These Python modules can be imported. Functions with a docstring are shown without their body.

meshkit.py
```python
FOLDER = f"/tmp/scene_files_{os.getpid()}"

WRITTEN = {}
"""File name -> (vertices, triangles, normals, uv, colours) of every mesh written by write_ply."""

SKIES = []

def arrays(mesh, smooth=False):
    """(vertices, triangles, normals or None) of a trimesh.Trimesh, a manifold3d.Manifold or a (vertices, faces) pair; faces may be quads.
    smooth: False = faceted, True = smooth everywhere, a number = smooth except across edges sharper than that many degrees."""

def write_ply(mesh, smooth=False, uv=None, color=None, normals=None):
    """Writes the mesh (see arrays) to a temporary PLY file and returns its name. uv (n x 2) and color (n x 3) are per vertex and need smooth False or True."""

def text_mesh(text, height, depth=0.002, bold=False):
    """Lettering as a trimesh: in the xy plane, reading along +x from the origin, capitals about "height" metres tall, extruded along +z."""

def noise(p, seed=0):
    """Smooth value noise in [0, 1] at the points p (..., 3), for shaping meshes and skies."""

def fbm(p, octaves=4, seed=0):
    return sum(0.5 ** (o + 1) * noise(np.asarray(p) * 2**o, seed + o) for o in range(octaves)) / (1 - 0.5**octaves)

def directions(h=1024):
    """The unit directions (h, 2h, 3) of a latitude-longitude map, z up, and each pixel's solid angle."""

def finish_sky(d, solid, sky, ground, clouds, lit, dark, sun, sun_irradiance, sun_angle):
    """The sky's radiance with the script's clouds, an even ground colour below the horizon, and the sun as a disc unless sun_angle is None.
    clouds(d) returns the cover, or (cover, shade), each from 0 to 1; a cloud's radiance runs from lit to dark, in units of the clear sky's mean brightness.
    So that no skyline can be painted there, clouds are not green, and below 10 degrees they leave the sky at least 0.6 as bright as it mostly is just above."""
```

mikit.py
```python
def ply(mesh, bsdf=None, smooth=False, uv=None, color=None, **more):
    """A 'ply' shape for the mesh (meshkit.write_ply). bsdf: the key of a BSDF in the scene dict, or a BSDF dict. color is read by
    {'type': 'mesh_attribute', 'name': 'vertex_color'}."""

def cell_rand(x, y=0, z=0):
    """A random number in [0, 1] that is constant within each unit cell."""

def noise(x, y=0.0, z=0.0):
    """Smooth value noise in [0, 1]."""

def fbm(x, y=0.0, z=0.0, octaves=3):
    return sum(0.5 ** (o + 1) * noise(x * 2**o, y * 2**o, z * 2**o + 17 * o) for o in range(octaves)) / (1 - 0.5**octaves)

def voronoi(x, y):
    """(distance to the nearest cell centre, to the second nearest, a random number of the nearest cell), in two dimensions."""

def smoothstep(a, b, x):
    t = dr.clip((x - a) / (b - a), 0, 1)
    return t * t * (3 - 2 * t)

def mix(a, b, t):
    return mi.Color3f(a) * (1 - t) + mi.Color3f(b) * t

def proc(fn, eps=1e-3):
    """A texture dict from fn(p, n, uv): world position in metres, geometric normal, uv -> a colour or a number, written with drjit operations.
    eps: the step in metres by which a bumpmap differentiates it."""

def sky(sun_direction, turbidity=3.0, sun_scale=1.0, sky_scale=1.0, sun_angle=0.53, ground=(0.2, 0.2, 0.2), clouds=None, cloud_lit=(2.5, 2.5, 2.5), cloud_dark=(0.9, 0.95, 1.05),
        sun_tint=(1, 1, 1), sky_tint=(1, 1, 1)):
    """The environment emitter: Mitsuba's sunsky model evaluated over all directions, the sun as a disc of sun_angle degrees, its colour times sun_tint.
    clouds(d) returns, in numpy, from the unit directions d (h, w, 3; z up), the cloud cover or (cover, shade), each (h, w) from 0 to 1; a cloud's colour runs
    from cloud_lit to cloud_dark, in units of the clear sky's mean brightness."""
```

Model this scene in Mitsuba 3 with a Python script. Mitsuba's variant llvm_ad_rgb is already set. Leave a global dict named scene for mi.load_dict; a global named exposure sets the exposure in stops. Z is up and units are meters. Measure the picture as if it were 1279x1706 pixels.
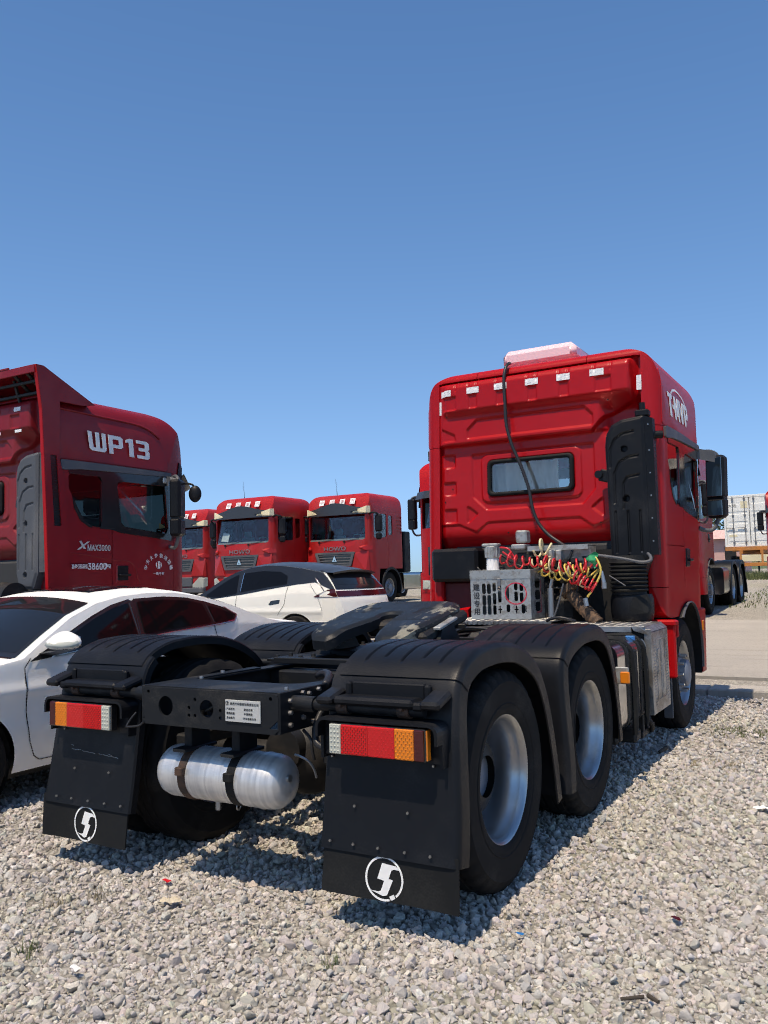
import math, numpy as np, trimesh, mitsuba as mi, drjit as dr, shapely, manifold3d as m3
from shapely.geometry import Polygon, LineString, Point
from shapely import affinity
import mikit, meshkit
from mikit import proc, noise, fbm, voronoi, smoothstep, mix

T4 = mi.ScalarTransform4f
scene = {"type": "scene"}
labels = {}

# ---------------------------------------------------------------- camera, sky, exposure
def cam_basis(yaw, pitch, roll):
    f = np.array([math.sin(yaw) * math.cos(pitch), math.cos(yaw) * math.cos(pitch), math.sin(pitch)])
    r = np.array([math.cos(yaw), -math.sin(yaw), 0.0])
    u = np.cross(r, f)
    c, s = math.cos(roll), math.sin(roll)
    return c * r + s * u, -s * r + c * u, f

CAM = np.array([2.80, -3.86, 1.50])
_r, _u, _f = cam_basis(*np.radians([-30.14, 4.39, -1.44]))
scene["camera"] = {"type": "perspective", "fov": math.degrees(2 * math.atan(639.5 / 1397)), "fov_axis": "x", "near_clip": 0.05, "far_clip": 3000,
                   "to_world": T4().look_at(origin=CAM.tolist(), target=(CAM + _f).tolist(), up=_u.tolist())}
SUN = [0.0, -0.45, 1.0]
scene["sky"] = mikit.sky(SUN, turbidity=3.0, sun_scale=1.0, sky_scale=1.08, sky_tint=(0.88, 1.05, 1.20), ground=(0.28, 0.26, 0.23))
exposure = 1.6

# ---------------------------------------------------------------- mesh helpers
TF = np.eye(4)          # where the thing under construction stands
COUNTS = {}
MESHES = {}             # meshes that several things share: built once, written once

def rot(axis, deg):
    return trimesh.transformations.rotation_matrix(math.radians(deg), axis)

def move(x=0, y=0, z=0, rz=0.0):
    m = rot([0, 0, 1], rz)
    m[:3, 3] = x, y, z
    return m

def numbered(name):
    key, k = name, 0
    while key in scene or key in labels or key in THINGS:
        k += 1
        key = f"{name}_{k:03d}"
    THINGS.add(key)
    return key
THINGS = set()

def thing(name, label, cat, group=None, kind=None):
    key = numbered(name)
    labels[key] = {"label": label, "category": cat}
    if group:
        labels[key]["group"] = group
    return key

def setting(name, mesh, bsdf, smooth=False, **kw):
    scene[name] = mikit.ply(mesh, bsdf, smooth=smooth, **kw)
    labels[name] = {"kind": "structure"}
    return name

def part(parent, name, mesh, bsdf, smooth=35, label=None, m=None, kind=None, share=None, **kw):
    """One entry of the scene: parent__name. mesh: a mesh, or a function that makes it, kept under share. A list of meshes makes an entry of each."""
    if callable(mesh) and share not in MESHES and share not in COUNTS:
        mesh = mesh()
    if share in COUNTS:
        mesh = [None] * COUNTS[share]
    if isinstance(mesh, list):
        if share is not None: COUNTS[share] = len(mesh)
        return [part(parent, name, q, bsdf, smooth, label, m, kind, None if share is None else f"{share}.{i}", **kw) for i, q in enumerate(mesh)][0]
    key = numbered(parent + "__" + name)
    if share is not None:
        if share not in MESHES:
            MESHES[share] = mikit.ply(mesh() if callable(mesh) else mesh, bsdf, smooth=smooth, **kw)
        d = dict(MESHES[share])
        d["bsdf"] = {"type": "ref", "id": bsdf}
    else:
        d = mikit.ply(mesh() if callable(mesh) else mesh, bsdf, smooth=smooth, **kw)
    w = TF if m is None else TF @ m
    d["to_world"] = T4(w.tolist())
    scene[key] = d
    if label or kind:
        labels[key] = {}
        if label: labels[key]["label"] = label
        if kind: labels[key]["kind"] = kind
    return key

def tm(v, f):
    v, f = np.asarray(v, float), np.asarray(f, int)
    if f.shape[1] == 4:
        f = np.vstack([f[:, [0, 1, 2]], f[:, [0, 2, 3]]])
    return trimesh.Trimesh(v, f, process=False)

def cat(*ms):
    ms = [m for m in ms if m is not None]
    ms = [x for m in ms for x in (m if isinstance(m, list) else [m])]
    return trimesh.util.concatenate(ms)

def hull(p):
    h = trimesh.convex.convex_hull(np.asarray(p, float))
    return h

def box(x0, x1, y0, y1, z0, z1, r=0.0):
    """A box with chamfered edges."""
    lo, hi = np.minimum([x0, y0, z0], [x1, y1, z1]), np.maximum([x0, y0, z0], [x1, y1, z1])
    r = min(r, 0.45 * (hi - lo).min())
    if r <= 0:
        return trimesh.creation.box(bounds=[lo, hi])
    p = []
    for s in np.ndindex(2, 2, 2):
        c = np.where(s, hi, lo)
        d = np.where(s, -1, 1) * r
        p += [c + d * k for k in ([0, 1, 1], [1, 0, 1], [1, 1, 0])]
    return hull(p)

def at(mesh, m):
    mesh = mesh.copy()
    mesh.apply_transform(m)
    return mesh

def obox(p0, p1, w, h, r=0.004, up=(0, 0, 1)):
    """A bar of section w x h from p0 to p1."""
    p0, p1 = np.asarray(p0, float), np.asarray(p1, float)
    t = p1 - p0
    L = np.linalg.norm(t)
    t /= L
    a = np.cross(t, up)
    if np.linalg.norm(a) < 1e-6: a = np.cross(t, [1, 0, 0])
    a /= np.linalg.norm(a)
    b = np.cross(a, t)
    m = np.eye(4)
    m[:3, 0], m[:3, 1], m[:3, 2], m[:3, 3] = a, t, b, p0
    return at(box(-w / 2, w / 2, 0, L, -h / 2, h / 2, r), m)

def spline(pts, n):
    pts = np.asarray(pts, float)
    t = np.r_[0, np.cumsum(np.linalg.norm(np.diff(pts, axis=0), axis=1) + 1e-9)]
    from scipy.interpolate import PchipInterpolator
    return PchipInterpolator(t, pts)(np.linspace(0, t[-1], n))

def tube(pts, r, sides=10, caps=True):
    p = np.asarray(pts, float)
    n = len(p)
    t = np.gradient(p, axis=0)
    t /= np.linalg.norm(t, axis=1, keepdims=True) + 1e-12
    a = np.zeros_like(p)
    ref = np.array([0, 0, 1.0]) if abs(t[0][2]) < 0.9 else np.array([1.0, 0, 0])
    a[0] = np.cross(t[0], ref); a[0] /= np.linalg.norm(a[0])
    for i in range(1, n):
        v = a[i - 1] - t[i] * (a[i - 1] @ t[i])
        a[i] = v / (np.linalg.norm(v) + 1e-12)
    b = np.cross(t, a)
    ang = np.arange(sides) * 2 * np.pi / sides
    rr = np.broadcast_to(r, (n,))[:, None, None]
    v = p[:, None] + rr * (np.cos(ang)[None, :, None] * a[:, None] + np.sin(ang)[None, :, None] * b[:, None])
    i, j = np.meshgrid(np.arange(n - 1), np.arange(sides), indexing="ij")
    k = (j + 1) % sides
    q = np.stack([i * sides + j, i * sides + k, (i + 1) * sides + k, (i + 1) * sides + j], -1).reshape(-1, 4)
    V = np.vstack([v.reshape(-1, 3), p[0], p[-1]])
    f = [q[:, [0, 2, 1]], q[:, [0, 3, 2]]]
    if caps:
        js = np.arange(sides)
        f += [np.stack([np.full(sides, n * sides), js, (js + 1) % sides], 1), np.stack([np.full(sides, n * sides + 1), (n - 1) * sides + (js + 1) % sides, (n - 1) * sides + js], 1)]
    m = tm(V, np.vstack(f))
    m.fix_normals()
    return m

def cyl(p0, p1, r, sides=24, r1=None, ch=0.0):
    p0, p1 = np.asarray(p0, float), np.asarray(p1, float)
    r1 = r if r1 is None else r1
    L = np.linalg.norm(p1 - p0)
    if ch > 0:
        t = (p1 - p0) / L
        return tube([p0, p0 + t * ch * 0.001, p0 + t * ch, p1 - t * ch, p1 - t * ch * 0.001, p1], [r - ch, r - ch, r, r1, r1 - ch, r1 - ch], sides)
    return tube([p0, p0 + (p1 - p0) * 1e-4, p1 - (p1 - p0) * 1e-4, p1], [r, r, r1, r1], sides)

def lathe(prof, n=48, axis="x"):
    """prof: (radius, along) pairs, turned about the axis."""
    pr = np.asarray(prof, float)
    a = np.arange(n) * 2 * np.pi / n
    c, s = np.cos(a), np.sin(a)
    r, h = pr[:, 0], pr[:, 1]
    R, H = np.broadcast_to(r[:, None], (len(r), n)), np.broadcast_to(h[:, None], (len(r), n))
    P = {"x": (H, R * c, R * s), "y": (R * s, H, R * c), "z": (R * c, R * s, H)}[axis]
    v = np.stack(P, -1).reshape(-1, 3)
    i, j = np.meshgrid(np.arange(len(r) - 1), np.arange(n), indexing="ij")
    k = (j + 1) % n
    q = np.stack([i * n + j, i * n + k, (i + 1) * n + k, (i + 1) * n + j], -1).reshape(-1, 4)
    return tm(v, q)

def grid(P, flip=False, wrap=False):
    """A sheet through the points P (n, m, 3)."""
    n, m = P.shape[:2]
    i, j = np.meshgrid(np.arange(n - 1), np.arange(m - (0 if wrap else 1)), indexing="ij")
    k = (j + 1) % m
    q = np.stack([i * m + j, i * m + k, (i + 1) * m + k, (i + 1) * m + j], -1).reshape(-1, 4)
    return tm(P.reshape(-1, 3), q[:, ::-1] if flip else q)

def rpoly(pts, r=0.0, seg=6):
    """A polygon with its corners rounded by r."""
    p = pts if isinstance(pts, Polygon) else Polygon(pts)
    if r > 0:
        p = p.buffer(-r, quad_segs=seg).buffer(2 * r, quad_segs=seg).buffer(-r, quad_segs=seg)
    return p

def rect(x0, x1, z0, z1, r=0.0):
    return rpoly([(x0, z0), (x1, z0), (x1, z1), (x0, z1)], r)

def chaikin(pts, n=3):
    """The closed outline with its corners cut n times."""
    p = np.asarray(pts, float)
    for _ in range(n):
        q = np.roll(p, -1, 0)
        L = np.linalg.norm(q - p, axis=1, keepdims=True)
        k = np.minimum(.25, .05 / np.maximum(L, 1e-9))
        p = np.stack([p + (q - p) * k, q - (q - p) * k], 1).reshape(-1, 2)
    return p

AX = {"x": np.array([[0, 0, 1, 0], [1, 0, 0, 0], [0, 1, 0, 0], [0, 0, 0, 1.0]]),       # polygon (y, z), pushed along x
      "y": np.array([[1, 0, 0, 0], [0, 0, -1, 0], [0, 1, 0, 0], [0, 0, 0, 1.0]]),      # polygon (x, z), pushed along -y
      "z": np.eye(4)}

def push(poly, axis, a, b):
    """The polygon as a prism from a to b along the axis."""
    if axis == "y": a, b = -b, -a
    gs = [g for g in getattr(poly, "geoms", [poly]) if g.area > 1e-9]
    ms = [trimesh.creation.extrude_polygon(g, b - a, engine="earcut") for g in gs]
    m = trimesh.util.concatenate(ms)
    m.apply_translation([0, 0, a])
    m.apply_transform(AX[axis])
    return m

def mani(mesh):
    m = mesh.copy()
    m.merge_vertices()
    return m3.Manifold(m3.Mesh(np.asarray(m.vertices, np.float32), np.asarray(m.faces, np.uint32)))

def unmani(m):
    q = m.to_mesh()
    return tm(q.vert_properties[:, :3], q.tri_verts)

def cut(mesh, *others):
    m = mani(mesh)
    for o in others:
        m = m - mani(o)
    return unmani(m)

def meet(mesh, *others):
    m = mani(mesh)
    for o in others:
        m = m ^ mani(o)
    return unmani(m)

def sdist(poly, X, Z):
    """Signed distance to the polygon's edge, negative inside."""
    shapely.prepare(poly)
    pts = shapely.points(X.ravel(), Z.ravel())
    d = shapely.distance(poly.boundary, pts)
    return np.where(shapely.contains(poly, pts), -d, d).reshape(X.shape)

def step(a, b, x):
    t = np.clip((x - a) / (b - a), 0, 1)
    return t * t * (3 - 2 * t)

def relief(poly, fn, res=0.01, wall=0.0):
    """A sheet over the polygon (coordinates a, b): fn(A, B) -> points (.., 3). Its edge follows the polygon. wall: a rim, that far along fn's third coordinate rule, is made by the caller."""
    x0, z0, x1, z1 = poly.bounds
    A, B = np.meshgrid(np.linspace(x0, x1, max(2, int((x1 - x0) / res) + 2)), np.linspace(z0, z1, max(2, int((z1 - z0) / res) + 2)), indexing="ij")
    d = sdist(poly, A, B)
    out = d > 1e-9
    if out.any():
        pts = shapely.points(A[out], B[out])
        ln = poly.boundary
        near = shapely.get_coordinates(shapely.shortest_line(ln, pts))[::2]
        A[out], B[out] = near[:, 0], near[:, 1]
    n, m = A.shape
    keep = (d <= 1e-9)
    i, j = np.meshgrid(np.arange(n - 1), np.arange(m - 1), indexing="ij")
    q = np.stack([i * m + j, (i + 1) * m + j, (i + 1) * m + j + 1, i * m + j + 1], -1).reshape(-1, 4)
    any_in = keep.ravel()[q].any(1)
    q = q[any_in]
    f = np.vstack([q[:, [0, 1, 2]], q[:, [0, 2, 3]]])
    a, b = A.ravel(), B.ravel()
    ar = np.abs((a[f[:, 1]] - a[f[:, 0]]) * (b[f[:, 2]] - b[f[:, 0]]) - (a[f[:, 2]] - a[f[:, 0]]) * (b[f[:, 1]] - b[f[:, 0]]))
    f = f[ar > 1e-10]
    P = fn(A, B).reshape(-1, 3)
    used = np.unique(f)
    mp = np.full(len(P), -1); mp[used] = np.arange(len(used))
    return tm(P[used], mp[f])

def sheet(poly, fn, seg=.04):
    """A flat shape (strip, letter, emblem) laid on the surface fn."""
    ms = []
    for g in getattr(poly, "geoms", [poly]):
        if g.area < 1e-9: continue
        v, f = trimesh.creation.triangulate_polygon(shapely.segmentize(g, seg), engine="earcut")
        ms.append(tm(fn(v[:, 0], v[:, 1]), f))
    return cat(*ms)

def rim(poly, f0, f1, res=0.02):
    """The wall that joins fn f0 to fn f1 along the polygon's edge."""
    ms = []
    for ring in [poly.exterior, *poly.interiors]:
        L = ring.length
        c = np.array([ring.interpolate(t).coords[0] for t in np.linspace(0, L, max(8, int(L / res)), endpoint=False)])
        c = np.vstack([c, c[:1]])
        P = np.stack([f0(c[:, 0], c[:, 1]), f1(c[:, 0], c[:, 1])], 0)
        ms.append(grid(P))
    return cat(ms)

def text_poly(text, h, gap=1.0):
    """Lettering as one flat shape, from the outlines in GLYPHS, h metres tall."""
    gs, x = [], 0.0
    for c in text:
        if c in GLYPHS:
            for ring in GLYPHS[c]:
                a = np.array(ring[1:], float).reshape(-1, 2) / 70.0
                p = Polygon(a + [x, 0]).buffer(0)
                if ring[0]: gs.append(p)
                elif gs: gs[-1] = gs[-1].difference(p)
        x += gap
    return affinity.scale(shapely.union_all(gs), h, h, origin=(0, 0))

def centred(poly):
    x0, z0, x1, z1 = poly.bounds
    return affinity.translate(poly, -(x0 + x1) / 2, -(z0 + z1) / 2)

def decal(poly, axis, fn_or_level, t=0.003):
    """A flat print or a plate as a thin prism."""
    return push(poly, axis, fn_or_level, fn_or_level + t)

def latin(text, h, bold=True):
    m = meshkit.text_mesh(text, h, depth=0.003, bold=bold)
    c = (m.bounds[0] + m.bounds[1]) / 2
    m.apply_translation([-c[0], -c[1], 0])
    return m

def onto(mesh, o, ax, up):
    """A flat mesh (x right, y up) set at o, with its x along ax and its y along up."""
    ax, up = np.asarray(ax, float), np.asarray(up, float)
    ax, up = ax / np.linalg.norm(ax), up / np.linalg.norm(up)
    m = np.eye(4)
    m[:3, 0], m[:3, 1], m[:3, 2], m[:3, 3] = ax, up, np.cross(ax, up), o
    return at(mesh, m)

OUTLINES = [
[[1,7,9,14,19,11,25,9,32,13,33,17,24,20,36,20,38,12,38,9,37,8,40,13,45,18,56,8,56,8,60,21,60,22,61,25,59,16,43,17,42,25,42,23,32,20,20,23,17,33,13,64,13,62,8,38,8,26,11,17,16,11,7,9,7],[1,25,47,25,50,40,50,40,55,28,55,28,59,40,59,40,64,44,64,45,59,58,59,58,51,63,50,63,47,58,46,58,38,45,38,44,33,60,33,60,30,45,30,44,25,62,25,62,21,45,21,44,15,40,15,40,21,25,21,25,25,40,25,40,30,28,30,28,33,40,33,40,38,28,38,28,42,40,42,40,46],[0,44,51,54,50,54,55,44,55],[0,54,42,54,47,44,46,44,42]],
[[1,28,7,25,11,34,13,40,17,35,23,30,32,28,32,28,37,58,37,60,36,56,27,48,17,56,13,63,11,61,7,52,9,44,14,35,9],[0,35,32,39,25,44,20,50,25,54,31,53,32],[1,25,41,29,44,34,50,35,62,54,62,54,46,63,45,63,44,63,41,52,42,50,45,50,57,39,57,38,49,34,42,29,38,28,38],[1,7,40,7,45,20,45,20,18,26,23,28,19,15,8,13,11,15,16,15,40],[1,12,60,15,63,24,54,24,53,21,51]],
[[1,7,41,7,45,25,46,27,53,13,53,13,57,28,57,30,64,35,64,34,57,57,57,57,53,32,53,30,46,62,45,62,41,28,41,28,40,26,34,54,34,57,32,41,16,50,11,48,7,36,13,20,18,23,22,36,18,48,30,20,30,23,41]],
[[1,6,9,10,16,13,26,14,60,59,59,59,11,57,8,53,7,45,7,43,11,53,11,54,12,54,26,38,26,37,7,33,7,32,26,18,26,15,15,11,8,9,7],[0,38,31,54,30,54,41,38,41],[0,38,45,54,45,54,55,38,55],[0,18,31,33,30,33,41,18,41],[0,18,45,33,45,33,55,18,55]],
[[1,10,53,32,53,32,64,37,64,38,53,60,53,60,24,55,24,55,27,37,27,37,7,32,7,32,27,15,27,14,23,10,23],[0,37,32,55,32,55,48,37,48],[0,14,32,32,32,32,48,15,48]],
[[1,9,61,61,61,61,7,56,7,56,10,14,10,14,7,9,7],[0,14,14,56,15,55,57,14,57],[1,18,20,18,24,32,24,32,35,21,35,21,38,32,39,32,47,19,47,19,52,51,52,51,47,37,47,37,39,49,38,49,35,37,35,37,24,52,24,52,20],[1,41,32,44,33,49,29,50,26,47,25]],
[[1,7,9,7,13,32,13,32,18,12,18,12,22,32,22,32,26,14,26,14,45,32,45,32,49,7,49,7,53,32,53,32,57,13,57,13,60,40,62,54,64,56,60,37,58,37,53,63,53,63,49,37,49,37,46,56,45,57,26,37,26,37,22,59,22,59,18,37,18,37,13,63,13,63,9],[0,37,38,52,37,52,42,37,42],[0,37,34,37,30,52,30,51,34],[0,18,30,32,30,32,34,19,34],[0,18,38,32,37,32,42,19,42]],
[[1,25,34,25,38,56,38,57,15,58,12,60,11,61,19,64,17,63,8,61,7,58,7,55,9,54,11,52,21,52,34],[1,22,45,28,54,33,64,37,63,35,57,63,57,63,52,32,52,26,43],[1,30,47,58,47,58,44,30,44],[1,10,59,13,63,23,57,23,56,20,53],[1,8,11,18,30,20,30,22,27,13,9,12,8],[1,6,42,8,45,10,45,19,40,19,39,17,36]],
[[1,7,11,15,16,22,22,28,31,31,40,30,42,8,42,8,46,31,46,33,64,38,64,37,46,63,46,63,42,39,41,44,30,49,22,56,15,63,11,60,7,53,11,45,18,40,26,35,37,31,26,23,16,11,7,10,7]],
[[1,6,11,11,17,15,19,15,38,7,38,7,43,19,43,20,19,24,15,29,13,35,12,64,13,63,8,52,7,29,8,23,11,18,15,15,14,9,7],[1,24,25,24,30,43,30,43,38,27,37,26,42,29,45,32,53,24,53,24,57,34,58,37,64,41,63,40,57,61,57,61,53,38,53,33,43,42,42,43,50,47,50,48,42,59,42,59,38,47,38,47,30,63,30,63,25,48,25,47,14,43,14,42,25],[1,9,61,13,63,21,52,18,50]],
[[1,17,38,26,50,32,64,36,63,32,53,46,53,42,62,45,64,50,56,48,53,62,53,62,49,49,49,49,40,61,40,61,36,49,36,49,28,61,28,61,24,49,24,49,15,63,15,63,11,31,11,31,7,26,7,26,42,21,35],[0,31,16,44,15,44,24,31,24],[0,31,28,44,28,44,36,31,36],[0,31,41,44,40,44,49,31,49],[1,7,11,16,33,21,31,12,9],[1,7,59,11,61,16,54,19,47,15,45]],
[[1,7,21,33,21,33,28,18,28,14,24,9,26,14,30,19,38,23,37,21,32,32,32,33,38,38,38,38,32,57,32,57,28,38,28,38,21,63,21,63,17,38,17,38,7,33,7,33,17,7,17],[1,9,44,13,44,11,47,24,50,30,55,11,55,11,59,33,59,34,64,38,64,38,59,60,59,60,55,38,55,58,47,56,44,62,44,62,34,57,34,57,40,13,40,13,34,9,34],[0,26,47,16,44,52,44,34,52]],
[[1,52,7,52,63,57,63,57,7],[1,9,29,13,47,33,47,33,57,11,57,11,61,38,61,38,43,17,43,15,34,16,33,38,33,37,17,35,10,31,7,21,7,19,7,17,12,29,12,30,13,32,18,33,29]],
[[1,51,25,55,27,61,19,63,13,59,11,56,19],[1,16,32,16,51,26,52,20,62,24,64,26,61,30,54,30,53,28,51,39,51,46,64,51,62,45,52,55,51,55,32,33,31,40,26,44,21,40,18,31,27,30,29,32,31],[0,20,36,50,36,50,47,20,47],[1,21,27,26,26,27,12,46,12,48,14,49,18,52,16,51,9,47,7,27,7,23,9,21,12],[1,7,12,10,17,12,25,17,25,14,16,11,11]],
[[1,6,10,9,16,12,26,13,59,34,61,56,64,59,60,43,57,42,51,63,51,63,47,41,47,40,41,58,40,58,19,53,19,53,36,27,36,27,19,22,19,22,40,36,40,37,46,17,47,17,29,14,15,11,7],[0,37,57,17,55,17,51,37,51],[1,41,16,44,19,45,19,61,11,62,10,59,7,47,14],[1,17,10,32,16,37,23,38,33,42,33,42,21,37,14,30,10,21,7]],
[[1,7,8,7,12,33,12,32,16,12,16,12,19,33,19,32,22,14,22,14,38,57,38,57,22,38,22,37,19,58,19,58,16,38,16,37,12,63,12,63,8],[0,37,25,52,25,52,29,38,29],[0,37,32,52,32,52,35,38,35],[0,18,25,32,25,33,29,19,29],[0,18,32,32,32,33,35,19,35],[1,7,44,63,44,63,41,7,41],[1,15,62,55,62,55,47,15,47],[0,20,50,50,50,50,53,20,53],[0,20,56,50,56,50,59,20,59]],
[[1,24,10,32,15,37,20,41,28,28,29,28,33,42,33,42,35,42,50,30,51,30,55,42,55,42,64,47,64,48,55,61,55,61,51,47,50,47,33,63,33,63,29,49,28,54,18,64,11,61,7,56,10,51,16,45,25,40,16,33,10,27,6],[1,51,36,55,48,59,47,54,35],[1,35,35,32,47,35,48,39,36],[1,9,61,24,61,26,60,20,44,25,36,26,31,26,26,23,23,20,21,15,21,14,26,19,26,21,28,21,35,15,42,21,57,13,57,13,7,9,7]],
[[1,7,60,62,60,62,56,44,55,44,46,59,46,59,7,55,7,54,11,16,11,16,7,11,7,11,46,26,46,26,55,7,56],[0,16,26,16,15,55,15,55,26,42,26,40,28,39,42,30,42,28,33,26,30,19,24],[0,44,31,55,30,55,42,44,42],[0,31,56,30,46,39,46,39,55],[0,16,28,19,29,23,33,25,37,26,42,16,42]],
[[1,8,23,35,23,35,33,14,32,13,37,18,42,21,50,9,51,9,55,24,55,28,64,33,63,30,55,61,55,61,51,27,50,20,37,35,37,35,47,40,47,41,37,57,37,57,33,41,33,40,23,63,23,63,18,41,18,40,7,35,7,35,18,8,18]],
[[1,6,11,18,16,28,21,7,22,7,26,33,26,32,30,20,30,19,28,15,28,15,48,9,44,6,46,15,55,20,64,25,63,22,57,35,57,33,63,37,64,41,57,59,57,59,54,39,53,39,50,56,50,56,46,39,46,39,42,57,42,57,38,39,38,39,35,61,34,61,30,37,30,38,26,63,26,63,22,42,22,52,16,63,12,64,11,61,8,46,14,38,20,37,7,33,7,32,20,23,13,12,8,9,7],[0,20,35,34,34,34,38,20,38],[0,20,42,34,42,34,46,20,46],[0,20,50,34,50,34,53,20,54]],
[[1,9,61,61,61,61,7,56,7,56,9,14,9,14,7,9,7],[0,14,14,56,14,56,57,14,57],[1,17,25,29,34,36,42,18,42,18,47,38,47,38,54,43,54,43,47,52,47,52,42,43,42,43,21,41,18,32,17,31,21,38,22,38,36,30,28,22,23,20,22]],
[[1,7,30,17,40,23,51,8,52,8,56,26,56,28,64,33,63,31,56,62,56,62,52,29,52,25,45,26,44,55,44,55,13,54,9,52,7,42,7,40,11,50,11,50,12,50,19,25,19,25,7,20,7,20,36,10,27,9,27],[0,25,23,50,23,50,29,25,30],[0,25,40,25,33,50,34,50,40]],
[[1,29,10,32,14,32,61,59,61,59,34,47,34,46,33,50,25,59,32,63,29,52,21,57,15,64,11,61,7,54,11,47,20,42,34,36,34,36,13,47,16,47,12,32,7],[0,36,38,54,38,54,46,36,46],[0,36,50,54,50,54,57,36,57],[1,10,61,26,61,28,60,22,44,27,36,28,27,26,24,22,21,18,21,17,26,22,26,23,28,23,36,18,43,23,57,14,57,14,7,10,7]],
[[1,7,44,33,44,32,48,14,48,14,52,32,52,33,56,11,56,11,59,32,59,33,64,37,64,38,59,59,59,59,56,37,56,38,52,57,52,57,48,38,48,37,44,63,44,63,40,7,40],[1,37,16,40,19,56,13,61,11,62,10,59,7,48,12],[1,16,18,16,36,55,36,55,18,50,18,50,32,21,32,20,18],[1,11,7,9,11,21,13,29,17,32,22,32,30,37,30,37,20,32,14,25,10,12,7]],
[[1,23,33,23,37,41,38,41,54,26,52,25,56,47,59,57,63,61,59,58,57,46,55,46,37,64,37,64,33,46,33,46,14,63,14,63,9,25,9,25,14,41,14,41,32],[1,6,38,16,51,22,64,26,63,25,59,20,49,20,7,16,7,16,41,9,34]],
[[1,41,60,45,63,53,50,64,39,60,35,50,45],[1,12,15,21,25,32,44,34,45,37,43,38,42,21,17,49,18,42,28,46,31,56,18,61,9,56,7,52,14,14,11],[1,7,38,17,48,24,62,28,61,28,59,25,52,17,40,12,35]],
[[1,9,60,59,60,59,11,58,9,52,7,45,7,43,11,43,12,53,12,54,13,54,55,9,56],[1,10,49,47,49,47,45,10,45],[1,14,38,43,38,43,18,19,18,18,13,14,13],[0,19,34,19,22,38,22,38,34]],
[[1,6,9,11,21,12,41,25,41,21,50,25,51,26,49,30,44,27,41,42,41,47,51,52,49,47,41,61,41,61,36,17,36,16,22,13,12,10,6],[1,11,52,11,57,34,57,30,63,34,64,37,63,40,57,60,57,60,52]],
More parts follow.
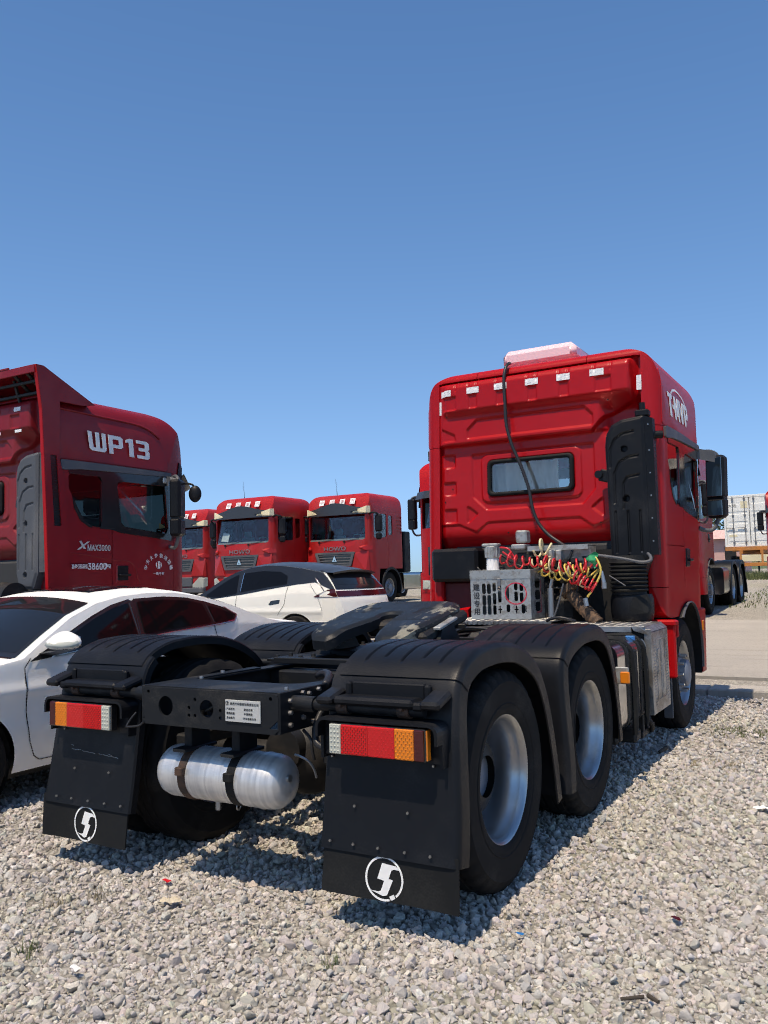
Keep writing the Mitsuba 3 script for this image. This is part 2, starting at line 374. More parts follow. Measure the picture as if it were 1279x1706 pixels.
[[1,38,34,61,34,61,7,57,7,56,10,43,10,42,7,38,7],[0,42,15,57,15,57,29,42,29],[1,18,61,52,61,52,40,18,40],[0,23,45,47,45,47,57,23,57],[1,9,34,31,34,31,7,26,7,26,10,14,10,14,7,9,7],[0,14,15,26,15,26,30,14,29]],
[[1,7,13,33,13,33,21,13,21,13,25,33,25,33,32,38,32,38,25,57,25,57,21,38,21,38,13,63,13,63,9,7,9],[1,46,34,55,35,55,64,59,64,59,33,56,31,48,30],[1,44,61,48,61,48,40,44,40],[1,8,32,13,37,16,43,15,45,8,45,8,49,16,49,16,57,10,57,10,62,38,62,38,57,32,57,32,49,39,49,40,45,32,45,32,31,28,31,28,45,20,45,18,38,15,33,11,30],[0,28,57,20,57,20,49,28,49]],
[[1,8,35,8,39,62,39,62,35,26,35,24,28,54,28,53,18,50,9,47,7,44,7,33,7,32,11,45,11,47,15,49,24,17,24,21,35],[1,16,45,16,62,54,62,54,45],[0,49,49,50,57,20,57,20,49]],
[[1,7,9,11,19,13,28,13,60,62,60,62,55,18,55,18,35,16,20,11,7,10,7]],
[[1,15,60,56,60,56,7,51,7,50,11,20,11,19,7,15,7],[0,20,38,50,38,50,55,20,55],[0,20,33,20,16,50,16,50,33]],
[[1,34,9,37,15,39,24,40,61,61,61,61,9,58,7,50,7,49,11,56,11,57,12,57,28,44,28,42,15,39,7,38,6],[0,44,33,57,32,57,42,44,42],[0,44,47,57,47,57,57,44,57],[1,6,22,6,26,13,26,13,51,7,52,7,56,12,56,13,63,17,63,17,56,28,56,28,63,32,63,32,56,37,56,37,52,32,51,32,26,37,26,37,22],[0,17,26,28,26,28,32,17,32],[0,28,42,17,42,17,36,28,36],[0,28,51,17,52,17,46,28,46],[1,24,18,28,21,33,13,34,11,30,9],[1,7,9,11,14,15,21,19,19,15,11,11,7]],
[[1,6,15,12,19,20,29,28,45,13,45,11,49,15,54,18,62,23,61,19,50,29,50,33,64,37,63,35,50,62,50,62,45,34,45,32,39,54,39,56,38,52,27,45,18,51,14,63,11,64,10,61,7,51,9,41,15,31,10,21,7,19,11,29,14,37,19,28,30,21,21,12,13,9,12],[0,31,34,34,28,40,21,46,27,50,33,49,34],[1,46,61,49,63,57,54,53,52]],
[[1,33,10,37,16,40,22,44,40,44,45,36,45,35,50,44,50,44,63,49,63,49,50,63,50,62,24,60,13,59,10,56,7,45,8,44,12,53,12,55,13,57,23,58,45,49,45,47,31,43,16,36,7],[1,7,40,7,44,35,44,35,40,21,40,15,21,29,23,26,33,30,34,36,17,32,16,31,19,29,19,9,14,8,19,12,25,16,39],[1,9,59,33,59,33,55,9,55]],
[[1,26,9,31,19,34,28,35,61,56,61,56,14,57,12,61,13,61,23,62,23,65,21,64,9,61,7,54,7,51,10,51,56,39,56,39,32,37,20,33,11,30,7],[1,6,22,13,34,17,45,17,46,7,46,7,50,17,51,18,64,22,64,22,51,31,51,31,46,22,46,22,41,32,30,28,26,24,33,22,34,22,7,18,7,17,36,9,19]],
[[1,47,11,56,12,57,13,57,63,61,63,61,10,59,7,49,7],[1,46,58,50,58,50,24,46,24],[1,7,40,7,44,10,45,7,47,11,54,13,63,17,62,16,55,22,55,22,64,26,64,27,55,39,55,39,51,26,51,27,44,42,44,42,40,26,40,27,33,39,33,39,14,38,13,36,12,30,12,29,16,35,16,35,29,27,29,26,7,22,7,22,29,14,29,14,12,10,12,10,33,22,33,22,40],[0,11,45,22,44,22,51,14,51]],
[[1,7,36,7,40,19,40,20,18,26,14,33,12,64,13,63,9,34,8,26,9,17,14,9,7,7,12,15,17,15,35],[1,23,40,23,44,41,44,41,52,31,52,27,45,23,48,28,55,31,63,35,63,34,56,41,56,41,64,45,64,46,56,60,56,60,52,46,52,45,44,63,44,63,40],[1,28,35,58,35,58,18,28,18],[0,32,22,53,21,53,31,32,31],[1,9,59,11,61,13,61,21,52,18,49]],
[[1,7,11,21,19,28,27,31,35,30,35,8,35,8,40,32,40,32,45,32,55,10,55,10,59,59,59,59,55,37,55,37,40,62,40,62,35,38,35,44,25,50,18,58,13,64,11,61,7,52,11,45,16,38,25,35,31,29,20,20,12,11,7,9,7]],
[[1,23,39,27,47,31,61,35,60,34,51,41,51,42,63,46,63,46,51,60,51,60,47,46,47,46,33,63,33,63,28,46,28,46,7,42,7,42,28,24,28,24,33,41,33,42,46,32,47,27,37],[1,6,39,14,50,20,63,25,63,23,58,19,49,19,7,14,7,14,41,9,35]],
[[1,26,40,33,52,37,64,41,63,39,54,63,54,61,19,59,12,57,9,54,7,46,7,45,12,52,12,55,15,57,28,58,49,55,49,52,37,45,20,35,8,32,11,37,16,43,24,47,35,51,49,46,49,40,33,31,21,27,24,31,27,36,34,42,49,37,49,30,37],[1,6,40,8,47,10,61,14,60,13,51,18,51,18,64,22,64,22,51,28,51,28,47,22,46,22,34,29,36,30,33,30,32,22,29,22,7,18,7,18,28,7,25,6,28,7,30,18,33,18,46,12,46,9,38]],
[[1,51,34,55,34,55,12,60,12,61,19,64,18,63,11,61,8,54,8,51,11],[1,24,52,24,56,41,56,39,63,43,64,46,56,63,56,63,52,41,52,34,42,52,43,49,48,49,49,52,50,60,41,63,37,59,35,56,39,53,39,26,37,25,41,28,42,35,51],[1,40,9,40,34,44,34,44,9],[1,21,10,25,15,28,19,29,24,29,34,33,34,33,21,30,13,24,7],[1,8,11,19,29,20,31,23,27,16,13,12,8],[1,9,60,12,63,20,58,23,55,20,52],[1,7,43,9,46,18,42,20,39,17,36]],
[[1,6,10,11,15,15,18,15,38,7,38,7,42,19,42,20,19,26,14,35,12,64,13,63,8,60,7,33,7,26,9,19,14,15,13,10,7],[1,23,42,23,46,63,46,63,42,42,42,33,25,53,26,47,37,50,38,62,20,57,18,55,22,54,22,27,19,26,24,30,29,36,41],[1,28,60,59,60,59,56,28,56],[1,8,58,12,61,22,52,19,49]],
[[1,26,48,36,55,45,64,49,63,47,60,52,56,64,49,61,45,57,47,56,45,33,45,33,47,28,45],[0,45,57,36,49,54,49],[1,52,7,51,11,57,12,57,42,61,42,61,9,59,7],[1,49,40,53,40,53,17,49,17],[1,30,41,46,41,46,9,44,7,38,7,37,11,42,11,42,20,34,20,33,7,30,7],[0,33,32,42,32,42,37,34,37],[0,34,28,34,23,42,24,42,28],[1,7,18,7,22,18,25,17,33,8,32,7,35,11,44,13,52,7,52,7,57,13,57,14,64,18,64,19,63,18,57,27,57,27,52,16,52,13,39,13,37,17,37,18,47,21,47,22,37,26,37,26,33,22,33,22,26,26,26,27,23,22,21,22,7,18,7,17,20]],
[[1,7,38,64,38,64,33,7,33]],
[[1,7,10,6,14,9,15,9,37,13,37,13,16,18,17,18,42,9,42,9,61,30,61,30,45,37,55,41,64,45,63,44,58,57,58,59,57,56,47,50,40,57,34,64,31,62,27,59,27,59,7,55,7,55,9,40,9,39,7,35,7,35,27,31,26,29,29,23,29,23,18,31,20,31,16,8,10],[0,38,30,56,29,56,30,47,37],[0,39,14,55,13,55,25,39,25],[0,42,53,42,50,47,44,53,53],[0,30,42,23,42,23,34,30,33,31,31,38,34,44,40,39,48,33,42,30,44],[0,14,57,14,47,25,47,25,57]],
[[1,7,29,7,33,32,34,32,55,11,55,11,60,59,60,59,55,37,55,37,34,63,33,63,29,37,29,37,7,32,7,32,29],[1,44,38,51,52,56,51,49,37,47,37],[1,15,51,18,52,19,52,25,38,20,37]],
[[1,8,35,8,40,25,40,30,50,35,49,31,40,62,40,62,35,50,35,47,28,42,22,42,20,55,15,61,11,57,7,51,11,37,17,27,11,12,7,9,11,24,15,32,20,16,25,22,35],[0,24,28,37,23,41,28,44,35,28,35],[1,10,44,10,57,32,57,30,63,33,64,35,64,38,57,60,57,60,44,56,44,55,52,15,52,14,44]],
[[1,35,26,40,40,44,40,43,35,48,35,48,40,53,40,53,35,62,35,62,30,53,30,53,23,63,23,64,19,53,19,53,7,48,7,48,19,36,19,36,23,48,23,48,30,41,30,38,25],[1,34,43,41,48,44,55,44,57,36,57,36,61,62,61,61,47,59,42,49,42,49,45,49,46,56,46,57,57,49,57,45,47,40,42,37,40],[1,6,44,13,56,16,64,20,63,19,59,28,59,30,57,27,48,33,48,33,10,32,8,25,7,24,10,20,10,20,22,14,21,12,11,10,7,6,9,10,20,11,42,9,42],[0,24,12,29,12,29,22,24,22],[0,24,33,24,25,29,25,29,33],[0,24,45,24,37,29,37,29,45],[0,14,49,22,48,25,55,17,55],[0,15,33,15,25,20,25,20,33],[0,15,37,20,37,20,45,15,45]],
[[1,6,10,12,20,14,32,14,50,7,50,7,54,20,54,17,63,21,64,23,59,24,56,20,54,34,54,34,50,18,49,19,41,32,41,32,37,38,48,42,64,47,63,44,52,64,52,64,48,59,48,57,36,51,23,53,20,59,14,64,11,61,7,56,10,48,18,41,11,34,7,31,11,40,16,45,23,40,40,35,33,32,36,31,35,31,16,30,11,28,8,19,7,18,11,18,12,24,12,26,14,27,37,18,37,18,28,16,17,9,7],[0,43,46,47,32,49,28,52,38,54,48,43,48]],
[[1,35,34,47,41,42,49,38,45,35,48,40,55,44,64,48,63,46,57,63,57,63,53,59,53,56,45,53,41,56,38,64,35,61,31,55,33,50,38,38,31],[0,44,53,50,44,52,46,54,52,54,53],[1,7,8,7,12,17,12,17,23,21,23,22,12,33,12,33,26,11,26,11,30,59,30,59,26,37,26,37,21,55,21,55,18,38,18,37,12,63,12,63,8],[1,7,34,18,42,9,43,9,54,20,54,20,57,7,57,7,60,20,60,20,64,24,64,24,60,36,60,36,57,24,56,24,54,34,54,34,43,26,42,34,37,32,35,24,40,24,32,20,32,20,39,9,31],[0,24,50,24,46,30,46,30,50],[0,25,41,25,42,25,43,24,43],[0,13,46,20,46,20,50,13,50]],
[[1,6,37,29,44,21,51,13,45,9,48,19,54,24,60,26,64,32,63,29,59,51,59,54,57,54,56,51,52,40,44,51,40,64,38,61,34,49,36,35,41,28,38,15,34,55,34,55,7,50,7,50,9,20,9,19,7,14,7,14,34,8,33],[0,38,20,37,13,50,13,50,19],[0,38,30,37,23,50,24,50,30],[0,25,54,29,49,35,46,46,54],[0,20,20,20,13,33,13,33,19],[0,20,30,20,23,33,24,32,30]]]
HANZI = "建设专用中国重汽大连准牵引总质量陕西车集团有限责任公司产品型号厂日期发动机制造天件物流运输一路平安解放整备"
GLYPHS = dict(zip(HANZI, OUTLINES))

# ---------------------------------------------------------------- materials
def rgb(*c):
    return {"type": "rgb", "value": list(c)}

def pr(name, color, rough=0.5, metal=0.0, spec=0.5, coat=0.0, coat_gloss=0.95, bump=None, **kw):
    d = {"type": "principled", "base_color": color if isinstance(color, dict) else rgb(*color), "roughness": rough if isinstance(rough, dict) else float(rough), "metallic": float(metal)}
    if metal == 0: d["specular"] = float(spec)
    if coat: d["clearcoat"], d["clearcoat_gloss"] = float(coat), float(coat_gloss)
    d.update(kw)
    if bump: d = {"type": "bumpmap", "nested_texture": bump[0], "scale": bump[1], "nested_bsdf": d}
    scene[name] = {"type": "twosided", "bsdf": d}
    return name

def dusty(base, dust, scale, lo, hi, streak=1.0, amt=0.6):
    """Blotches of dry dust and smears on a coloured surface."""
    def fn(p, n, uv):
        k = fbm(p.x * scale, p.y * scale, p.z * scale * streak, 4)
        fine = noise(p.x * 160, p.y * 160, p.z * 160)
        return mix(base, dust, smoothstep(lo, hi, k + 0.15 * (fine - 0.5)) * amt)
    return proc(fn)

def rough_var(a, b, scale):
    return proc(lambda p, n, uv: a + (b - a) * fbm(p.x * scale, p.y * scale, p.z * scale, 3))

pr("red_paint", dusty((0.40, 0.003, 0.006), (0.38, 0.06, 0.055), 2.2, 0.48, 0.85, 0.5, 0.14), 0.34, spec=0.15, coat=0.45, coat_gloss=0.96)
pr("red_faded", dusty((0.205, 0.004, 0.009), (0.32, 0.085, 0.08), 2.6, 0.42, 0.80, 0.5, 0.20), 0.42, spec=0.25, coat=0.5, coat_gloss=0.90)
pr("red_howo", dusty((0.37, 0.010, 0.010), (0.40, 0.10, 0.09), 2.0, 0.42, 0.80, 0.5, 0.20), 0.38, spec=0.25, coat=0.6, coat_gloss=0.93)
pr("maroon_inside", (0.10, 0.004, 0.006), 0.6)
pr("black_plastic", dusty((0.006, 0.0068, 0.009), (0.04, 0.04, 0.042), 5.0, 0.50, 0.85, 0.6, 0.35), rough_var(0.34, 0.55, 7.0), spec=0.24,
   bump=(proc(lambda p, n, uv: noise(p.x * 420, p.y * 420, p.z * 420) * 0.00025, 6e-4), 1.0))
pr("black_rubber", dusty((0.010, 0.011, 0.012), (0.06, 0.06, 0.056), 3.5, 0.48, 0.8, 0.5, 0.3), rough_var(0.55, 0.8, 9.0), spec=0.2)
pr("grey_plastic", dusty((0.075, 0.08, 0.09), (0.17, 0.165, 0.16), 4.0, 0.45, 0.8, 0.4, 0.5), 0.55)
pr("tyre", dusty((0.010, 0.010, 0.0105), (0.08, 0.073, 0.062), 4.5, 0.50, 0.82, 1.0, 0.25), 0.78, spec=0.18)
pr("chassis_black", dusty((0.010, 0.0115, 0.014), (0.08, 0.075, 0.065), 6.0, 0.50, 0.82, 1.0, 0.30), rough_var(0.35, 0.65, 8.0), spec=0.25)
pr("dark_parts", dusty((0.009, 0.009, 0.009), (0.06, 0.05, 0.04), 9.0, 0.45, 0.78, 1.0, 0.35), 0.6)
pr("steel_dull", dusty((0.32, 0.32, 0.32), (0.16, 0.12, 0.09), 12.0, 0.42, 0.7, 1.0, 0.7), rough_var(0.3, 0.55, 14.0), metal=0.8)
pr("rim_steel", dusty((0.44, 0.455, 0.47), (0.22, 0.20, 0.16), 7.0, 0.50, 0.85, 1.0, 0.35), rough_var(0.24, 0.38, 8.0), metal=0.9)
pr("hub_grey", dusty((0.20, 0.23, 0.28), (0.25, 0.2, 0.15), 14.0, 0.5, 0.8, 1.0, 0.5), 0.5, metal=0.3)
def _tank(p, n, uv):
    k = fbm(p.x * 55, p.y * 3, p.z * 3, 4) * 0.7 + 0.3 * fbm(p.x * 9, p.y * 14, p.z * 14, 3)
    return mix((0.50, 0.51, 0.52), (0.76, 0.76, 0.75), smoothstep(0.30, 0.66, k))
pr("tank_alu", proc(_tank), proc(lambda p, n, uv: 0.30 + 0.24 * fbm(p.x * 40, p.y * 6, p.z * 6, 3)), metal=0.6)
pr("fuel_tank_alu", (0.55, 0.56, 0.57), proc(lambda p, n, uv: 0.10 + 0.14 * fbm(p.x * 6, p.y * 6, p.z * 6, 3)), metal=1.0)
pr("tread_plate", dusty((0.42, 0.42, 0.41), (0.18, 0.155, 0.13), 9.0, 0.38, 0.68, 1.0, 0.75), 0.38, metal=0.8)
pr("strap_rust", dusty((0.075, 0.04, 0.025), (0.02, 0.018, 0.016), 18.0, 0.4, 0.7, 1.0, 0.8), 0.75)
pr("rust", dusty((0.13, 0.078, 0.045), (0.035, 0.025, 0.02), 22.0, 0.38, 0.7, 1.0, 0.9), 0.8)
def _grease(p, n, uv):
    k = fbm(p.x * 9, p.y * 5, p.z * 9, 4)
    g = fbm(p.x * 30 + 7, p.y * 14, p.z * 30, 3)
    c = mix((0.014, 0.017, 0.021), (0.24, 0.23, 0.185), smoothstep(0.50, 0.57, k * 0.65 + 0.35 * g) * smoothstep(0.22, 0.34, dr.abs(p.x) + 0.12 * (g - 0.5)))
    return mix(c, (0.03, 0.03, 0.03), smoothstep(0.66, 0.78, g))
pr("fifth_wheel_plate", proc(_grease), proc(lambda p, n, uv: 0.30 + 0.35 * fbm(p.x * 9, p.y * 5, p.z * 9, 4)), spec=0.2)
pr("galvanised", dusty((0.38, 0.40, 0.40), (0.20, 0.17, 0.14), 26.0, 0.42, 0.72, 1.0, 0.6), 0.45, metal=0.45)
pr("white_print", (0.78, 0.79, 0.78), 0.5)
pr("black_print", (0.02, 0.02, 0.022), 0.5)
pr("red_print", (0.55, 0.02, 0.05), 0.5)
pr("sticker_white", proc(lambda p, n, uv: mix((0.80, 0.80, 0.80), (0.45, 0.46, 0.50), smoothstep(0.60, 0.72, fbm(p.x * 60, p.y * 60, p.z * 90, 3)))), 0.35)
pr("plate_silver", (0.55, 0.56, 0.54), 0.45, metal=0.3)
pr("lens_red", (0.50, 0.004, 0.006), 0.16, coat=1.0, coat_gloss=0.98)
pr("lens_red_dark", (0.05, 0.002, 0.003), 0.16, coat=1.0, coat_gloss=0.98)
pr("lens_amber", (0.66, 0.19, 0.008), 0.18, coat=1.0, coat_gloss=0.98)
pr("lens_clear", (0.44, 0.46, 0.40), 0.18, coat=1.0, coat_gloss=0.98)
pr("lens_cream", (0.75, 0.66, 0.42), 0.25, coat=0.8)
pr("chrome", (0.75, 0.76, 0.78), 0.08, metal=1.0)
pr("mirror_glass", (0.30, 0.32, 0.34), 0.04, metal=1.0)
pr("bolt_steel", (0.42, 0.42, 0.42), 0.38, metal=0.9)
pr("hose_red", (0.55, 0.02, 0.03), 0.35, coat=0.5)
pr("hose_yellow", (0.62, 0.47, 0.10), 0.4, coat=0.4)
pr("hose_cream", (0.62, 0.55, 0.33), 0.45)
pr("cloth_green", (0.02, 0.26, 0.10), 0.7)
pr("cable_black", (0.016, 0.016, 0.018), 0.45)
pr("white_paint", (0.80, 0.79, 0.75), 0.3, coat=0.6, coat_gloss=0.97)
pr("pearl_paint", (0.80, 0.79, 0.72), 0.25, coat=1.0, coat_gloss=0.97)
pr("gloss_black", (0.012, 0.012, 0.013), 0.12, coat=1.0, coat_gloss=0.98)
pr("satin_black", (0.03, 0.032, 0.035), 0.32, coat=0.4)
pr("tint_glass", (0.005, 0.005, 0.006), 0.04, spec=0.22)
pr("trunk_glass", (0.012, 0.014, 0.017), 0.03, spec=0.45)
pr("pink_box", (0.82, 0.56, 0.58), 0.30, coat=0.6)
pr("curtain", proc(lambda p, n, uv: mix((0.56, 0.53, 0.43), (0.34, 0.32, 0.26), fbm(p.x * 14, p.y * 14, p.z * 5, 3))), 0.9)
pr("seat_cloth", (0.035, 0.037, 0.04), 0.85)
pr("paper", (0.75, 0.75, 0.72), 0.7)
pr("concrete", proc(lambda p, n, uv: mix(mix((0.315, 0.298, 0.265), (0.255, 0.24, 0.215), fbm(p.x * 0.5, p.y * 2.6, 0.0, 4)), (0.19, 0.18, 0.165),
   smoothstep(0.62, 0.82, fbm(p.x * 0.35 + 9, p.y * 7.0, 3.0, 4)) * 0.6 + 0.25 * smoothstep(0.55, 0.8, noise(p.x * 45, p.y * 45)))), 0.85,
   bump=(proc(lambda p, n, uv: 0.004 * fbm(p.x * 9, p.y * 16, 0.0, 4), 2e-3), 1.0))
def _far_gravel(p, n, uv):
    a, b, c = voronoi(p.x * 24, p.y * 24)
    base = mix((0.28, 0.265, 0.235), (0.40, 0.38, 0.34), c)
    base = mix(base, (0.30, 0.31, 0.22), smoothstep(0.55, 0.75, fbm(p.x * 0.7, p.y * 0.7, 0.0, 3)) * 0.35)
    return base * (0.70 + 0.30 * smoothstep(0.02, 0.25, b - a))
pr("gravel_bed", proc(_far_gravel), 0.95, spec=0.2, bump=(proc(lambda p, n, uv: 0.016 * smoothstep(0.0, 0.35, voronoi(p.x * 24, p.y * 24)[1] - voronoi(p.x * 24, p.y * 24)[0]), 4e-3), 1.0))
scene["stone"] = {"type": "twosided", "bsdf": {"type": "bumpmap", "nested_texture": proc(lambda p, n, uv: 0.004 * fbm(p.x * 110, p.y * 110, p.z * 110, 3), 1e-3), "scale": 1.0, "nested_bsdf": {"type": "principled", "base_color": {"type": "mesh_attribute", "name": "vertex_color"}, "roughness": 0.9, "specular": 0.2}}}
scene["glass"] = {"type": "thindielectric", "int_ior": 1.5}
scene["dim_glass"] = {"type": "thindielectric", "int_ior": 1.5, "specular_transmittance": rgb(0.35, 0.42, 0.42)}
scene["screen_glass"] = {"type": "thindielectric", "int_ior": 1.52, "specular_transmittance": rgb(0.68, 0.76, 0.76)}
pr("cab_trim", (0.20, 0.20, 0.195), 0.8)
scene["smoke_glass"] = {"type": "thindielectric", "int_ior": 1.52, "specular_transmittance": rgb(0.10, 0.12, 0.12)}
pr("leaf", proc(lambda p, n, uv: mix((0.05, 0.075, 0.03), (0.09, 0.11, 0.045), noise(p.x * 3, p.y * 3, p.z * 3))), 0.8)
pr("bark", (0.09, 0.07, 0.05), 0.9)
pr("weed", (0.10, 0.12, 0.045), 0.8)
pr("dry_weed", (0.26, 0.22, 0.14), 0.9)
pr("hill_green", proc(lambda p, n, uv: mix((0.055, 0.085, 0.05), (0.10, 0.13, 0.07), fbm(p.x * 0.08, p.y * 0.08, p.z * 0.2, 4))), 0.9)
pr("container_white", dusty((0.80, 0.80, 0.75), (0.5, 0.44, 0.36), 1.2, 0.55, 0.85, 0.3, 0.3), 0.5)
pr("orange_paint", dusty((0.50, 0.19, 0.04), (0.35, 0.2, 0.1), 2.0, 0.4, 0.8, 1.0, 0.5), 0.55)
pr("wall_pink", (0.55, 0.36, 0.33), 0.8)
pr("blue_plastic", (0.03, 0.16, 0.42), 0.4)
pr("dark_wood", (0.05, 0.04, 0.03), 0.85)
pr("cardboard", (0.50, 0.44, 0.33), 0.85)

# ---------------------------------------------------------------- ground: gravel yard, kerb, concrete road, hills
def yard(y):
    """Height of the yard along its length: level by the trucks, rising past the road."""
    return np.interp(y, [-60, 6.9, 7.9, 12, 14, 18, 30, 42, 60, 400], [0, 0, .06, .42, .50, .60, .78, 1.07, 1.15, 1.2])

def uneven(x, y):
    p = np.stack([np.asarray(x) * .9, np.asarray(y) * .9, np.zeros_like(np.asarray(x, float))], -1)
    return (meshkit.fbm(p, 3, 4) - .5) * .05

def ground_z(x, y):
    return yard(y) + np.where(np.asarray(y) < 6.7, uneven(x, y) * step(6.7, 6.0, np.asarray(y, float)), 0.0) - .012

gx = np.r_[-400, -200, -100, -60, -40, -25, np.arange(-16, 8.01, .14), 14, 30, 60, 120, 300]
gy = np.r_[-60, -30, -15, -8, np.arange(-5, 6.9, .14), 6.75, 7.2, 7.9, 9, 10, 11, 12, 13, 13.4, 14, 16, 18, 24, 30, 36, 42, 60, 100, 200, 400, 900]
GX, GY = np.meshgrid(gx, gy, indexing="ij")
GZ = ground_z(GX, GY)
inroad = (GY > 7.95) & (GY < 13.35)
GZ = np.where(inroad, GZ - .06, GZ)
setting("gravel_ground", grid(np.stack([GX, GY, GZ], -1), flip=False), "gravel_bed", True)
ry = np.r_[7.9, 8.3, 9, 10, 11, 12, 12.8, 13.4]
rx = np.r_[np.arange(-120, 121, 5.0)]
RX, RY = np.meshgrid(rx, ry, indexing="ij")
top = np.stack([RX, RY, yard(RY) + .03], -1)
road = cat(grid(top), grid(np.stack([top[:, 0], top[:, 0] - [0, 0, .15]], 1)), grid(np.stack([top[:, -1], top[:, -1] - [0, 0, .15]], 1), flip=True))
setting("concrete_road", road, "concrete", False)
rngk = np.random.default_rng(12)
kx = -30.0
while kx < 22:
    L = 1.0
    if -14 < kx < 8:
        dz, dy = rngk.normal(0, .006), rngk.normal(0, .008)
        part("concrete_road", "kerb_stone", box(kx + .006, kx + L - .006, 6.74 + dy, 7.22 + dy, -.12, .075 + dz, .018), "concrete", False)
    kx += L

def stones(seed, n_var=16):
    rng = np.random.default_rng(seed)
    out = []
    for _ in range(n_var):
        p = rng.normal(size=(11, 3))
        p /= np.linalg.norm(p, axis=1, keepdims=True)
        p *= rng.uniform(.86, 1.06, (11, 1))
        p *= [1.0, rng.uniform(.62, .9), rng.uniform(.58, .85)]
        h = hull(p)
        v, f = np.array(h.vertices), np.array(h.faces)
        if _ % 2:                       # every other kind keeps its sharp edges
            v, f = v[f].reshape(-1, 3), np.arange(len(f) * 3).reshape(-1, 3)
        out.append((v, f))
    return out

def rotations(q):
    q = q / np.linalg.norm(q, axis=1, keepdims=True)
    w, x, y, z = q.T
    return np.stack([np.stack([1 - 2 * (y * y + z * z), 2 * (x * y - z * w), 2 * (x * z + y * w)], -1), np.stack([2 * (x * y + z * w), 1 - 2 * (x * x + z * z), 2 * (y * z - x * w)], -1),
                     np.stack([2 * (x * z - y * w), 2 * (y * z + x * w), 1 - 2 * (x * x + y * y)], -1)], 1)

def gravel():
    rng = np.random.default_rng(77)
    var = stones(3)
    tint = [.94, .925, .93] * np.array([(.49, .462, .415), (.47, .455, .43), (.475, .44, .41), (.44, .43, .395), (.58, .56, .52), (.37, .355, .33), (.515, .48, .42), (.44, .43, .42)])
    wt = np.array([.24, .20, .14, .10, .12, .05, .08, .07])
    V, Fc, Cc, at_ = [], [], [], 0
    for r0, r1, den, med in ((1.5, 4.6, 2400, .0148), (4.6, 7.5, 1500, .0168), (7.5, 11.5, 420, .0235)):
        area = .5 * math.radians(84) * (r1 * r1 - r0 * r0)
        n = int(area * den)
        r = np.sqrt(rng.uniform(r0 * r0, r1 * r1, n))
        az = np.radians(rng.uniform(-72, 12, n))
        x, y = CAM[0] + r * np.sin(az), CAM[1] + r * np.cos(az)
        ok = (y < 6.70) & (x > -9)
        x, y = x[ok], y[ok]
        n = len(x)
        patch = meshkit.fbm(np.stack([x * 1.1, y * 1.1, x * 0], -1), 3, 9)
        s = np.clip(rng.lognormal(math.log(med), .38, n) * (.8 + .45 * patch), .006, .036)
        z = ground_z(x, y) + s * rng.uniform(-.12, .50, n)
        q = rng.normal(size=(n, 4)) * [1.0, .42, .42, 1.0]
        Rm = rotations(q)
        k = rng.integers(0, len(var), n)
        t = tint[rng.choice(len(tint), n, p=wt)] * rng.uniform(.86, 1.13, (n, 1)) * rng.uniform(.97, 1.03, (n, 3))
        green = (meshkit.fbm(np.stack([x * .8 + 5, y * .8, x * 0], -1), 3, 21) > .56) & (rng.random(n) < .35)
        t[green] *= [.975, 1.0, .92]
        for j, (v, f) in enumerate(var):
            i = np.nonzero(k == j)[0]
            P = np.einsum("nij,kj->nki", Rm[i], v) * s[i][:, None, None] + np.stack([x[i], y[i], z[i]], -1)[:, None]
            V.append(P.reshape(-1, 3))
            Fc.append((f[None] + (np.arange(len(i)) * len(v))[:, None, None]).reshape(-1, 3) + at_)
            Cc.append(np.repeat(t[i], len(v), 0))
            at_ += len(i) * len(v)
    return np.vstack(V), np.vstack(Fc), np.vstack(Cc)

gv, gf, gc = gravel()
gm = tm(gv, gf)
scene["gravel"] = mikit.ply(gm, "stone", smooth=True, color=gc)
labels["gravel"] = {"label": "loose crushed pale gravel covering the yard", "category": "gravel", "kind": "stuff"}

def hill(x0, x1, y0, y1, h, seed):
    xs, ys = np.linspace(x0, x1, 90), np.linspace(y0, y1, 24)
    X_, Y_ = np.meshgrid(xs, ys, indexing="ij")
    u, v = (X_ - x0) / (x1 - x0), (Y_ - y0) / (y1 - y0)
    z = h * np.sin(np.pi * np.clip(v, 0, 1)) ** .8 * np.sin(np.pi * u) ** .6 * (.6 + .7 * meshkit.fbm(np.stack([X_ * .02, Y_ * .02, X_ * 0], -1), 4, seed))
    z += (meshkit.fbm(np.stack([X_ * .25, Y_ * .25, X_ * 0], -1), 2, seed + 3) - .5) * 2.2 * np.clip(z / 4, 0, 1)
    return grid(np.stack([X_, Y_, z + 1.0], -1))
setting("hills", hill(-58, 120, 170, 330, 17, 3), "hill_green", True)

# ---------------------------------------------------------------- wheels, fenders and other pieces that the tractors share
def mirrored(mesh):
    m = mesh.copy()
    m.vertices = m.vertices * [-1, 1, 1]
    m.faces = m.faces[:, ::-1]
    return m

def tyre_mesh(n=160):
    prof = [(.290, -.095), (.298, -.122), (.312, -.132), (.335, -.139), (.350, -.1395), (.356, -.143), (.362, -.1395), (.40, -.1455), (.455, -.143), (.462, -.1455), (.468, -.141), (.492, -.132), (.511, -.118), (.520, -.100), (.523, -.07), (.513, -.064), (.513, -.054), (.523, -.048), (.524, -.006), (.512, 0.0)]
    prof = prof + [(r, -x) for r, x in prof[::-1]][1:]
    prof = np.array(prof)
    a = np.arange(n) * 2 * np.pi / n
    r = np.repeat(prof[:, :1], n, 1)
    lug = ((np.arange(n) % 4) < 1)[None, :]
    sh = ((prof[:, 0] > .49) & (np.abs(prof[:, 1]) > .06))[:, None]
    r = np.where(sh & lug, r - .014, r)
    X = np.repeat(prof[:, 1:], n, 1)
    return grid(np.stack([X, r * np.cos(a), r * np.sin(a)], -1), wrap=True)

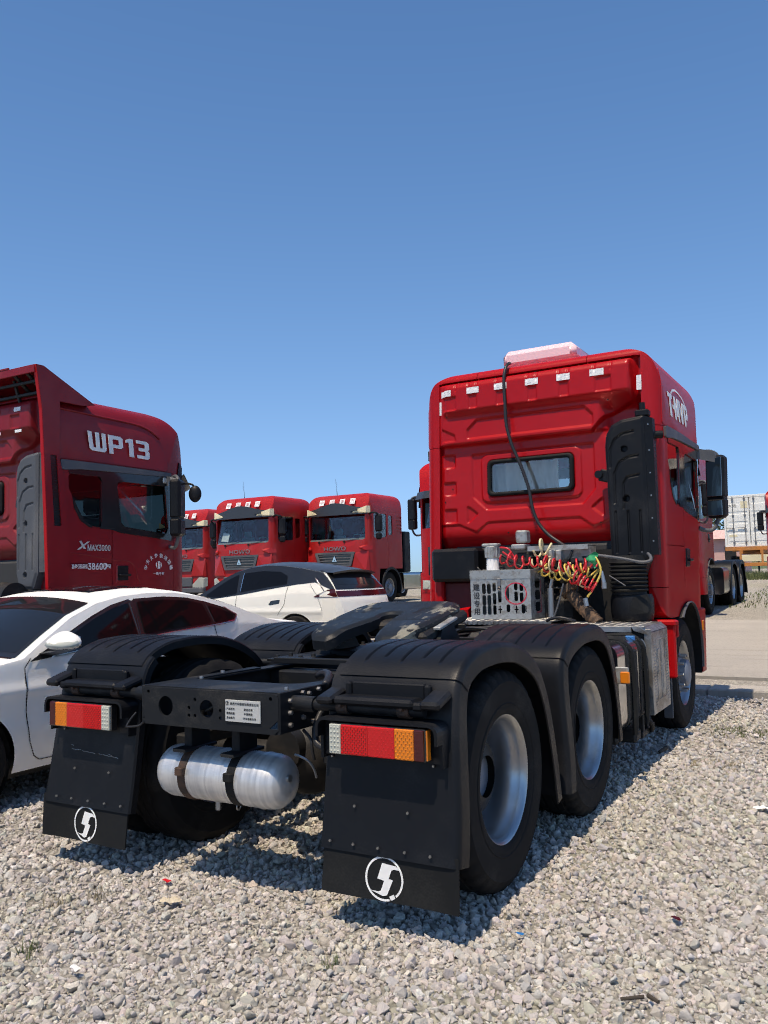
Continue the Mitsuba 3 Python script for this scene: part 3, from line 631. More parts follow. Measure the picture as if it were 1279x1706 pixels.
def rear_rim(n=96):
    return lathe([(.262, -.12), (.292, -.125), (.297, -.115), (.283, -.10), (.275, -.07), (.262, -.08), (.256, -.03), (.258, .04), (.274, .065), (.280, .092), (.286, .112), (.296, .124), (.303, .128), (.306, .121), (.300, .112), (.292, .108)], n)

def wheel_disc(x, holes=10):
    c = Point(0, 0).buffer(.262, quad_segs=24)
    for k in range(holes):
        a = 2 * math.pi * (k + .5) / holes
        c = c.difference(affinity.rotate(affinity.scale(Point(.212, 0).buffer(.026, quad_segs=6), .8, 1.15, origin=(.212, 0)), math.degrees(a), origin=(0, 0)))
    return push(c, "x", x - .012, x)

def nuts(x, r=.1675, n=10, h=.03, s=.016):
    return cat(*[cyl([x, r * math.cos(a), r * math.sin(a)], [x + h, r * math.cos(a), r * math.sin(a)], s, 6, s * .8) for a in np.arange(n) * 2 * np.pi / n])

def add_wheel(t, x, y, side, z=.512, front=False, n=48):
    """A wheel of the tractor t at x, y; side +1 shows its outside to +x."""
    sfx, fx = ("", lambda q: q) if side > 0 else ("_l", mirrored)
    m = move(x, y, z)
    w = part(t, "wheel", lambda: fx(lathe([(.10, -.10), (.16, -.10), (.17, -.06), (.17, .0), (.10, .03)] if not front else [(.10, -.12), (.19, -.12), (.19, -.03), (.10, .0)], 40)), "dark_parts", share="drum" + str(front) + sfx, m=m)
    part(w, "tyre", lambda: fx(tyre_mesh(n)), "tyre", 28, share=f"tyre{n}" + sfx, m=m)
    part(w, "rim", lambda: fx(rear_rim(n)), "rim_steel", 40, share=f"rim{n}" + sfx, m=m)
    if front:
        part(w, "disc", lambda: fx(cat(wheel_disc(.045, 10), lathe([(.24, .04), (.20, .075), (.17, .10), (.13, .105), (.125, .16), (.10, .175), (0.001, .178)], 48))), "hub_grey", share="fdisc" + sfx, m=m)
        part(w, "wheel_nuts", lambda: fx(nuts(.10, h=.055, s=.017)), "bolt_steel", share="fnuts" + sfx, m=m, kind="stuff")
    else:
        part(w, "disc", lambda: fx(cat(wheel_disc(-.085, 10), lathe([(.17, -.088), (.165, -.075), (.14, -.07), (.135, -.03), (.11, -.01), (.10, -.01), (.001, -.012)], 40))), "hub_grey", share="rdisc" + sfx, m=m)
        part(w, "wheel_nuts", lambda: fx(nuts(-.085, h=.035)), "bolt_steel", share="rnuts" + sfx, m=m, kind="stuff")
    return w

def sweep_fender(prof, cross):
    """prof: (y, z) points along the arch; cross: (x, inward offset) points across it."""
    p = np.asarray(prof, float)
    t = np.gradient(p, axis=0)
    t /= np.linalg.norm(t, axis=1, keepdims=True)
    n = np.stack([t[:, 1], -t[:, 0]], 1)     # towards the wheel when running rear -> front over the top
    P = np.empty((len(p), len(cross), 3))
    for j, (x, v) in enumerate(cross):
        vv = v(np.arange(len(p))) if callable(v) else v
        P[:, j, 0] = x
        P[:, j, 1:] = p + n * np.broadcast_to(vv, (len(p),))[:, None]
    return P

ARCH_R = [(-.715, .31), (-.69, .45), (-.668, .60), (-.648, .75), (-.632, .87), (-.612, .98), (-.585, 1.045), (-.535, 1.10), (-.46, 1.14), (-.33, 1.172), (-.15, 1.181), (.03, 1.169), (.20, 1.128), (.34, 1.065), (.43, 1.00), (.53, .86), (.60, .70), (.66, .50), (.71, .27)]
ARCH_M = [(.735, .27), (.742, .45), (.748, .70), (.758, .88), (.775, .97), (.81, 1.03), (.88, 1.08), (1.05, 1.135), (1.24, 1.163), (1.42, 1.166), (1.56, 1.152), (1.70, 1.105), (1.80, 1.02), (1.87, .92), (1.93, .77), (1.98, .60), (2.017, .35)]

def fender_pieces(prof, rear, fine=True):
    pts = spline(prof, 150 if fine else 44)
    k0 = int(np.argmax(pts[:, 1] > (1.043 if rear else 1.0)))
    def piece(a, b, grooves):
        q = pts[a:b]
        s = np.r_[0, np.cumsum(np.linalg.norm(np.diff(q, axis=0), axis=1))]
        xs, gs = [], [.74, .83, .93, 1.03, 1.125]
        for x in np.arange(.64, 1.21, .011 if fine else .19): xs.append(x)
        for g in gs if fine else []: xs += [g - .009, g - .005, g, g + .005, g + .009]
        xs = np.array(sorted(xs))
        cross = [(.632, .05), (.632, .012), (.638, .003)]
        for x in xs:
            d = min(abs(x - g) for g in gs)
            dep = .011 * float(step(.008, .004, d)) if grooves else 0.0
            off = gs[int(np.argmin([abs(x - g) for g in gs]))]
            L0 = .085 + .035 * (gs.index(off) % 2)
            cross.append((x, (dep * step(L0, L0 + .02, s) * step(s[-1] * .66, s[-1] * .60, s)) if dep else 0.0))
        for a_ in np.linspace(0, 90, 7 if fine else 4)[1:]:
            cross.append((1.212 + .036 * math.sin(math.radians(a_)), .036 * (1 - math.cos(math.radians(a_)))))
        cross += [(1.25, .085), (1.25, .100), (1.243, .104), (1.236, .095), (1.234, .03), (1.18, .012), (.63, .010)]
        if not grooves: cross = [(x - (.004 if x > 1.2 else .034 if x < .66 else 0), v + .007) for x, v in cross]
        P_ = sweep_fender(q, cross)
        if not grooves: P_[..., 0] += .032 * step(1.0, .31, P_[..., 2]) * step(.9, 1.2, P_[..., 0])
        return grid(P_)
    return piece(k0, len(pts), True), piece(0, k0 + (5 if fine else 2), False)

def emblem(s):
    """The ring with the slanted stroke, s metres across."""
    r = s / 2
    ring = Point(0, 0).buffer(r, quad_segs=20).difference(Point(0, 0).buffer(r * .90, quad_segs=20))
    gap1 = affinity.rotate(rect(r * .6, r * 1.2, -.04 * r, .04 * r), -52, origin=(0, 0))
    gap2 = affinity.rotate(rect(r * .6, r * 1.2, -.04 * r, .04 * r), -70, origin=(0, 0))
    dot = affinity.rotate(rect(r * .80, r * .98, -.13 * r, .13 * r), -61, origin=(0, 0))
    S = Polygon([(-.12, .68), (.60, .62), (.86, .44), (.52, .46), (.38, .40), (.24, .02), (.46, -.02), (.16, -.72), (-.05, -.78), (-.70, -.58), (-.30, -.60), (-.17, -.55), (0.0, -.10), (-.36, -.04)])
    S = affinity.scale(S, r, r, origin=(0, 0))
    return ring.difference(gap1).difference(gap2).union(dot).union(S)

def bolt_head(p, n, r=.012, h=.01):
    p, n = np.asarray(p, float), np.asarray(n, float)
    return cyl(p - n * .002, p + n * h, r, 6, r * .85)

# ---------------------------------------------------------------- the cab of the tractor: shell by three outlines, back wall in relief
def cab_outer(g=0.0):
    side = [(3.82, 1.33), (3.82, 3.46), (3.832, 3.50), (3.865, 3.532), (3.93, 3.555), (4.4, 3.60), (4.9, 3.60), (5.25, 3.56), (5.5, 3.47), (5.66, 3.34), (5.76, 3.16), (5.82, 2.95), (5.86, 2.78), (6.0, 2.05), (6.04, 1.75), (6.06, 1.2), (6.06, .98), (5.2, .98), (4.9, 1.06), (4.0, 1.06), (3.86, 1.10)]
    plan = [(0, 3.82), (.5, 3.82), (1.065, 3.82), (1.115, 3.832), (1.155, 3.86), (1.18, 3.90), (1.195, 3.96), (1.21, 4.3), (1.225, 4.9), (1.225, 5.3), (1.205, 5.5), (1.16, 5.68), (1.06, 5.86), (.85, 5.98), (.5, 6.04), (0, 6.06)]
    frnt = [(0, .9), (1.26, .80), (1.26, 1.7), (1.245, 2.1), (1.215, 2.8), (1.18, 3.20), (1.15, 3.34), (1.105, 3.43), (1.035, 3.49), (.89, 3.545), (.6, 3.59), (0, 3.61)]
    def whole(p):
        return Polygon(chaikin(p[1:-1] + [(-x, y) for x, y in p[1:-1][::-1]])).buffer(0)
    s = Polygon(chaikin(side)).buffer(0)
    if g: s = s.buffer(-g)
    pl, fr = whole(plan), whole(frnt)
    if g: pl, fr = pl.buffer(-g), fr.buffer(-g)
    return meet(push(s, "x", -1.4, 1.4), push(pl, "z", .5, 4.2), push(fr, "y", 3.0, 7.0))

QWIN = [(4.03, 2.66), (4.46, 2.66), (4.46, 2.10), (4.30, 2.12), (4.21, 2.20), (4.13, 2.33), (4.04, 2.50)]
DWIN = [(4.66, 2.63), (5.40, 2.63), (5.46, 2.06), (4.73, 2.13)]
BAND = [(3.97, 2.735), (5.50, 2.755), (5.62, 2.02), (5.52, 1.985), (4.72, 2.055), (4.60, 2.085), (4.30, 2.10), (4.18, 2.17), (4.10, 2.30), (4.03, 2.70)]

def side_x(y, z):
    """Half the width of the cab at y, z."""
    a = np.interp(y, [3.82, 3.86, 3.90, 3.96, 4.3, 4.9, 5.3, 5.5, 5.68, 5.86], [1.065, 1.155, 1.18, 1.195, 1.21, 1.225, 1.225, 1.205, 1.16, 1.06])
    b = np.interp(z, [.9, 1.7, 2.1, 2.8, 3.2, 3.34, 3.43], [1.26, 1.26, 1.245, 1.215, 1.18, 1.15, 1.105])
    return np.minimum(a, b)

def on_side(poly, off, res=.05, s=1):
    return sheet(poly, lambda a, b: np.stack([s * (side_x(a, b) + off), a, b], -1), res)

def slab_side(poly, o0, o1, res=.04, s=1):
    f0 = lambda a, b: np.stack([s * (side_x(a, b) + o0), a, b], -1)
    f1 = lambda a, b: np.stack([s * (side_x(a, b) + o1), a, b], -1)
    return cat(relief(poly, f1, res), rim(poly, f0, f1, .04))

def cab_shell():
    o = mani(cab_outer())
    o = o - mani(cab_outer(.045))
    c = [box(-1.02, 1.02, 3.6, 3.95, 1.2, 3.455)]
    c.append(push(rect(-1.02, 1.02, 3.0, 3.462, .05), "y", 3.6, 3.90))
    for s in (1, -1):
        a, b = (1.0, 1.5) if s > 0 else (-1.5, -1.0)
        c += [push(rpoly(QWIN, .04), "x", a, b), push(rpoly(DWIN, .04), "x", a, b)]
        sm = (1.185, 1.5) if s > 0 else (-1.5, -1.185)
        c += [box(*sm, 4.595, 4.604, 1.33, 2.76), box(*sm, 4.604, 5.60, 2.756, 2.763), box(*sm, 3.9, 4.6, 1.713, 1.722), box(*sm, 3.6, 6.2, 2.797, 2.803), box(*sm, 5.56, 5.568, 1.2, 2.0)]
        c += [cyl([.72 * s, 4.69, .56], [1.5 * s, 4.69, .56], .622, 64)]
    c += [box(x, x + .006, 3.7, 4.0, 3.46, 3.7) for x in (-.60, .52)]
    c += [box(-1.05, 1.05, 3.5, 4.5, .8, 1.70), box(-1.02, 1.02, 5.70, 6.3, 2.02, 2.74), box(-1.5, 1.5, 3.6, 3.95, 2.797, 2.803), box(-1.5, 1.5, 3.6, 3.98, 1.336, 1.343), box(-.72, .72, 4.2, 6.3, .8, 1.3)]
    for x in c: o = o - mani(x)
    return unmani(o)

P = lambda *p: Polygon(p)
LEAN = .026       # the central cab hangs a little to one side
BACK = rect(-1.035, 1.035, 1.66, 3.475, .06)
def back_h(X, Z):
    """How far the back wall stands out towards the rear."""
    def up(poly, h, w):      # raised inside, bevel w
        return .72 * h * step(w * .32, -w * .32, sdist(poly, XA, Z))
    XA = X + LEAN * (Z - 1.3)
    h = np.full(X.shape, -.030)
    h += .030 * step(1.015, .955, np.abs(X + .01)) * step(3.47, 3.42, Z)
    top = rpoly([(-.99, 2.80), (.60, 2.80), (.72, 2.93), (.99, 3.05), (.99, 3.44), (-.99, 3.44)], .02)
    h += up(top, .062, .040)
    h += .045 * step(3.465, 3.37, Z) * step(3.08, 3.16, Z) * step(.985, .90, np.abs(X))
    for x in (-.83, -.57, -.27, .055, .37, .74):
        wd = .075 if abs(x) > .7 else .045
        h += up(rect(x - wd, x + wd, 3.16, 3.295, .01), -.020, .022)
        for s in (-1, 1):
            h += -.010 * step(.012, .004, np.abs(XA - (x + s * wd))) * step(3.33, 3.36, Z) * step(3.46, 3.43, Z)
    h += up(rpoly([(-.66, 2.86), (.62, 2.86), (.62, 2.96), (.54, 3.045), (-.55, 3.045), (-.66, 2.95)], .015), -.024, .030)
    h += up(P((-.94, 2.98), (-.80, 2.91), (-.79, 2.85), (-.94, 2.85)), -.018, .022)
    # below the joint
    low = step(2.83, 2.79, Z)
    h += low * (-.018) * step(1.0, .9, np.abs(X))
    pan = rpoly([(-.645, 2.70), (.60, 2.70), (.60, 2.27), (.48, 2.135), (-.50, 2.135), (-.645, 2.27)], .02)
    h += up(pan, -.022, .030)
    wr = rect(-.545, .475, 2.205, 2.685, .07)
    h += up(wr, .020, .030)
    h += up(rect(-.475, .405, 2.265, 2.625, .05), -.030, .02)
    for z0, z1 in ((2.585, 2.715), (2.305, 2.435), (2.025, 2.160)):
        h += up(rect(-.955, -.83, z0, z1, .012), -.022, .024)
        h += up(rect(.83, .955, z0, z1, .012), -.022, .024)
    for s in (1, -1):
        h += up(rpoly([(s * .69 - .02, 2.19), (s * .575 - .02, 2.10), (s * .695 - .02, 2.0)], .012), -.022, .026)
    h += up(rpoly([(-1.1, 2.0), (-.80, 2.0), (-.62, 1.92), (-.49, 2.012), (.44, 2.012), (.57, 1.92), (.80, 2.0), (1.1, 2.0), (1.1, 1.5), (-1.1, 1.5)], .015), -.016, .028)
    h += -.22 * step(1.97, 1.60, Z) ** 1.5
    # the hollow behind the air duct
    h += -.10 * step(.66, .80, XA) * step(3.12, 2.98, Z) * step(2.70, 2.85, Z)
    return h

YB = 3.845
def back_wall(res=.0092):
    win = rect(-.485, .355, 2.285, 2.605, .045)
    body = BACK.difference(win)
    f = lambda a, b: np.stack([a, YB - back_h(a, b), b], -1)
    return relief(body, f, res)

def back_y(x, z):
    return float(YB - back_h(np.array([[x]]), np.array([[z]]))[0, 0])

def duct_relief():
    """Front of the tall air duct behind the cab (looking at it from the rear)."""
    out = Polygon([(.79, 1.62), (.775, 2.62), (.79, 2.72), (.84, 2.80), (.93, 2.84), (1.125, 2.86), (1.125, 1.62), (1.06, 1.46), (.84, 1.46)]).buffer(-.02).buffer(.02)
    def line(pts):
        return LineString(pts)
    arcs = [line([(.815, 2.42), (.82, 2.58), (.86, 2.66), (.93, 2.71), (1.03, 2.725)]), line([(.845, 2.10), (.85, 2.36), (.90, 2.46), (.98, 2.50), (1.06, 2.505)]), line([(.92, 2.05), (.925, 2.26), (.96, 2.32), (1.06, 2.335)]),
            line([(.845, 1.66), (.845, 2.02)]), line([(.955, 1.66), (.955, 2.02)]), line([(1.06, 1.66), (1.06, 2.02)])]
    def hh(a, b):
        h = .02 * step(0, -.03, sdist(out, a, b))
        pts = shapely.points(a.ravel(), b.ravel())
        for ln in arcs:
            d = shapely.distance(ln, pts).reshape(a.shape)
            h -= .012 * step(.013, .005, d)
        for cx, cz in ((.945, 2.575), (.945, 2.13), (.945, 1.605)):
            h -= .04 * step(.032, .024, np.hypot(a - cx, (b - cz)))
        return h
    f1 = lambda a, b: np.stack([a, 3.62 - hh(a, b), b], -1)
    f0 = lambda a, b: np.stack([a, np.full(a.shape, 3.78), b], -1)
    strip = hull([[1.117, 3.625, 1.63], [1.117, 3.625, 2.86], [1.185, 3.68, 1.63], [1.185, 3.68, 2.84], [1.117, 3.78, 1.63], [1.117, 3.78, 2.86], [1.185, 3.78, 1.63], [1.185, 3.78, 2.84]])
    return cat(relief(out, f1, .007), rim(out, f0, f1)), strip

def seat_mesh():
    return cat(box(-.26, .26, -.05, .10, .45, 1.05, .05), box(-.25, .25, -.1, .42, .30, .47, .05), box(-.15, .15, -.04, .08, 1.06, 1.26, .04))

def FOLD(s):
    """The mirror swung in against the front pillar."""
    return move(s * 1.20, 5.52, 0, s * -52) @ move(-s * 1.20, -5.56, 0)

def build_cab(t, red, kind, folded=False):
    """Cab of the tractor t in its own coordinates: shell, back wall, glass, trim."""
    cab = part(t, "cab", cab_shell, red, False, share="cab_shell", label=None)
    part(cab, "back_wall", (lambda: back_wall(.035)) if kind == "plain" else back_wall, red, 40, share="back_wall" + ("_far" if kind == "plain" else ""))
    part(cab, "rear_window", lambda: push(rect(-.49, .36, 2.28, 2.61, .045), "y", 3.862, 3.866), "glass", False, share="rwin")
    def rframe():
        o, i = rect(-.505, .375, 2.265, 2.625, .055), rect(-.465, .335, 2.303, 2.587, .035)
        ring = o.difference(i)
        f = lambda a, b: np.stack([a, 3.832 + .012 * step(.012, .0, -sdist(ring, a, b)), b], -1)
        return cat(relief(ring, f, .006), rim(ring, lambda a, b: np.stack([a, np.full(np.shape(a), 3.87), b], -1), f))
    part(cab, "rear_window_frame", rframe, "black_rubber", 40, share="rwf")
    # side: black glass band, panes, strip above the doors
    for s in ((1, -1)):
        sx = "" if s > 0 else "_l"
        part(cab, "window_band", lambda s=s: slab_side(rpoly(BAND, .04).difference(rpoly(QWIN, .04)).difference(rpoly(DWIN, .04)), -.02, .006, .05, s), "gloss_black", 30, share="band" + sx)
        part(cab, "quarter_pane", lambda s=s: on_side(rpoly(QWIN, .04).buffer(.01), -.008, .08, s), "smoke_glass", share="qp" + sx)
        part(cab, "door_pane", lambda s=s: on_side(rpoly(DWIN, .04).buffer(.01), -.008, .08, s), "smoke_glass", share="dp" + sx)
        part(cab, "drip_strip", lambda s=s: slab_side(rpoly([(3.925, 2.80), (5.50, 2.795), (5.50, 2.745), (4.17, 2.715), (3.94, 2.69)], .01), -.02, .022, .05, s), "grey_plastic", 30, share="drip" + sx)
        part(cab, "door_handle", lambda s=s: cat(box(s * 1.226, s * 1.262, 4.68, 4.84, 1.575, 1.60, .008), box(s * 1.20, s * 1.232, 4.655, 4.83, 1.52, 1.70, .012)), "black_plastic", share="handle" + sx)
        # wheel arch trim, step box ahead of the wheel
        def arch(s=s):
            q = np.array([(4.69 + .628 * math.cos(a), .56 + .628 * math.sin(a)) for a in np.radians(np.linspace(128, -6, 40))])
            return grid(sweep_fender(q, [(s * 1.235, .002), (s * 1.25, .0), (s * 1.256, .004), (s * 1.256, .012), (s * 1.235, .012)]), flip=s < 0)
        def liner(s=s):
            q = np.array([(4.69 + .615 * math.cos(a), .56 + .615 * math.sin(a)) for a in np.radians(np.linspace(128, -12, 40))])
            return grid(sweep_fender(q, [(s * .60, .0), (s * 1.235, .0)]), flip=s < 0)
        part(cab, "arch_liner", liner, "black_rubber", 30, share="liner" + sx)
        part(cab, "wheel_arch", arch, "grey_plastic", 30, share="arch" + sx)
        def steps(s=s):
            b = push(Polygon([(s * .75, 5.1), (s * 1.24, 5.1), (s * 1.245, 5.5), (s * 1.20, 5.68), (s * 1.10, 5.84), (s * .9, 5.95), (s * .75, 6.0)]), "z", .44, 1.08)
            return cut(b, cyl([.5 * s, 4.69, .56], [1.5 * s, 4.69, .56], .632, 48), box(s * 1.15, s * 1.4, 5.1, 5.9, .775, .783))
        part(cab, "step_box", steps, red, 25, share="steps" + sx + red)
        part(t, "mirror_arm", lambda s=s: [tube(spline([(s * 1.19, 5.55, 2.72), (s * 1.30, 5.62, 2.75), (s * 1.38, 5.66, 2.70), (s * 1.385, 5.66, 2.6)], 14), .022), tube(spline([(s * 1.20, 5.52, 1.93), (s * 1.30, 5.60, 1.90), (s * 1.385, 5.66, 2.06)], 10), .022), hull([[s * 1.17, 5.42, 2.78], [s * 1.17, 5.42, 2.70], [s * 1.20, 5.60, 2.68], [s * 1.38, 5.66, 2.71], [s * 1.40, 5.60, 2.64], [s * 1.2, 5.44, 2.66], [s * 1.36, 5.56, 2.74], [s * 1.38, 5.58, 2.62]])], "grey_plastic", share="marm" + sx, m=FOLD(s) if folded else None)
        mm = part(t, "mirror", lambda s=s: at(cat(box(s * -.10, s * .10, -.02, .12, 2.235, 2.70, .03), box(s * -.10, s * .10, -.02, .12, 2.03, 2.245, .03), box(s * -.09, s * .09, .0, .1, 2.2, 2.28)), move(s * 1.36, 5.60, 0, s * -14)), "black_plastic", share="mirror" + sx, m=FOLD(s) if folded else None)
        part(mm, "mirror_glass", lambda s=s: [at(box(s * -.08, s * .08, -.024, -.015, a, b, .003), move(s * 1.36, 5.60, 0, s * -14)) for a, b in ((2.26, 2.675), (2.055, 2.215))], "mirror_glass", share="mglass" + sx, m=FOLD(s) if folded else None)
    # front: windshield, visor, grille, lamps, bumper
    part(cab, "windshield", lambda: grid(np.array([[[x, np.interp(abs(x), [0, .5, .85, 1.03], [5.995, 5.975, 5.915, 5.83]) + .0 - .19 * (z - 2.0), z] for z in np.linspace(2.0, 2.76, 5)] for x in np.linspace(-1.03, 1.03, 25)])), "dim_glass", True, share="wind")
    part(cab, "sun_visor", lambda: grid(np.array([[[x, np.interp(abs(x), [0, .5, .85, 1.16], [6.10, 6.08, 6.02, 5.78]) + k * .12, 2.82 - k * .17] for k in np.linspace(0, 1, 5)] for x in np.linspace(-1.16, 1.16, 31)])), "satin_black", True, share="visor")
    part(cab, "side_lamp", lambda: cat(hull([[1.10, 5.72, 2.95], [1.16, 5.70, 2.95], [1.19, 5.62, 2.66], [1.12, 5.74, 2.62], [1.17, 5.73, 2.66], [1.11, 5.80, 2.90]]), tube([(1.15, 5.70, 2.66), (1.19, 5.66, 2.50)], .02)), "black_plastic", share="sidelamp")
    gr = part(t, "grille", lambda: cat(box(-.80, .80, 6.045, 6.075, 1.02, 1.62, .01), *[box(-.74, .74, 6.07, 6.09, 1.08 + k * .11, 1.135 + k * .11, .008) for k in range(5)]), "gloss_black", share="grille")
    part(gr, "badge", lambda: push(affinity.translate(emblem(.2), 0, 1.68), "y", 6.05, 6.085), "chrome", share="fbadge")
    bp = part(t, "front_bumper", lambda: cat(*[push(Polygon(chaikin([(-1.08, 5.80), (1.08, 5.80), (1.06, 5.92), (.85, 6.02 + e), (.5, 6.09 + e), (-.5, 6.09 + e), (-.85, 6.02 + e), (-1.06, 5.92)])), "z", a, b) for a, b, e in ((.36, .64, .02), (.66, .98, .0))], box(-.55, .55, 6.06, 6.12, .70, .92, .02)), red, share="bumper" + red)
    for s in (1, -1):
        part(bp, "headlight", lambda s=s: cat(hull([[s * .55, 6.06, .70], [s * 1.02, 5.93, .72], [s * 1.09, 5.82, .80], [s * 1.08, 5.84, .93], [s * .58, 6.075, .92], [s * .55, 6.105, .72], [s * .98, 5.98, .74], [s * .97, 5.99, .92]]), cyl([s * .68, 6.04, .81], [s * .68, 6.095, .81], .075), cyl([s * .88, 5.96, .82], [s * .88, 6.04, .82], .07)), "lens_clear", share=f"hl{s}")
    part(cab, "seat", lambda: at(seat_mesh(), move(-.55, 4.9, 1.25)), "seat_cloth", share="seat1")
    part(cab, "seat", lambda: at(seat_mesh(), move(.55, 4.9, 1.25)), "seat_cloth", share="seat2")
    part(cab, "dashboard", lambda: cat(box(-1.08, 1.08, 5.35, 5.78, 1.3, 1.88, .06), box(-.95, .95, 3.92, 4.45, 1.35, 1.80, .06), at(lathe([(.20, -.012), (.215, 0), (.20, .012), (.19, 0), (.20, -.012)], 28, "z"), move(-.55, 5.28, 2.0) @ rot([1, 0, 0], 35))), "seat_cloth", share="dash")
    return cab

def build_chassis(t, full):
    n = 160 if full else 48
    """Frame, wheels and driveline in the tractor's own coordinates."""
    fr = part(t, "frame", lambda: cat(*[cat(box(s * .422, s * .430, -.30, 5.7, .70, .967), box(s * .422, s * .430, -.762, -.30, .80, .967), box(s * .35, s * .430, -.762, 5.7, .967, .975), box(s * .35, s * .422, -.30, 5.7, .70, .708)) for s in (1, -1)],
         box(-.42, .42, .25, .42, .72, .95, .01), box(-.42, .42, 1.9, 2.1, .72, .95, .01), box(-.42, .42, .62, .82, .78, .97, .01)), "chassis_black", False, share="frame")
    ax = part(t, "drive_axle", lambda: cat(*[cat(cyl([-1.0, y, .512], [1.0, y, .512], .075), at(trimesh.creation.icosphere(2, .23), move(.05, y, .55)), cyl([.05, y - .25, .6], [.05, y + .25, .6], .11)) for y in (0, 1.4)], box(-.52, -.44, -.45, 1.85, .60, .68, .01), box(.44, .52, -.45, 1.85, .60, .68, .01), box(-.54, -.42, .55, .85, .42, .75, .02), box(.42, .54, .55, .85, .42, .75, .02)), "dark_parts", share="axles")
    part(t, "engine", lambda: cat(box(-.40, .40, 3.6, 5.7, .62, 1.30, .06), box(-.30, .30, 2.7, 3.6, .60, 1.0, .08), cyl([0, .3, .62], [0, 2.8, .68], .06), box(-.36, .36, 5.6, 5.9, .6, 1.5, .03), box(-.9, .9, 4.5, 4.65, .45, .56, .03)), "dark_parts", share="engine")
    for s in (1, -1):
        for y in (0, 1.4):
            add_wheel(t, s * 1.072, y, s, n=n)
            add_wheel(t, s * .735, y, -s, n=min(n, 72))
        add_wheel(t, s * 1.045, 4.575, s, front=True, n=min(n, 96))
    for s in (1, -1):
        sx = "" if s > 0 else "_l"
        fx = (lambda q: q) if s > 0 else mirrored
        for nm, prof, rear in (("r", ARCH_R, True), ("m", ARCH_M, False)):
            key = "fd" + nm + sx + ("" if full else "far")
            if key not in MESHES:
                a, b = fender_pieces(prof, rear, full)
                MESHES[key] = mikit.ply(fx(a), "black_plastic", smooth=30)
                MESHES[key + "g"] = mikit.ply(fx(b), "black_plastic", smooth=30)
            f = part(t, "fender", None, "black_plastic", share=key)
            part(f, "mud_guard", None, "black_plastic", share=key + "g")
    return fr

# ---------------------------------------------------------------- the red tractor in the middle
MAIN = thing("tractor_truck", "red tractor unit seen from behind, with bare fifth wheel and emblems on its mud flaps", "truck")
TF = np.eye(4)
SHEAR = np.array([[1, 0, LEAN, -1.3 * LEAN], [0, 1, 0, 0], [0, 0, 1, 0], [0, 0, 0, 1.0]])
TF = SHEAR
CAB = build_cab(MAIN, "red_paint", "main")
TF = np.eye(4)
FRAME = build_chassis(MAIN, True)

def block_tmvp():
    """The letters T - M V P as heavy block shapes, .92 by .215 m."""
    T = Polygon([(0, 1), (0, .80), (.28, .80), (.28, 0), (.54, 0), (.54, .80), (.82, .80), (.82, 1)])
    D = rect(.86, 1.10, .40, .58)
    Mm = Polygon([(1.18, 0), (1.18, 1), (1.48, 1), (1.66, .52), (1.84, 1), (2.14, 1), (2.14, 0), (1.90, 0), (1.90, .62), (1.74, .18), (1.58, .18), (1.42, .62), (1.42, 0)])
    Vv = Polygon([(2.18, 1), (2.54, 0), (2.80, 0), (3.16, 1), (2.90, 1), (2.67, .32), (2.44, 1)])
    Pp = Polygon([(3.24, 0), (3.24, 1), (3.84, 1), (3.98, .86), (3.98, .48), (3.84, .34), (3.48, .34), (3.48, 0)]).difference(rect(3.48, 3.74, .54, .80))
    return centred(affinity.scale(shapely.union_all([T, D, Mm, Vv, Pp]), .92 / 3.98, .225, origin=(0, 0)))

# --- back of the cab: reflectors, roof hatch, side panel with lettering, duct, hose
TF = SHEAR
off = lambda z: LEAN * (z - 1.3)
for x in (-.868, -.561, -.265, .058, .37, .69):
    x, z = x - off(3.35), 3.336
    part(MAIN, "reflector", relief(rect(x - .066, x + .066, z - .031, z + .031), lambda a, b: np.stack([a, YB - back_h(a, b) - .004, b], -1), .01), "sticker_white", True)
for x, z in ((-.99, 3.20), (1.005, 3.20)):
    part(MAIN, "reflector", box(x - .022, x + .022, 3.812, 3.8175, z - .068, z + .068), "sticker_white", False)
TF = np.eye(4)
TF = SHEAR
part(MAIN, "wall_screw", cat(*[bolt_head([x, back_y(x, z), z], [0, -1, 0], .008, .006) for x, z in ((-.92, 3.10), (-.80, 3.44), (-.40, 3.44), (.02, 3.44), (.45, 3.44), (.84, 3.44), (.72, 3.08), (-.88, 2.65), (-.90, 2.37), (-.97, 2.24), (.62, 1.95), (-.3, 1.9))]), "dark_parts", False, kind="stuff")
TF = np.eye(4)
part(MAIN, "roof_hatch", cat(box(-.37, .40, 4.08, 4.72, 3.58, 3.768, .055)), "pink_box", 40, label="faded pink box on the cab roof")
for s in (1, -1):
    TF = SHEAR
    pn = slab_side(rpoly([(3.90, 2.812), (5.46, 2.812), (5.42, 3.02), (5.33, 3.18), (5.20, 3.27), (5.0, 3.318), (4.6, 3.335), (3.90, 3.335)], .03), -.02, .005, .04, s)
    pk = part(MAIN, "roof_side_panel", pn, "red_paint", 30, label="roof side panel with white lettering" if s > 0 else None)
    if s > 0:
        tx = onto(push(block_tmvp(), "z", 0, .003), [0, 0, 0], [1, 0, 0], [0, 1, 0])
        tx = onto(tx, [0, 0, 0], [0, 1, 0], [0, 0, 1])
        tx.apply_translation([0, 4.54, 3.03])
        v = tx.vertices
        v[:, 0] += side_x(v[:, 1], v[:, 2]) + .010
        part(pk, "lettering", tx, "white_print", False)
        arc = LineString([(4.26, 3.155), (4.36, 3.20), (4.5, 3.225), (4.65, 3.222), (4.8, 3.20), (4.92, 3.155), (4.99, 3.09)]).buffer(.011)
        part(pk, "arc_stripe", on_side(arc, .010, .03), "white_print", False)
TF = np.eye(4)
duct, strip = duct_relief()
DUCT = part(MAIN, "air_duct", duct, "black_plastic", 35)
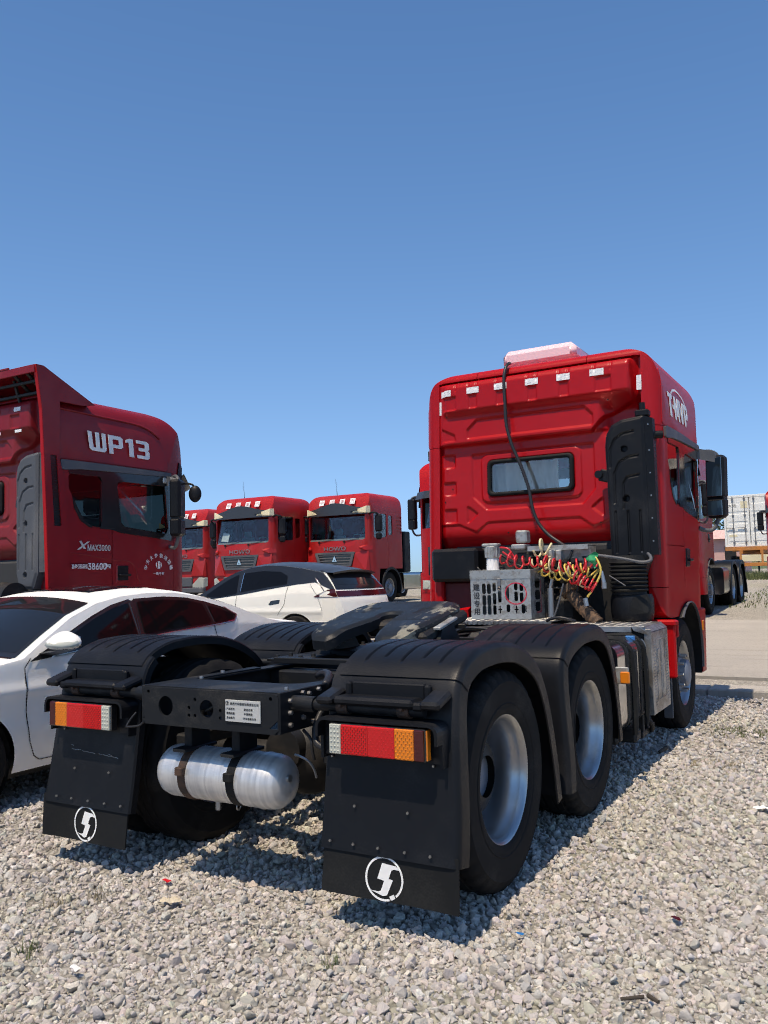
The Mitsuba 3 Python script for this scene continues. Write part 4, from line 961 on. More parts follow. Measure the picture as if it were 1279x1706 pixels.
part(DUCT, "side_strip", strip, "black_plastic", False)
part(DUCT, "screw", cat(*[bolt_head([x, 3.612, z], [0, -1, 0], .007, .004) for x, z in ((.80, 2.42), (.86, 2.06), (.935, 2.06), (.86, 1.655), (.965, 1.655), (1.055, 1.655))], *[bolt_head([1.15, 3.65, z], [.55, -.83, 0], .008, .005) for z in (1.75, 1.95, 2.15, 2.35, 2.55, 2.78)]), "bolt_steel", kind="stuff")
part(DUCT, "bracket", [cat(obox([.70, 3.66, 2.37], [.80, 3.66, 2.34], .03, .11, .012), cyl([.70, 3.62, 2.37], [.70, 3.80, 2.37], .035)), cat(obox([1.10, 3.70, 2.86], [1.10, 3.70, 2.92], .09, .12, .01), cyl([1.10, 3.69, 2.90], [1.10, 3.69, 2.985], .026)), cat(obox([1.17, 3.72, 2.70], [1.22, 3.86, 2.72], .03, .05), cyl([1.12, 3.74, 2.70], [1.24, 3.80, 2.70], .035))], "black_plastic")
bell = [(.001, 1.63), (.14, 1.63), (.15, 1.60)]
for k in range(8):
    z = 1.575 - k * .034
    bell += [(.158, z), (.166, z - .008), (.158, z - .017), (.146, z - .025)]
bell += [(.15, 1.29), (.001, 1.29)]
part(MAIN, "bellows", at(lathe(bell[::-1], 40, "z"), move(.93, 3.62, 0)), "black_rubber", 30)
part(MAIN, "air_cleaner", at(lathe([(.001, 1.05), (.15, 1.05), (.175, 1.075), (.185, 1.14), (.185, 1.25), (.17, 1.29), (.001, 1.29)], 40, "z"), move(.94, 3.66, 0)), "black_plastic", 40)
part(MAIN, "air_cleaner_cap", hull(np.array([[.98, 3.47, 1.12], [1.10, 3.52, 1.13], [1.13, 3.58, 1.2], [1.10, 3.55, 1.29], [1.0, 3.48, 1.27], [1.08, 3.7, 1.2], [.97, 3.46, 1.19]])), "black_rubber", False)
part(MAIN, "hose", tube(spline([(-.215, 3.90, 3.585), (-.215, 3.80, 3.53), (-.225, 3.755, 3.40), (-.215, 3.735, 3.15), (-.21, 3.73, 2.98), (-.17, 3.73, 2.78), (-.09, 3.74, 2.56), (-.04, 3.74, 2.42), (.0, 3.735, 2.28), (.03, 3.73, 2.10), (.075, 3.73, 1.98), (.17, 3.72, 1.86), (.28, 3.70, 1.78), (.36, 3.66, 1.73), (.48, 3.62, 1.66), (.62, 3.58, 1.60)], 70), .0165, 10), "cable_black", True, label="black hose hanging over the back of the cab")
part(MAIN, "curtain", grid(np.array([[[x, 4.02 + .036 * math.sin(x * 23 + math.sin(4 * z)) + .026 * math.sin(x * 49 + 3 * z) + .01 * math.sin(9 * z + 5 * x), z] for z in np.linspace(2.2, 2.58 + .02, 10)] for x in np.linspace(-.60, .22, 90)])), "curtain", True, label="creased grey curtain behind the rear window")

# --- between cab and deck
part(MAIN, "storage_box", cat(box(-1.07, -.56, 3.72, 3.95, 1.43, 1.76, .03), box(-.52, -.40, 3.80, 3.95, 1.52, 1.74, .02)), "black_plastic")
part(MAIN, "cab_floor", cat(box(-1.02, 1.02, 3.98, 5.6, 1.30, 1.72, .02), box(-1.05, -.66, 3.86, 3.98, 1.02, 1.43, .02)), "maroon_inside", False)
part(MAIN, "lower_panel", [hull([[-.87, 3.80, 1.02], [-.70, 3.80, 1.02], [-.70, 3.78, 1.15], [-.87, 3.78, 1.15], [-.87, 3.86, 1.02], [-.70, 3.86, 1.18]]), box(-1.08, -.98, 3.80, 3.92, 1.02, 1.45, .02)], "red_paint", False)
part(MAIN, "bracket_plate", cat(box(.03, .60, 3.55, 3.80, 1.735, 1.745, .003), box(.03, .60, 3.545, 3.552, 1.70, 1.745), hull([[.20, 3.56, 1.73], [.60, 3.56, 1.73], [.64, 3.62, 1.53], [.50, 3.64, 1.52], [.20, 3.80, 1.73], [.6, 3.8, 1.73]])), "galvanised", False)
part(MAIN, "lamp", cat(box(-.10, .01, 3.58, 3.70, 1.78, 1.90, .015), box(-.14, .0, 3.56, 3.72, 1.72, 1.77, .01)), "galvanised", False, label="small square work lamp under the rear window")
part(MAIN, "valve_block", [box(.24, .30, 3.50, 3.60, 1.60, 1.70, .008), box(.31, .36, 3.50, 3.60, 1.60, 1.70, .008)], "galvanised", False)
part(MAIN, "breather", cat(cyl([-.31, 3.52, 1.40], [-.31, 3.52, 1.645], .062, 20, .058, .006)), "white_print", 30, label="white canister behind the metal box")
part(MAIN, "breather_cap", cat(cyl([-.31, 3.52, 1.645], [-.31, 3.52, 1.76], .066, 20, .066, .008), box(-.40, -.24, 3.47, 3.57, 1.755, 1.785, .01), *[obox([-.31 + .066 * math.cos(a), 3.52 + .066 * math.sin(a), 1.65], [-.31 + .066 * math.cos(a), 3.52 + .066 * math.sin(a), 1.75], .012, .012, .002) for a in np.arange(12) * math.pi / 6]), "galvanised", False)
rng = np.random.default_rng(5)
pts = []
for k in range(26):
    a = np.array([rng.uniform(-.25, .75), rng.uniform(3.45, 3.75), rng.uniform(1.35, 1.72)])
    b = a + rng.normal(0, 1, 3) * [.22, .05, .08]
    c = (a + b) / 2 + [0, 0, rng.uniform(-.1, .05)]
    pts.append(tube(spline([a, c, b], 12), rng.uniform(.006, .013), 7))
part(MAIN, "wiring", cat(*pts), "cable_black", True, kind="stuff")
part(MAIN, "valve_body", [*[box(x, x + w, 3.6, 3.75, z, z + h, .012) for x, w, z, h in ((-.10, .16, 1.55, .14), (.10, .12, 1.56, .11), (.36, .18, 1.52, .12), (.30, .3, 1.40, .1), (-.2, .4, 1.22, .2))], *[cyl([x, 3.5, z], [x, 3.62, z], .02, 10) for x, z in ((.0, 1.6), (.18, 1.64), (.4, 1.6), (.47, 1.6), (.54, 1.57))], box(-.22, .9, 3.9, 4.1, .98, 1.7)], "dark_parts", False)

def coil(path, turns, rad, r, phase, n=None):
    n = n or int(turns * 18)
    c = spline(path, n)
    t = np.gradient(c, axis=0); t /= np.linalg.norm(t, axis=1, keepdims=True)
    u = np.cross(t, [0, 0.25, 1.0]); u /= np.linalg.norm(u, axis=1, keepdims=True)
    w = np.cross(t, u)
    a = np.linspace(0, 2 * np.pi * turns, n) + phase
    wob = 1 + .22 * np.sin(np.linspace(0, 3.3 * turns, n)) + .30 * np.sin(np.linspace(0, 11 * turns / 9, n) + phase)
    return tube(c + (rad * wob)[:, None] * (np.cos(a)[:, None] * u + np.sin(a)[:, None] * w), r, 7)

part(MAIN, "air_line", cat(coil([(-.16, 3.40, 1.66), (.0, 3.40, 1.60), (.18, 3.38, 1.60), (.40, 3.36, 1.55), (.62, 3.36, 1.56), (.70, 3.38, 1.52)], 12, .05, .0088, 0.0), coil([(.52, 3.36, 1.46), (.64, 3.35, 1.40), (.70, 3.36, 1.36)], 6, .05, .0085, 1.0), tube(spline([(-.16, 3.40, 1.70), (-.05, 3.44, 1.62), (-.12, 3.42, 1.73), (-.20, 3.45, 1.74)], 20), .0095, 7)), "hose_red", True, label="red coiled air line")
part(MAIN, "air_line", cat(coil([(.20, 3.42, 1.55), (.36, 3.40, 1.47), (.48, 3.38, 1.50), (.60, 3.37, 1.52), (.72, 3.38, 1.44)], 9, .05, .0085, 2.2), tube(spline([(.72, 3.34, 1.62), (.77, 3.32, 1.50), (.73, 3.32, 1.40), (.64, 3.33, 1.28)], 20), .0095, 7)), "hose_yellow", True, label="yellow coiled air line")
part(MAIN, "air_line", cat(coil([(.14, 3.46, 1.72), (.22, 3.46, 1.72), (.30, 3.46, 1.68)], 2.3, .056, .011, .5), coil([(.10, 3.43, 1.58), (.30, 3.41, 1.56), (.55, 3.38, 1.48), (.62, 3.36, 1.36)], 7, .045, .0085, 4.0)), "hose_cream", True, label="cream coiled air line")
rag = relief(affinity.scale(Polygon([(.58, 1.60), (.66, 1.66), (.72, 1.70), (.755, 1.67), (.735, 1.58), (.77, 1.50), (.72, 1.46), (.68, 1.55), (.62, 1.57)]), .62, .62, origin=(.72, 1.62)), lambda a, b: np.stack([a, 3.33 + .03 * np.sin(40 * a + 17 * b) + .02 * np.sin(70 * b), b], -1), .012)
part(MAIN, "tie_cloth", rag, "cloth_green", True, label="green cloth tying the air lines")
part(MAIN, "coupling", [cyl([.775, 3.33, 1.50], [.79, 3.33, 1.40], .012, 12, .02), cyl([.79, 3.33, 1.40], [.79, 3.33, 1.35], .022, 12), cyl([.30, 3.36, 1.36], [.30, 3.36, 1.10], .028, 12), cyl([.32, 3.36, 1.44], [.30, 3.36, 1.36], .015, 10), cyl([.62, 3.33, 1.27], [.63, 3.33, 1.20], .022, 10)], "bolt_steel", 30)
part(MAIN, "prop_rod", [tube(spline([(.70, 3.40, 1.64), (.95, 3.36, 1.60), (1.12, 3.38, 1.565), (1.17, 3.42, 1.58), (1.13, 3.50, 1.64)], 24), .014, 8), tube([(.84, 3.32, 1.46), (.98, 3.30, 1.37)], .005, 6), tube(spline([(.44, 3.30, 1.40), (.38, 3.30, 1.20), (.33, 3.30, 1.08)], 12), .008, 7)], "grey_plastic", True)
ex = spline([(.42, 3.52, 1.33), (.47, 3.50, 1.27), (.55, 3.46, 1.19), (.63, 3.42, 1.12), (.70, 3.40, 1.05)], 44)
part(MAIN, "exhaust_pipe", cat(tube(ex, .058 + .004 * np.sin(np.arange(44) * 1.35) * (np.arange(44) > 16), 18), cyl([.40, 3.53, 1.36], [.44, 3.515, 1.31], .085, 20)), "rust", 30, label="rusty flexible exhaust pipe")

# --- deck, battery cover, fuel tank, front mud flap
def tread(x0, x1, y0, y1, z):
    b = [box(x0, x1, y0, y1, z - .012, z, .003)]
    k = 0
    for x in np.arange(x0 + .03, x1 - .02, .042):
        for y in np.arange(y0 + .03 + .021 * (k % 2), y1 - .02, .042):
            d = .013
            sg = 1 if k % 2 else -1
            b.append(hull([[x - d, y - sg * d, z - .001], [x + d, y + sg * d, z - .001], [x - .004, y + sg * .004, z + .003], [x + .004, y - sg * .004, z + .003], [x - .006, y + sg * .006, z - .001], [x + .006, y - sg * .006, z - .001]]))
        k += 1
    return cat(*b)
DECK = part(MAIN, "deck_plate", cat(tread(-.62, .40, 3.05, 3.62, 1.085), *[box(-.60 + k * .05, -.575 + k * .05, 3.035, 3.056, 1.055, 1.085, .004) for k in range(20)], box(-.62, .40, 3.05, 3.06, 1.05, 1.085)), "tread_plate", False, label="silver chequered deck plate behind the cab")
BATT = part(MAIN, "battery_cover", cat(tread(.46, 1.20, 2.95, 3.58, 1.055), box(.46, 1.10, 2.94, 2.952, 1.005, 1.055, .003),
    hull([[1.19, 2.98, 1.055], [1.19, 3.58, 1.055], [1.245, 2.98, 1.01], [1.245, 3.58, 1.01], [1.19, 2.98, 1.04], [1.19, 3.58, 1.04]]),
    box(1.232, 1.244, 2.98, 3.58, .36, 1.005, .003), box(1.19, 1.246, 2.965, 2.982, .36, 1.03, .003),
    hull([[1.10, 2.93, 1.055], [1.16, 2.93, 1.055], [1.19, 2.97, 1.0], [1.24, 2.97, .98], [1.12, 2.93, 1.02], [1.2, 2.99, 1.05]])), "tread_plate", False)
cover = rect(3.00, 3.56, .40, .98)
emb = cat(*[box(1.243, 1.2475, y, y + .022, z, z + .010, .002) for y in (3.04, 3.075, 3.48, 3.515) for z in np.arange(.42, .97, .025)],
          *[box(1.243, 1.248, 3.13, 3.45, z, z + .012, .003) for z in (.45, .93)], *[box(1.243, 1.248, y, y + .014, .45, .94, .003) for y in (3.13, 3.27, 3.30, 3.436)], box(1.243, 1.248, 3.17, 3.25, .66, .86, .004), box(1.243, 1.248, 3.34, 3.42, .52, .72, .004))
part(BATT, "embossing", emb, "tread_plate", False, kind="stuff")
part(MAIN, "battery_box", box(.50, 1.22, 3.0, 3.56, .36, 1.03, .01), "dark_parts", False)
part(MAIN, "fuel_tank", push(rect(.50, 1.215, .36, .985, .09), "y", 2.06, 2.92), "fuel_tank_alu", 30, label="polished fuel tank ahead of the rear fenders")
part(MAIN, "tank_strap", cat(*[push(rect(.495, 1.221, .354, .991, .092).difference(rect(.50, 1.215, .36, .985, .09)), "y", y, y + .05) for y in (2.28, 2.66)]), "black_rubber", 30)
part(MAIN, "tank_cap", cyl([.98, 2.45, .98], [.98, 2.45, 1.03], .05, 20, .046, .006), "chrome", 30)
part(MAIN, "tank_sheath", [hull([[1.10, 2.50, 1.0], [1.22, 2.46, .9], [1.23, 2.55, .9], [1.12, 2.62, 1.0], [1.225, 2.50, .42], [1.23, 2.58, .42], [1.15, 2.55, .99]]), tube(spline([(.9, 2.3, .99), (1.10, 2.36, 1.0), (1.22, 2.42, .9), (1.228, 2.44, .5), (1.22, 2.44, .3)], 24), .022, 8), tube(spline([(.9, 2.7, .99), (1.12, 2.76, 1.0), (1.222, 2.80, .9), (1.228, 2.81, .5), (1.22, 2.8, .32)], 24), .018, 8)], "black_rubber", 40)
part(MAIN, "tank_label", box(1.12, 1.19, 2.66, 2.69, .96, 1.0, .005), "blue_plastic", False)
part(MAIN, "under_bracket", [obox([1.15, 2.9, .42], [1.15, 2.9, .20], .05, .05), obox([1.15, 3.05, .40], [1.15, 3.05, .22], .04, .04), obox([1.15, 2.85, .22], [1.15, 3.25, .24], .05, .05), box(1.0, 1.18, 2.62, 2.78, .20, .30, .02), tube(spline([(1.18, 2.95, .36), (1.21, 3.0, .28), (1.18, 3.1, .22)], 10), .018), box(.95, 1.1, 2.4, 2.5, .22, .32, .02)], "dark_parts", False)
part(MAIN, "side_marker", cat(box(1.235, 1.30, 2.03, 2.05, .72, .80, .006)), "lens_amber", False, label="amber side marker lamp")
part(MAIN, "side_marker_bracket", box(1.20, 1.29, 2.045, 2.065, .715, .83, .004), "galvanised", False)
part(MAIN, "front_mud_flap", cat(box(1.10, 1.262, 3.80, 3.86, .55, 1.02, .015), box(1.07, 1.275, 3.78, 3.90, 1.0, 1.055, .015), box(1.245, 1.275, 3.86, 3.92, .90, 1.05, .01)), "red_paint", 25, label="red upright panel behind the front wheel")
part(MAIN, "flap_rubber", box(1.13, 1.21, 3.82, 3.84, .20, .55, .006), "grey_plastic", False)
part(MAIN, "arch_marker", box(1.272, 1.285, 5.06, 5.12, .88, .98, .005), "lens_amber", False)
part(MAIN, "corner_bracket", hull([[.86, 3.78, 1.03], [1.10, 3.78, 1.03], [1.05, 3.80, 1.10], [.92, 3.80, 1.12], [.9, 3.84, 1.03], [1.08, 3.84, 1.06]]), "red_paint", False)

# --- rear crossmember with holes, plate, bolts
holes = [Point(-.268, .889).buffer(.048), Point(-.001, .889).buffer(.043)] + [Point(x, z).buffer(.009) for x, z in ((-.114, .889), (-.075, .93), (-.075, .853), (-.114, .852), (.085, .885), (.085, .85), (.385, .955), (-.385, .955))]
face = Polygon([(-.43, .815), (-.40, .795), (.40, .795), (.43, .815), (.43, .962), (.41, .976), (-.41, .976), (-.43, .962)])
for hh in holes: face = face.difference(hh)
face = face.difference(Polygon([(.425, .86), (.425, .82), (.375, .82)])).difference(Polygon([(-.425, .88), (-.425, .82), (-.41, .82)]))
CROSS = part(MAIN, "rear_crossmember", cat(push(face, "y", -.775, -.765), push(rpoly([(-.43, -.768), (.43, -.768), (.43, .10), (.36, .10), (.355, -.36), (.33, -.43), (.27, -.485), (-.30, -.485), (-.36, -.46), (-.36, .10), (-.43, .10)], .01), "z", .9765, .984),
    push(rect(-.42, .42, -.768, -.50), "z", .795, .803), tube([(-.425, -.766, .970), (.425, -.766, .970)], .009, 8), tube([(-.41, -.766, .801), (.41, -.766, .801)], .009, 8), obox([-.42, -.77, .82], [-.42, -.77, .96], .012, .012), box(.418, .436, -.772, -.30, .795, .984, .004), box(-.436, -.418, -.772, -.30, .795, .984, .004)), "chassis_black", 30)
part(CROSS, "tow_pin", [cyl([-.001, -.70, .889], [-.001, -.60, .889], .05, 24), obox([-.04, -.74, .87], [.035, -.74, .905], .02, .012), cyl([-.268, -.66, .88], [-.268, -.60, .88], .03, 16)], "dark_parts", False)
part(CROSS, "bolt", cat(*[bolt_head([.436, y, z], [1, 0, 0], .012, .016) for y, z in ((-.70, .94), (-.70, .885), (-.70, .83), (-.60, .965), (-.55, .955), (-.47, .965), (-.60, .85), (-.52, .82), (-.36, .88))], *[bolt_head([-.436, y, z], [-1, 0, 0], .012, .016) for y, z in ((-.70, .94), (-.70, .885), (-.70, .83))],
    bolt_head([-.40, -.2, .985], [0, 0, 1], .014, .012), bolt_head([.39, -.66, .985], [0, 0, 1], .012, .01), bolt_head([-.33, -.45, .985], [0, 0, 1], .012, .01)), "steel_dull", False, kind="stuff")
PLATE = part(MAIN, "data_plate", box(.122, .331, -.783, -.776, .841, .941, .001), "plate_silver", False, label="silver data plate on the rear crossmember")
pp = [affinity.translate(centred(text_poly("陕西汽车集团有限责任公司", .0155, .92)), .238, .924)]
pp += [affinity.translate(text_poly(s, .0135, .95), x, z) for s, x, z in (("产品型号", .130, .893), ("整备质量", .130, .873), ("发动机号", .130, .852), ("制造日期", .235, .893), ("中国制造", .235, .873), ("汽车有限公司", .230, .852))]
part(PLATE, "lettering", cat(push(shapely.union_all(pp), "y", -.7845, -.7828), push(affinity.translate(emblem(.020), .135, .925), "y", -.7845, -.7828)), "black_print", False)
part(MAIN, "wire_loom", [tube(spline([(.52, -.52, .90), (.50, -.58, .82), (.53, -.62, .74), (.60, -.63, .72), (.66, -.65, .78)], 24), .016, 8), tube(spline([(.44, -.60, .79), (.50, -.62, .74), (.50, -.60, .66)], 12), .008, 6), tube(spline([(.25, -.2, .99), (.34, -.25, 1.01), (.40, -.32, 1.0), (.43, -.4, .97)], 14), .022, 8), tube(spline([(-.55, -.70, .83), (-.58, -.74, .76), (-.50, -.73, .77), (-.45, -.70, .86)], 16), .006, 6), *[tube(spline([(.47, -.45 + k * .1, .90), (.52, -.4 + k * .1, .84 - .02 * k), (.49, -.3 + k * .1, .78)], 10), .010, 6) for k in range(4)]], "cable_black", True)
for s in (1, -1):
    part(MAIN, "fender_tube", [cat(cyl([s * .43, -.665, .925], [s * 1.12, -.665, .925], .026, 18), cyl([s * .43, -.665, .925], [s * .56, -.665, .925], .036, 18)), cyl([s * .43, .9, .93], [s * 1.12, .72, .93], .026, 14)], "chassis_black", 30)
    part(MAIN, "tube_clamp", [cat(cyl([s * x, -.665, .925], [s * (x + .055), -.665, .925], .035, 18), bolt_head([s * (x + .028), -.70, .935], [0, -1, 0], .010, .014), box(s * (x + .012), s * (x + .042), -.700, -.66, .905, .965, .004)) for x in (.69, 1.0)], "strap_rust", 30)

# --- air tank on its two straps
part(MAIN, "air_tank", at(lathe([(.001, -.462), (.02, -.462), (.022, -.446), (.06, -.437), (.10, -.42), (.122, -.39), (.130, -.355), (.130, -.262), (.1335, -.250), (.1335, -.242), (.130, -.230), (.130, -.06), (.1325, -.05), (.130, -.04), (.130, .13), (.1325, .14), (.130, .15), (.130, .20), (.1335, .212), (.1335, .22), (.130, .232), (.130, .265), (.122, .30), (.10, .328), (.06, .345), (.02, .350), (.001, .351)], 56), move(0, -.585, .535)), "tank_alu", 40, label="scuffed aluminium air tank under the crossmember")
for x, mt in ((-.225, "strap_rust"), (.085, "black_rubber")):
    part(MAIN, "tank_strap", at(cat(lathe([(.131, -.024), (.1345, -.024), (.1345, .024), (.131, .024), (.131, -.024)], 56), box(-.024, .024, -.155, -.125, .01, .05, .004)), move(x, -.585, .535)), mt, 30, label="rust brown tank strap" if x < 0 else "black tank strap")
    part(MAIN, "tank_hanger", cat(box(x - .05, x + .0, -.64, -.50, .655, .80, .004), box(x - .055, x + .03, -.72, -.48, .655, .672, .004)), "chassis_black", False)
part(MAIN, "tank_fitting", [cyl([.360, -.60, .56], [.335, -.60, .56], .018, 12), cyl([-.10, -.585, .41], [-.10, -.585, .36], .014, 10), at(lathe([(.015, -.004), (.02, 0), (.015, .004), (.011, 0), (.015, -.004)], 16), move(.03, -.585, .39)), tube(spline([(.35, -.55, .66), (.42, -.52, .62), (.44, -.5, .55)], 10), .006, 6)], "bolt_steel", 30)

# --- mud guards' shelves, lamps, flaps
def flap_y(z):
    return float(np.interp(z, [.31, .45, .60, .75, .87, .98], [-.715, -.69, -.668, -.648, -.632, -.612]))
for s in (1, -1):
    mk = lambda mesh: mesh if s > 0 else mirrored(mesh)
    part(MAIN, "fender_shelf", mk(cat(box(.69, 1.09, -.725, -.60, .938, .976, .012), box(1.08, 1.135, -.715, -.60, .930, .966, .010), obox([.645, -.60, .985], [.645, -.735, .952], .085, .036, .012), obox([1.175, -.60, .995], [1.175, -.735, .955], .095, .038, .012),
        box(.665, .70, -.70, -.60, .945, .972, .008), box(.70, .73, -.635, -.60, .96, 1.03, .008), box(1.10, 1.13, -.635, -.60, .96, 1.03, .008), box(.73, 1.10, -.625, -.598, .96, 1.032, .006))), "black_plastic", False)
    hp = rect(.608, 1.215, .60, .888, .045)
    lip = hp.difference(hp.buffer(-.014)).intersection(rect(.60, 1.23, .70, .90))
    def hy(k): return lambda a, b: np.stack([a, np.full(np.shape(a), k), b], -1)
    hood = mk(cat(push(hp.buffer(-.012).intersection(rect(.6, 1.23, .715, .9)), "y", -.685, -.60), push(lip.intersection(rect(.6, 1.23, .80, .90)), "y", -.745, -.60), push(lip, "y", -.70, -.60)))
    LAMP = part(MAIN, "tail_light", mk(cat(box(.686, 1.162, -.745, -.70, .730, .866, .006))), "gloss_black", False)
    part(MAIN, "lamp_hood", hood, "black_plastic", False)
    # lens sections: reversing (inner), red, amber, red, amber side
    def lens(x0, x1, mat, nx, nz, lab, dots=.003):
        b = [box(x0, x1, -.757, -.742, .735, .861, .003)]
        w, h_ = (x1 - x0 - .006) / nx, .120 / nz
        for i in range(nx):
            for j in range(nz):
                if (i + j) % 2 and nx > 4: continue
                cx, cz = x0 + .003 + (i + .5) * w, .738 + (j + .5) * h_
                d = min(w, h_) * .46
                b.append(hull([[cx - d, -.756, cz], [cx + d, -.756, cz], [cx, -.756, cz - d], [cx, -.756, cz + d], [cx, -.756 - dots * 2, cz]]))
        part(LAMP, "lens", mk(cat(*b)), mat, False, label=lab)
    lens(.690, .749, "lens_clear", 3, 6, "clear reversing lens")
    lens(.750, .885, "lens_red", 14, 12, "red lens with studs", .005)
    lens(.886, 1.018, "lens_red", 12, 10, "smoother red lens", .002)
    lens(1.019, 1.110, "lens_amber", 9, 10, "amber lens", .004)
    lens(1.111, 1.155, "lens_red_dark", 4, 8, "dark red end lens", .0012)
    part(LAMP, "lens", mk(box(1.157, 1.166, -.740, -.705, .735, .861, .003)), "lens_amber", False, label="amber side lens")
    # rivets
    part(MAIN, "rivet", mk(cat(*[bolt_head([x, flap_y(z) - .003, z], [0, -1, -.1], .0065, .005) for x, z in ((.77, .50), (1.035, .50), (.655, .345), (.775, .345), (.90, .345), (1.03, .345), (1.15, .345), (.64, .70), (1.15, .70))])), "bolt_steel", False, kind="stuff")
    # rubber flap with its emblem
    def fl(a, b):
        k = (b - .125) / .26
        return np.stack([a, -.692 - .022 * (1 - k) + .012 * np.sin(7 * a) * (1 - k) + .014 * (.9 - a) * k, b + 0 * a], -1)
    pol = Polygon([(.612, .132), (1.272, .125), (1.272, .345), (.616, .345)])
    fm = cat(relief(pol, fl, .03), relief(pol, lambda a, b: fl(a, b) + [0, .008, 0], .03), rim(pol, fl, lambda a, b: fl(a, b) + [0, .008, 0]))
    FLAP = part(MAIN, "mud_flap", mk(fm), "black_rubber", 25, label="rubber mud flap with white round emblem")
    em = affinity.translate(affinity.scale(emblem(.182), s, 1, origin=(0, 0)), .925, .222)
    part(FLAP, "emblem", mk(sheet(em, lambda a, b: fl(a, b) - [0, .003, 0], .02)), "white_print", False)
part(MAIN, "scuff", cat(*[tube([(a, flap_y(.58) - .0025, .60 - .06 * (a + 1.1) + d), (a + l, flap_y(.58) - .0025, .60 - .06 * (a + l + 1.1) + d)], .0009, 4) for a, l, d in ((-1.08, .02, .02), (-1.07, .05, 0), (-1.03, .03, .004), (-.99, .10, 0), (-.86, .06, .002), (-.80, .08, .001), (-.79, .03, .008), (-.74, .03, 0))]), "plate_silver", False, kind="stuff")

# --- fifth wheel, tipped towards the rear
FM = move(0, .985, 1.245) @ rot([1, 0, 0], 10.8)
half = [(.24, .43), (.35, .37), (.395, .24), (.40, -.02), (.385, -.22), (.35, -.40), (.30, -.47), (.19, -.48), (.145, -.44), (.11, -.28), (.065, -.10), (.05, .0)]
pl = rpoly(half + [(-x, y) for x, y in half[::-1]], .025)
pl = pl.difference(Point(0, .02).buffer(.065))
slots = [rpoly([(s * .16, .05), (s * .24, .05), (s * .25, .20), (s * .17, .20)], .01) for s in (1, -1)]
def fh(a, b):
    d = sdist(pl, a, b)
    z = -.018 * step(-.03, .0, d) - 1.1 * np.maximum(0, -b - .30) ** 2
    for q in slots: z -= .006 * step(.004, -.004, sdist(q, a, b))
    z -= .004 * step(.008, .0, np.abs(b + .12)) * (np.abs(a) > .06)
    return z
f1 = lambda a, b: np.stack([a, b, fh(a, b)], -1)
f0 = lambda a, b: np.stack([a, b, fh(a, b) - .06], -1)
FW = part(MAIN, "fifth_wheel", cat(relief(pl, f1, .012), rim(pl, f0, f1), relief(pl, f0, .03)), "fifth_wheel_plate", 35, m=FM, label="bare fifth wheel plate smeared with grease")
part(FW, "jaw", cat(box(-.16, .16, -.04, .36, -.14, -.045, .02), box(-.42, -.30, -.30, .34, -.12, -.045, .02), box(.30, .42, -.30, .34, -.12, -.045, .02), obox([.10, .1, -.11], [.46, .2, -.12], .04, .03)), "dark_parts", False, m=FM)
part(FW, "release_handle", obox([.43, -.16, -.05], [.42, .12, -.05], .05, .02, .004), "galvanised", False, m=FM)
part(MAIN, "fifth_wheel_mount", cat(*[cat(hull([[s * .34, .78, .985], [s * .34, 1.2, .985], [s * .46, .78, .985], [s * .46, 1.2, .985], [s * .36, .90, 1.18], [s * .44, .90, 1.18], [s * .36, 1.06, 1.18], [s * .44, 1.06, 1.18]]), box(s * .30, s * .56, .40, 1.75, .984, 1.0, .003), box(s * .43, s * .47, .45, 1.65, .80, .99, .003)) for s in (1, -1)], box(-.40, .40, .80, 1.2, .985, 1.02, .004), box(-.43, .43, .30, .36, .985, 1.02, .004), box(-.5, .5, 1.9, 1.96, .99, 1.03, .004)), "chassis_black", False)
part(MAIN, "frame_bolts", cat(*[bolt_head([s * x, y, 1.0], [0, 0, 1], .016, .02) for s in (1, -1) for x in (.34, .52) for y in (.46, .6, 1.35, 1.5, 1.68)], cyl([.30, 1.95, 1.0], [.30, 1.95, 1.07], .05, 14), cyl([.44, 1.85, 1.0], [.44, 1.85, 1.06], .045, 14), box(.1, .36, 2.2, 2.5, .99, 1.06, .02)), "dark_parts", False, kind="stuff")
part(MAIN, "frame_hose", [tube(spline([(-.3, 2.6, 1.0), (-.1, 2.5, 1.06), (.1, 2.5, 1.05), (.25, 2.65, 1.07), (.1, 2.75, 1.06), (-.1, 2.65, 1.05)], 40), .014, 8), tube(spline([(-.4, 2.85, 1.02), (.1, 2.8, 1.03), (.6, 2.85, 1.03), (.72, 2.9, 1.06)], 30), .016, 8), tube(spline([(.38, 3.0, 1.09), (.5, 2.98, 1.12), (.62, 3.02, 1.09), (.52, 3.1, 1.10), (.40, 3.06, 1.11)], 30), .012, 8)], "cable_black", True)

# --- the grey metal box that stands on the deck
BOX = thing("metal_box", "grey slotted sheet metal box with black painted lettering behind the red cab", "box")
bx0, bx1, by0, by1, bz0, bz1 = -.425, .155, 3.25, 3.62, 1.0895, 1.53
fr_poly = rect(bx0, bx1, bz0, bz1 - .075)
def slot(cx, cz, w, h):
    return rect(cx - w / 2, cx + w / 2, cz - h / 2, cz + h / 2, w * .42)
X = lambda px: bx0 + (px - 425) / 470.0 * (bx1 - bx0)
Zz = lambda py: bz1 - (py - 735) / 385.0 * (bz1 - bz0)
sl = []
for px in (532, 572):
    for py, hh in ((880, 84), (972, 84), (1050, 74)): sl.append(slot(X(px), Zz(py), .038, hh / 385 * .44))
for px, py, hh in ((614, 868, 70), (614, 960, 90), (614, 1048, 76), (656, 945, 90), (656, 875, 40), (715, 918, 110), (783, 868, 55), (825, 872, 60), (783, 942, 75), (825, 950, 75), (835, 1040, 72), (855, 1040, 50), (720, 1035, 60)): sl.append(slot(X(px), Zz(py), .034 if px != 855 else .012, hh / 385 * .44))
